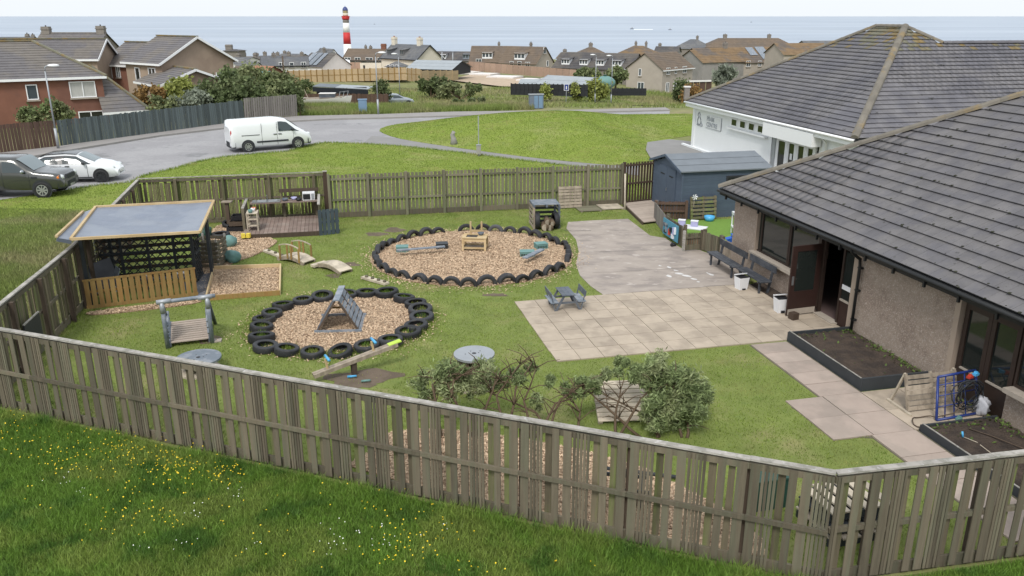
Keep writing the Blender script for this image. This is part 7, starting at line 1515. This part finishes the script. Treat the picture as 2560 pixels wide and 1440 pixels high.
# ------------------------------------------------------------------ foliage
def leaf_cloud(C, n, size, elong=1.6, spread=None):
    """n rhombic leaves with random attitude round the points C (m,3) with per-point spread"""
    k = rng.integers(0, len(C), n); g = rng.normal(size=(n, 3)); g /= np.linalg.norm(g, axis=1)[:, None] + 1e-9; rad = rng.random(n) ** .45
    P = C[k] + rng.normal(size=(n, 3)) * spread[k][:, None] * .62
    d = rng.normal(size=(n, 3)) + g * .6; d /= np.linalg.norm(d, axis=1)[:, None]; e = np.cross(d, rng.normal(size=(n, 3))); e /= np.linalg.norm(e, axis=1)[:, None] + 1e-9
    s = size * rng.uniform(.6, 1.3, n)[:, None]
    V = np.stack([P - d * s * .5 * elong, P + e * s * .5, P + d * s * .5 * elong, P - e * s * .5], 1).reshape(-1, 3)
    return V, np.arange(n * 4).reshape(-1, 4)
def bush(name, label, cat, base, r, m, n=1500, size=None, clumps=16, trunk=None, crown_z=None, group=None, elong=1.5):
    base = Vector(base); t = thing(name, label, cat, base, group=group); rx, ry, rz_ = r; cz = rz_ if crown_z is None else crown_z
    C = []; S = []
    for i in range(clumps):
        a = rng.uniform(0, 2 * math.pi); v = rng.uniform(-.75, 1); q = math.sqrt(max(0, 1 - v * v)) * rng.uniform(.35, .85)
        C.append((base.x + rx * q * math.cos(a), base.y + ry * q * math.sin(a), base.z + cz + rz_ * v * .72)); S.append(min(rx, rz_) * rng.uniform(.2, .36))
    V, Fc = leaf_cloud(np.array(C), n, size or min(rx, rz_) * .16, elong, np.array(S)); V[:, 2] = np.maximum(V[:, 2], base.z + .01)
    link('crown', np_mesh('crown', V - np.array(base), Fc, m), t)
    if trunk is not None:
        tb_ = MB(); tb_.tube([base - Zv * .2, base + Zv * cz * .5, base + Vector((rx * .1, 0, cz))], [trunk, trunk * .8, trunk * .4], 8)
        for i in range(5): c = C[i]; tb_.tube([base + Zv * cz * .5, Vector(c)], [trunk * .5, trunk * .15], 6)
        tb_.build('trunk', 'bark', t, True)
    else:
        tb_ = MB()
        for i in range(5): tb_.tube([base, Vector(C[i])], [.03 * max(rx, .5), .01], 5)
        tb_.build('stem', 'bark', t)
    return t
def pbush(label, px, py, Y, rw, rh, m, n=1500, name='shrub', cat='shrub', base_py=None, **k):
    """shrub whose middle is seen at px,py and stands at distance Y; rw, rh are half sizes in metres"""
    c = AT(px, py, Y); zb = T1(c.x, Y) if base_py is None else AT(px, base_py, Y).z; top = max(c.z + rh, zb + 1.2 * rh)
    if k.get('trunk') is None: rh = (top - zb) / 2; cz = rh
    else: zb = min(zb, c.z - rh); cz = c.z - zb
    return bush(name, label, cat, (c.x, Y, zb), (rw, rw * .8, rh), m, n, crown_z=cz, **k)
hedge = 'shrubs behind the roadside fences'
pbush('flowering green shrub in front of the brick house wall', 75, 297, 60, 1.0, .9, 'leaf_mid', 1600, group=hedge); pbush('pale flowering shrub between the lamp and brick window', 140, 285, 60, 1.1, 1.1, 'leaf_mid', 1500, group=hedge)
pbush('rust-coloured shrub below the low tan garage', 378, 238, 72, 1.6, .9, 'leaf_rust', 1800, group=hedge); pbush('bright lime green shrub before the tan garage gable', 450, 222, 73, 1.5, 1.4, 'leaf_lime', 2000, group=hedge)
pbush('dark green shrub under the tan garage roof edge', 510, 228, 72, 1.5, 1.0, 'leaf_dark', 1600, group=hedge); pbush('grey-leaved shrub over the blue-green fence', 488, 250, 69, 1.5, .8, 'leaf_grey', 1800, group=hedge); pbush('pale green low shrub over the fence left of the grey one', 405, 258, 67, 1.3, .8, 'leaf_mid', 1400, group=hedge)
pbush('pale silver shrub beside the blue-green fence', 440, 262, 68, 1.0, .6, 'leaf_grey', 1200, group=hedge)
for i, (px, py, Y, rw, rh, m, lb) in enumerate(((570, 222, 72, 2.4, 1.6, 'leaf_dark', 'dark tall bush right beside the tan garage gable'), (625, 215, 76, 2.6, 1.9, 'leaf_mid', 'big rounded bush below the orange-roofed shed'), (690, 228, 74, 2.3, 1.6, 'leaf_mid', 'rounded bush behind the blue and grey fence joint'), (610, 250, 70, 2.2, 1.3, 'leaf_dark', 'dark bush just behind the blue-green fence end'), (668, 252, 71, 2.0, 1.2, 'leaf_mid', 'pale blossomed bush behind the grey fence'), (722, 244, 72, 1.3, 1.1, 'leaf_dark', 'dark bush at the right end of the grey fence'), (545, 250, 70, 1.5, 1.0, 'leaf_dark', 'small dark bush over the middle of the blue-green fence'))):
    pbush(lb, px, py, Y, rw, rh, m, 3600, group=hedge, clumps=26, size=.24)
pbush('narrow dark bush hugging the end of the grey fence', 750, 272, 69.8, .55, 1.0, 'leaf_dark', 900, group=hedge)
pbush('low dark bush in the field by the tan fence', 765, 209, 118, 1.3, .7, 'leaf_dark', 700)
cf = pbush('small dark conifer at the end of the brown yard fence', 950, 233, 94, 1.2, 1.6, 'leaf_dark', 1500, 'conifer', 'conifer', trunk=.12)
for px, py, rw, lb in ((1363, 229, 1.15, 'round lime bush left of the blue sign'), (1441, 228, 1.2, 'round lime bush right of the blue sign'), (1492, 227, 1.75, 'larger lime bush before the grey shed end')): pbush(lb, px, py, 113, rw, rw * .95, 'leaf_lime', 1700, group='lime bushes before the black fence')
pbush('wind-shaped tree behind the metal-roofed shed', 1468, 187, 126, 2.4, 1.0, 'leaf_mid', 3500, 'tree', 'tree', trunk=.2, clumps=28, size=.34, group='trees behind the sheds'); pbush('spreading tree against the dark dormer terrace', 1540, 190, 128, 1.9, 1.3, 'leaf_mid', 3500, 'tree', 'tree', trunk=.2, clumps=28, size=.34, group='trees behind the sheds')
pbush('spiky pale-leaved cabbage palm before the grey gable houses', 1808, 190, 150, 2.6, 2.0, 'leaf_grey', 1800, 'palm_tree', 'tree', trunk=.25, elong=4.0, size=.3)
pbush('dark shrub by the stone gate pier', 1702, 224, 132, 2.0, 1.5, 'leaf_dark', 1500); pbush('brown-tinged shrub left of the stone gate pier', 1728, 228, 128, 1.8, 1.3, 'leaf_rust', 1300)
for i, (px, py, Y, rw, rh, m) in enumerate(((1075, 210, 118, 3.0, .8, 'leaf_dark'), (1110, 208, 120, 3.5, .9, 'leaf_dark'), (1150, 214, 116, 4.0, .7, 'leaf_mid'), (1200, 262, 92, 3.0, .6, 'leaf_dark'), (1130, 262, 92, 2.6, .5, 'leaf_dark'))):
    pbush(['reedy dark clump by the tan fence bend', 'taller reedy clump beside the tan fence', 'low reedy clump before the building plot', 'dark weedy clump at the road bend edge', 'low weedy clump right of the pavement end'][i], px, py, Y, rw, rh, m, 1600, size=.3, group='rough clumps in the field')
# willow thicket behind the long fence
def willow(label, stems, crowns, nleaf, size=.055, tubes=14):
    base = stems[0][0]; t = thing('willow_bush', label, 'willow', base); tb_ = MB()
    for st_ in stems:
        pts = [Vector(p) for p in st_]; q = []
        for a, b in zip(pts, pts[1:]):
            for i in range(3): q.append(a.lerp(b, i / 3) + Vector((random.uniform(-.02, .02), random.uniform(-.02, .02), random.uniform(-.01, .01))))
        q.append(pts[-1]); n_ = len(q); tb_.tube(q, [lerp(.034, .01, i / (n_ - 1)) for i in range(n_)], 6)
        for j in range(11):
            b0 = q[random.randint(n_ // 3, n_ - 1)]; d = Vector((random.uniform(-.5, .5), random.uniform(-.3, .3), random.uniform(-.05, .42))); tb_.tube([b0, b0 + d * .5 + Vector((0, 0, .05)), b0 + d], [.012, .009, .005], 5)
    tb_.build('branch', 'bark', t, True)
    C = np.array([c[:3] for c in crowns]); S = np.array([c[3] for c in crowns])
    k = rng.choice(len(C), len(C) * 7); C2 = C[k] + rng.normal(size=(len(k), 3)) * (S[k] * .6)[:, None] * np.array([1, 1, .8]); C2[:, 2] = np.maximum(C2[:, 2], .12)
    V, Fc = leaf_cloud(C2, nleaf, size, 4.6, S[k] * .42); link('leaves', np_mesh('leaves', V - np.array(base), Fc, 'leaf_willow'), t)
    return t
def wst(px, py, px2, py2, px3, py3, Y0=14.6, Y1=14.9, Y2=15.1): a = G(px, py); a = Vector((AT(px, py, Y0).x, Y0, 0)); return [a, AT(px2, py2, Y1), AT(px3, py3, Y2)]
willow('bare-branched willow with thin leafy tops left of the pallet', [wst(1100, 1000, 1080, 960, 1120, 935), wst(1110, 1010, 1135, 950, 1200, 915), wst(1180, 1040, 1120, 960, 1060, 940), wst(1190, 1050, 1230, 980, 1250, 930), wst(1270, 1060, 1290, 970, 1330, 905), wst(1275, 1060, 1240, 990, 1300, 910), wst(1330, 1080, 1310, 1000, 1340, 920), wst(1340, 1080, 1390, 1010, 1480, 975), wst(1365, 1090, 1400, 1000, 1460, 960), wst(1440, 1100, 1450, 1030, 1400, 965), wst(1380, 1090, 1340, 1030, 1230, 985)],
       [(*AT(1090, 935, 15.1), .28), (*AT(1170, 945, 15.1), .24), (*AT(1120, 970, 15), .2), (*AT(1050, 955, 15.1), .2), (*AT(1140, 925, 15.2), .2), (*AT(1200, 930, 15.2), .24), (*AT(1240, 955, 15.2), .16), (*AT(1070, 990, 15), .16), (*AT(1330, 915, 15.2), .08), (*AT(1195, 975, 15), .15), (*AT(1290, 940, 15.1), .14), (*AT(1380, 950, 15.1), .15), (*AT(1430, 985, 15), .16), (*AT(1460, 955, 15.1), .12), (*AT(1340, 1000, 15), .12)], 13000, .026)
willow('dense leafy willow dome over the front fence', [wst(1540, 1110, 1540, 1020, 1560, 950), wst(1545, 1110, 1600, 1000, 1650, 940), wst(1640, 1120, 1660, 1020, 1690, 950), wst(1715, 1130, 1720, 1050, 1740, 980), wst(1650, 1120, 1600, 1030, 1480, 970), wst(1600, 1100, 1520, 1020, 1455, 968), wst(1700, 1130, 1690, 1040, 1600, 960)],
       [(*AT(1640, 930, 15.2), .26), (*AT(1580, 930, 15.2), .2), (*AT(1520, 945, 15.2), .16), (*AT(1690, 950, 15.1), .3), (*AT(1735, 985, 15), .26), (*AT(1690, 1000, 14.9), .32), (*AT(1640, 990, 14.9), .26), (*AT(1740, 1030, 14.8), .24), (*AT(1690, 1045, 14.7), .28), (*AT(1640, 1035, 14.7), .18), (*AT(1480, 955, 15.2), .12), (*AT(1560, 905, 15.3), .08)], 28000, .027)

# ------------------------------------------------------------------ grass as real blades
def sample(poly, n):
    A = np.array([[p[0], p[1]] for p in poly]); lo, hi = A.min(0), A.max(0); out = []; tot = 0
    while tot < n:
        P = rng.uniform(lo, hi, (n * 2, 2)); P = P[inpoly(P, A)]; out.append(P); tot += len(P)
    return np.concatenate(out)[:n]
def in_view(P, pad=80):
    dep = P[:, 1] * CP + CAM_H * SP; px = 1280 + F * P[:, 0] / dep; py = 720 - F * (P[:, 1] * SP - CAM_H * CP) / dep
    return (px > -pad) & (px < 2560 + pad) & (py < 1440 + pad)
def blades(name, P, z, h, w_, m, lean=.5, seg=True):
    n = len(P); a = rng.uniform(0, 2 * math.pi, n); b = rng.uniform(0, 2 * math.pi, n); hh = h * rng.uniform(.55, 1.25, n) if np.isscalar(h) else h * rng.uniform(.6, 1.2, n)
    ww = w_ * rng.uniform(.7, 1.3, n); B = np.column_stack([P, z if np.ndim(z) else np.full(n, z)]); s = np.column_stack([np.cos(a) * ww / 2, np.sin(a) * ww / 2, np.zeros(n)])
    l = lean * rng.random(n) * hh; D = np.column_stack([np.cos(b) * l, np.sin(b) * l, hh])
    if seg:
        mid = B + D * np.array([.35, .35, .58]); V = np.stack([B - s, B + s, mid - s * .75, mid + s * .75, B + D], 1).reshape(-1, 3); base = np.arange(n)[:, None] * 5
        Fc = np.concatenate([base + np.array([[0, 1, 3]]), base + np.array([[0, 3, 2]]), base + np.array([[2, 3, 4]])])
    else: V = np.stack([B - s, B + s, B + D], 1).reshape(-1, 3); Fc = np.arange(n * 3).reshape(-1, 3)
    o = link(name, np_mesh(name, V, Fc, m)); o['kind'] = 'stuff'; return o
def lumps(P, sc, seed):
    r = np.random.default_rng(seed); v = np.zeros(len(P))
    for i in range(10):
        k = r.normal(size=2) * sc * (1 + .5 * i); ph = r.uniform(0, 6.28); v += np.sin(P @ k + ph) / (1 + .4 * i)
    return v / 3.2
P = sample([(-13, 9.2), (8, 9.2), (8.5, 10.8), (4.58, 10.02), (-11.3, 15.85), (-12.2, 17)], 300000); P = P[in_view(P)]
v = lumps(P, .9, 3); near_f = dist_seg(P, FA, FB); hgt = .12 + .06 * np.clip(v, -1, 1) + .13 * np.exp(-near_f / .35)
blades('meadow_grass', P, 0.0, np.maximum(hgt, .05), .011, 'blade_meadow', .9)
P = sample([(-12.5, 15.9), (-12.45, 22.2), (-14.95, 32.1), (-16, 33.8), (-20.5, 35), (-29, 35.5), (-24, 22), (-18, 15)], 130000); P = P[in_view(P)]
v = lumps(P, .35, 8); blades('rough_grass', P, 0.0, np.maximum(.16 + .13 * v, .06), .018, 'blade_wild', .8)
ex = [chip_big, chip_small, sand_a, play_chips, front_chips, left_chips, concrete, [NW(1.58, -8.05), NW(1.58, .1), NW(6.18, .2), NW(6.18, -8)], [NW(6.1, -3), NW(6.1, .2), NW(14.5, .2), NW(14.5, -3)], [NW(9.45, -3.85), NW(9.45, -2), NW(11.15, -2), NW(11.05, -3.55)], turf_pts, [kp(-.1, -.1, 0), kp(KL + .1, -.1, 0), kp(KL + .1, 3, 0), kp(-.1, 3, 0)], [NW(-2, 0), NW(15, 0), NW(15, 8), NW(-2, 8)], [ra - Vector((.2, 0, 0)), rb_ * 0 + Vector((6.5, 36.4, 0)), Vector((6, 32.4, 0)), Vector((5.2, 32.1, 0))], [Vector((-12.9, 22.2, 0)), Vector((-9.4, 23.4, 0)), Vector((-10, 25.6, 0)), Vector((-13.2, 24.6, 0))]]
def keep(P, shrink=0):
    m = np.ones(len(P), bool)
    for e in ex: m &= ~inpoly(P, [(q[0], q[1]) for q in e])
    return m
P = sample([(p.x, p.y) for p in inner], 420000); P = P[in_view(P) & keep(P)]
dd = np.full(len(P), 9.0)
for c, r in ((SML, SML_R + .05), (BIG, BIG_R + .02)): dd = np.minimum(dd, np.abs(np.hypot(P[:, 0] - c.x, P[:, 1] - c.y) - r))
for e_ in ((900, 948, 1.0, .62), (1240, 738, .8, .28), (872, 662, .45, .3), (940, 586, .5, .4), (985, 575, .5, .4)):
    c = G(e_[0], e_[1]); q = ((P[:, 0] - c.x) / e_[2]) ** 2 + ((P[:, 1] - c.y) / e_[3]) ** 2; sel = (q > 1) | (rng.random(len(P)) < .12); P = P[sel]; dd = dd[sel]
fz = np.minimum.reduce([dist_seg(P, FA, FB), dist_seg(P, FA, LA), dist_seg(P, KB, KC), dist_seg(P, LB, KB)])
h = .035 + .014 * lumps(P, 1.1, 5) + .12 * np.exp(-(dd / .3) ** 2) * (np.hypot(P[:, 0] - SML.x, P[:, 1] - SML.y) < 3.4) + .07 * np.exp(-fz / .15)
blades('lawn_grass', P, .004, np.maximum(h, .02), .014, 'blade_lawn', .9, False)
P = sample([(p.x, p.y) for p in near_lawn], 90000); P = P[in_view(P)]; blades('verge_grass', P, .016, .05, .03, 'blade_lawn', .8, False)
P = sample([(p.x, p.y) for p in mo], 90000); blades('mound_grass', P, mound_z(P), .05, .035, 'blade_lawn', .8, False)
P = sample([(-40, 76.5), (16, 76.5), (40, 84), (60, 130), (50, 160), (-10, 132), (-55, 132)], 90000); P = P[in_view(P)]; P = P[~inpoly(P, [(10, 78), (16, 78), (26, 88), (42, 115), (36, 134), (26, 121), (18, 110), (7, 98)])]; v = lumps(P, .12, 11); blades('field_grass', P, T(P[:, 0], P[:, 1]), np.maximum(.45 + .35 * v, .15), .09, 'blade_wild', .7, False)
strip = [G(760, 291), G(960, 287), G(1130, 281), Vector((2, 75, 0)), Vector((2, 79, 0)), Vector((-22, 76, 0)), Vector((-20, 71.5, 0))]
P = sample(strip, 24000); blades('roadside_weeds', P, T(P[:, 0], P[:, 1]), .5, .05, 'blade_wild', .6, False)
# edge tufts along the road and round the cars
for a, b in zip(near_lawn_top, near_lawn_top[1:]): pass
ep = np.concatenate([np.array([[lerp(a.x, b.x, f), lerp(a.y, b.y, f)] for f in np.linspace(0, 1, max(2, int((b - a).length * 120)))]) for a, b in zip(near_lawn_top, near_lawn_top[1:])]); ep = ep + rng.normal(size=ep.shape) * .12; blades('edge_grass', ep, .01, .12, .03, 'blade_lawn', .8, False)
# flowers
def flowers(name, cl, m, r, zr):
    pts = []
    for px, py, sx, sy, n in cl:
        for _ in range(int(n * .62)): q = G(px + rng.normal() * sx, py + rng.normal() * sy); pts.append((q.x, q.y))
    P = np.array(pts); u = FB - FA; side = (P[:, 0] - FA.x) * u.y - (P[:, 1] - FA.y) * u.x; P = P[(side > .35)]; n = len(P)
    Z = rng.uniform(*zr, n); C = np.column_stack([P, Z]); a = rng.uniform(0, 6.28, n); tx = rng.normal(size=(n, 3)) * .25; N_ = np.array([0, -.35, 1]) + tx; N_ /= np.linalg.norm(N_, axis=1)[:, None]
    U = np.cross(N_, np.column_stack([np.cos(a), np.sin(a), np.zeros(n)])); U /= np.linalg.norm(U, axis=1)[:, None]; W_ = np.cross(N_, U); rr = r * rng.uniform(.7, 1.25, n)[:, None]; V = []
    for k in range(6): t = k * math.pi / 3; V.append(C + (U * math.cos(t) + W_ * math.sin(t)) * rr)
    o = link(name, np_mesh(name, np.stack(V, 1).reshape(-1, 3), np.arange(n * 6).reshape(-1, 6), m)); o['kind'] = 'stuff'
flowers('buttercups', [(30, 1070, 25, 25, 40), (60, 1130, 60, 30, 40), (160, 1140, 50, 25, 45), (260, 1125, 50, 22, 50), (330, 1140, 50, 20, 70), (370, 1165, 40, 25, 40), (450, 1175, 35, 20, 80), (470, 1190, 60, 30, 60), (570, 1195, 30, 18, 60), (230, 1185, 70, 25, 45), (370, 1240, 60, 40, 50), (340, 1310, 60, 30, 45), (290, 1330, 60, 20, 20), (90, 1200, 60, 50, 25), (600, 1280, 90, 70, 40), (920, 1270, 50, 25, 22), (1010, 1350, 60, 40, 55), (1080, 1330, 40, 30, 30), (1000, 1400, 50, 20, 30), (1180, 1435, 60, 15, 16), (1420, 1435, 60, 10, 8), (700, 1400, 120, 40, 20)], 'buttercup', .011, (.11, .22))
flowers('daisies', [(150, 1215, 20, 8, 12), (210, 1250, 15, 8, 12), (490, 1290, 20, 12, 16), (350, 1385, 15, 8, 8), (450, 1380, 14, 8, 9), (585, 1240, 15, 6, 10), (850, 1370, 35, 20, 26), (920, 1340, 40, 15, 16), (630, 1375, 20, 10, 8), (1120, 1335, 8, 6, 5), (980, 1360, 40, 20, 12)], 'daisy', .009, (.1, .18))
# wood chips as real flakes
VV = []; FF = []; off = 0
for i, (_, pl, _) in enumerate(chip_defs):
    A = np.array([[p[0], p[1]] for p in pl]); area = abs(.5 * np.sum(A[:, 0] * np.roll(A[:, 1], -1) - A[:, 1] * np.roll(A[:, 0], -1))); P = sample(pl, int(area * 1500)); P = P[in_view(P)]; n = len(P)
    a = rng.uniform(0, 6.28, n); l = rng.uniform(.01, .026, n); w_ = rng.uniform(.007, .014, n); d = np.column_stack([np.cos(a), np.sin(a), rng.normal(size=n) * .3]) * l[:, None]; e = np.column_stack([-np.sin(a), np.cos(a), rng.normal(size=n) * .35]) * w_[:, None]; C = np.column_stack([P, rng.uniform(.026, .05, n)])
    VV.append(np.stack([C - d - e, C + d - e, C + d + e, C - d + e], 1).reshape(-1, 3)); FF.append(np.arange(n * 4).reshape(-1, 4) + off); off += n * 4
for c, r in ((BIG, BIG_R + .12), (SML, SML_R - .05)):
    n = 1500; a = rng.uniform(0, 6.28, n); rr = r + np.abs(rng.normal(size=n)) * .3; P = np.column_stack([c.x + rr * np.cos(a), c.y + rr * np.sin(a)]); q = rng.uniform(0, 6.28, n); d = np.column_stack([np.cos(q), np.sin(q), rng.normal(size=n) * .3]) * rng.uniform(.012, .03, n)[:, None]; e = np.column_stack([-np.sin(q), np.cos(q), rng.normal(size=n) * .3]) * rng.uniform(.008, .016, n)[:, None]; C = np.column_stack([P, rng.uniform(.02, .045, n)])
    VV.append(np.stack([C - d - e, C + d - e, C + d + e, C - d + e], 1).reshape(-1, 3)); FF.append(np.arange(n * 4).reshape(-1, 4) + off); off += n * 4
o = link('wood_chips', np_mesh('wood_chips', np.concatenate(VV), np.concatenate(FF), 'chips')); o['kind'] = 'stuff'
# grass growing in the flat tyres
VV = []
P = np.concatenate([np.column_stack([G(px, py).x + rng.normal(size=130) * .1, G(px, py).y + rng.normal(size=130) * .1]) for i, (px, py) in enumerate(flat) if i % 3 != 1]); blades('tyre_grass', P, 0.0, .17, .012, 'blade_meadow', .7)
for i in range(2): pass
print('objects', len(bpy.data.objects))
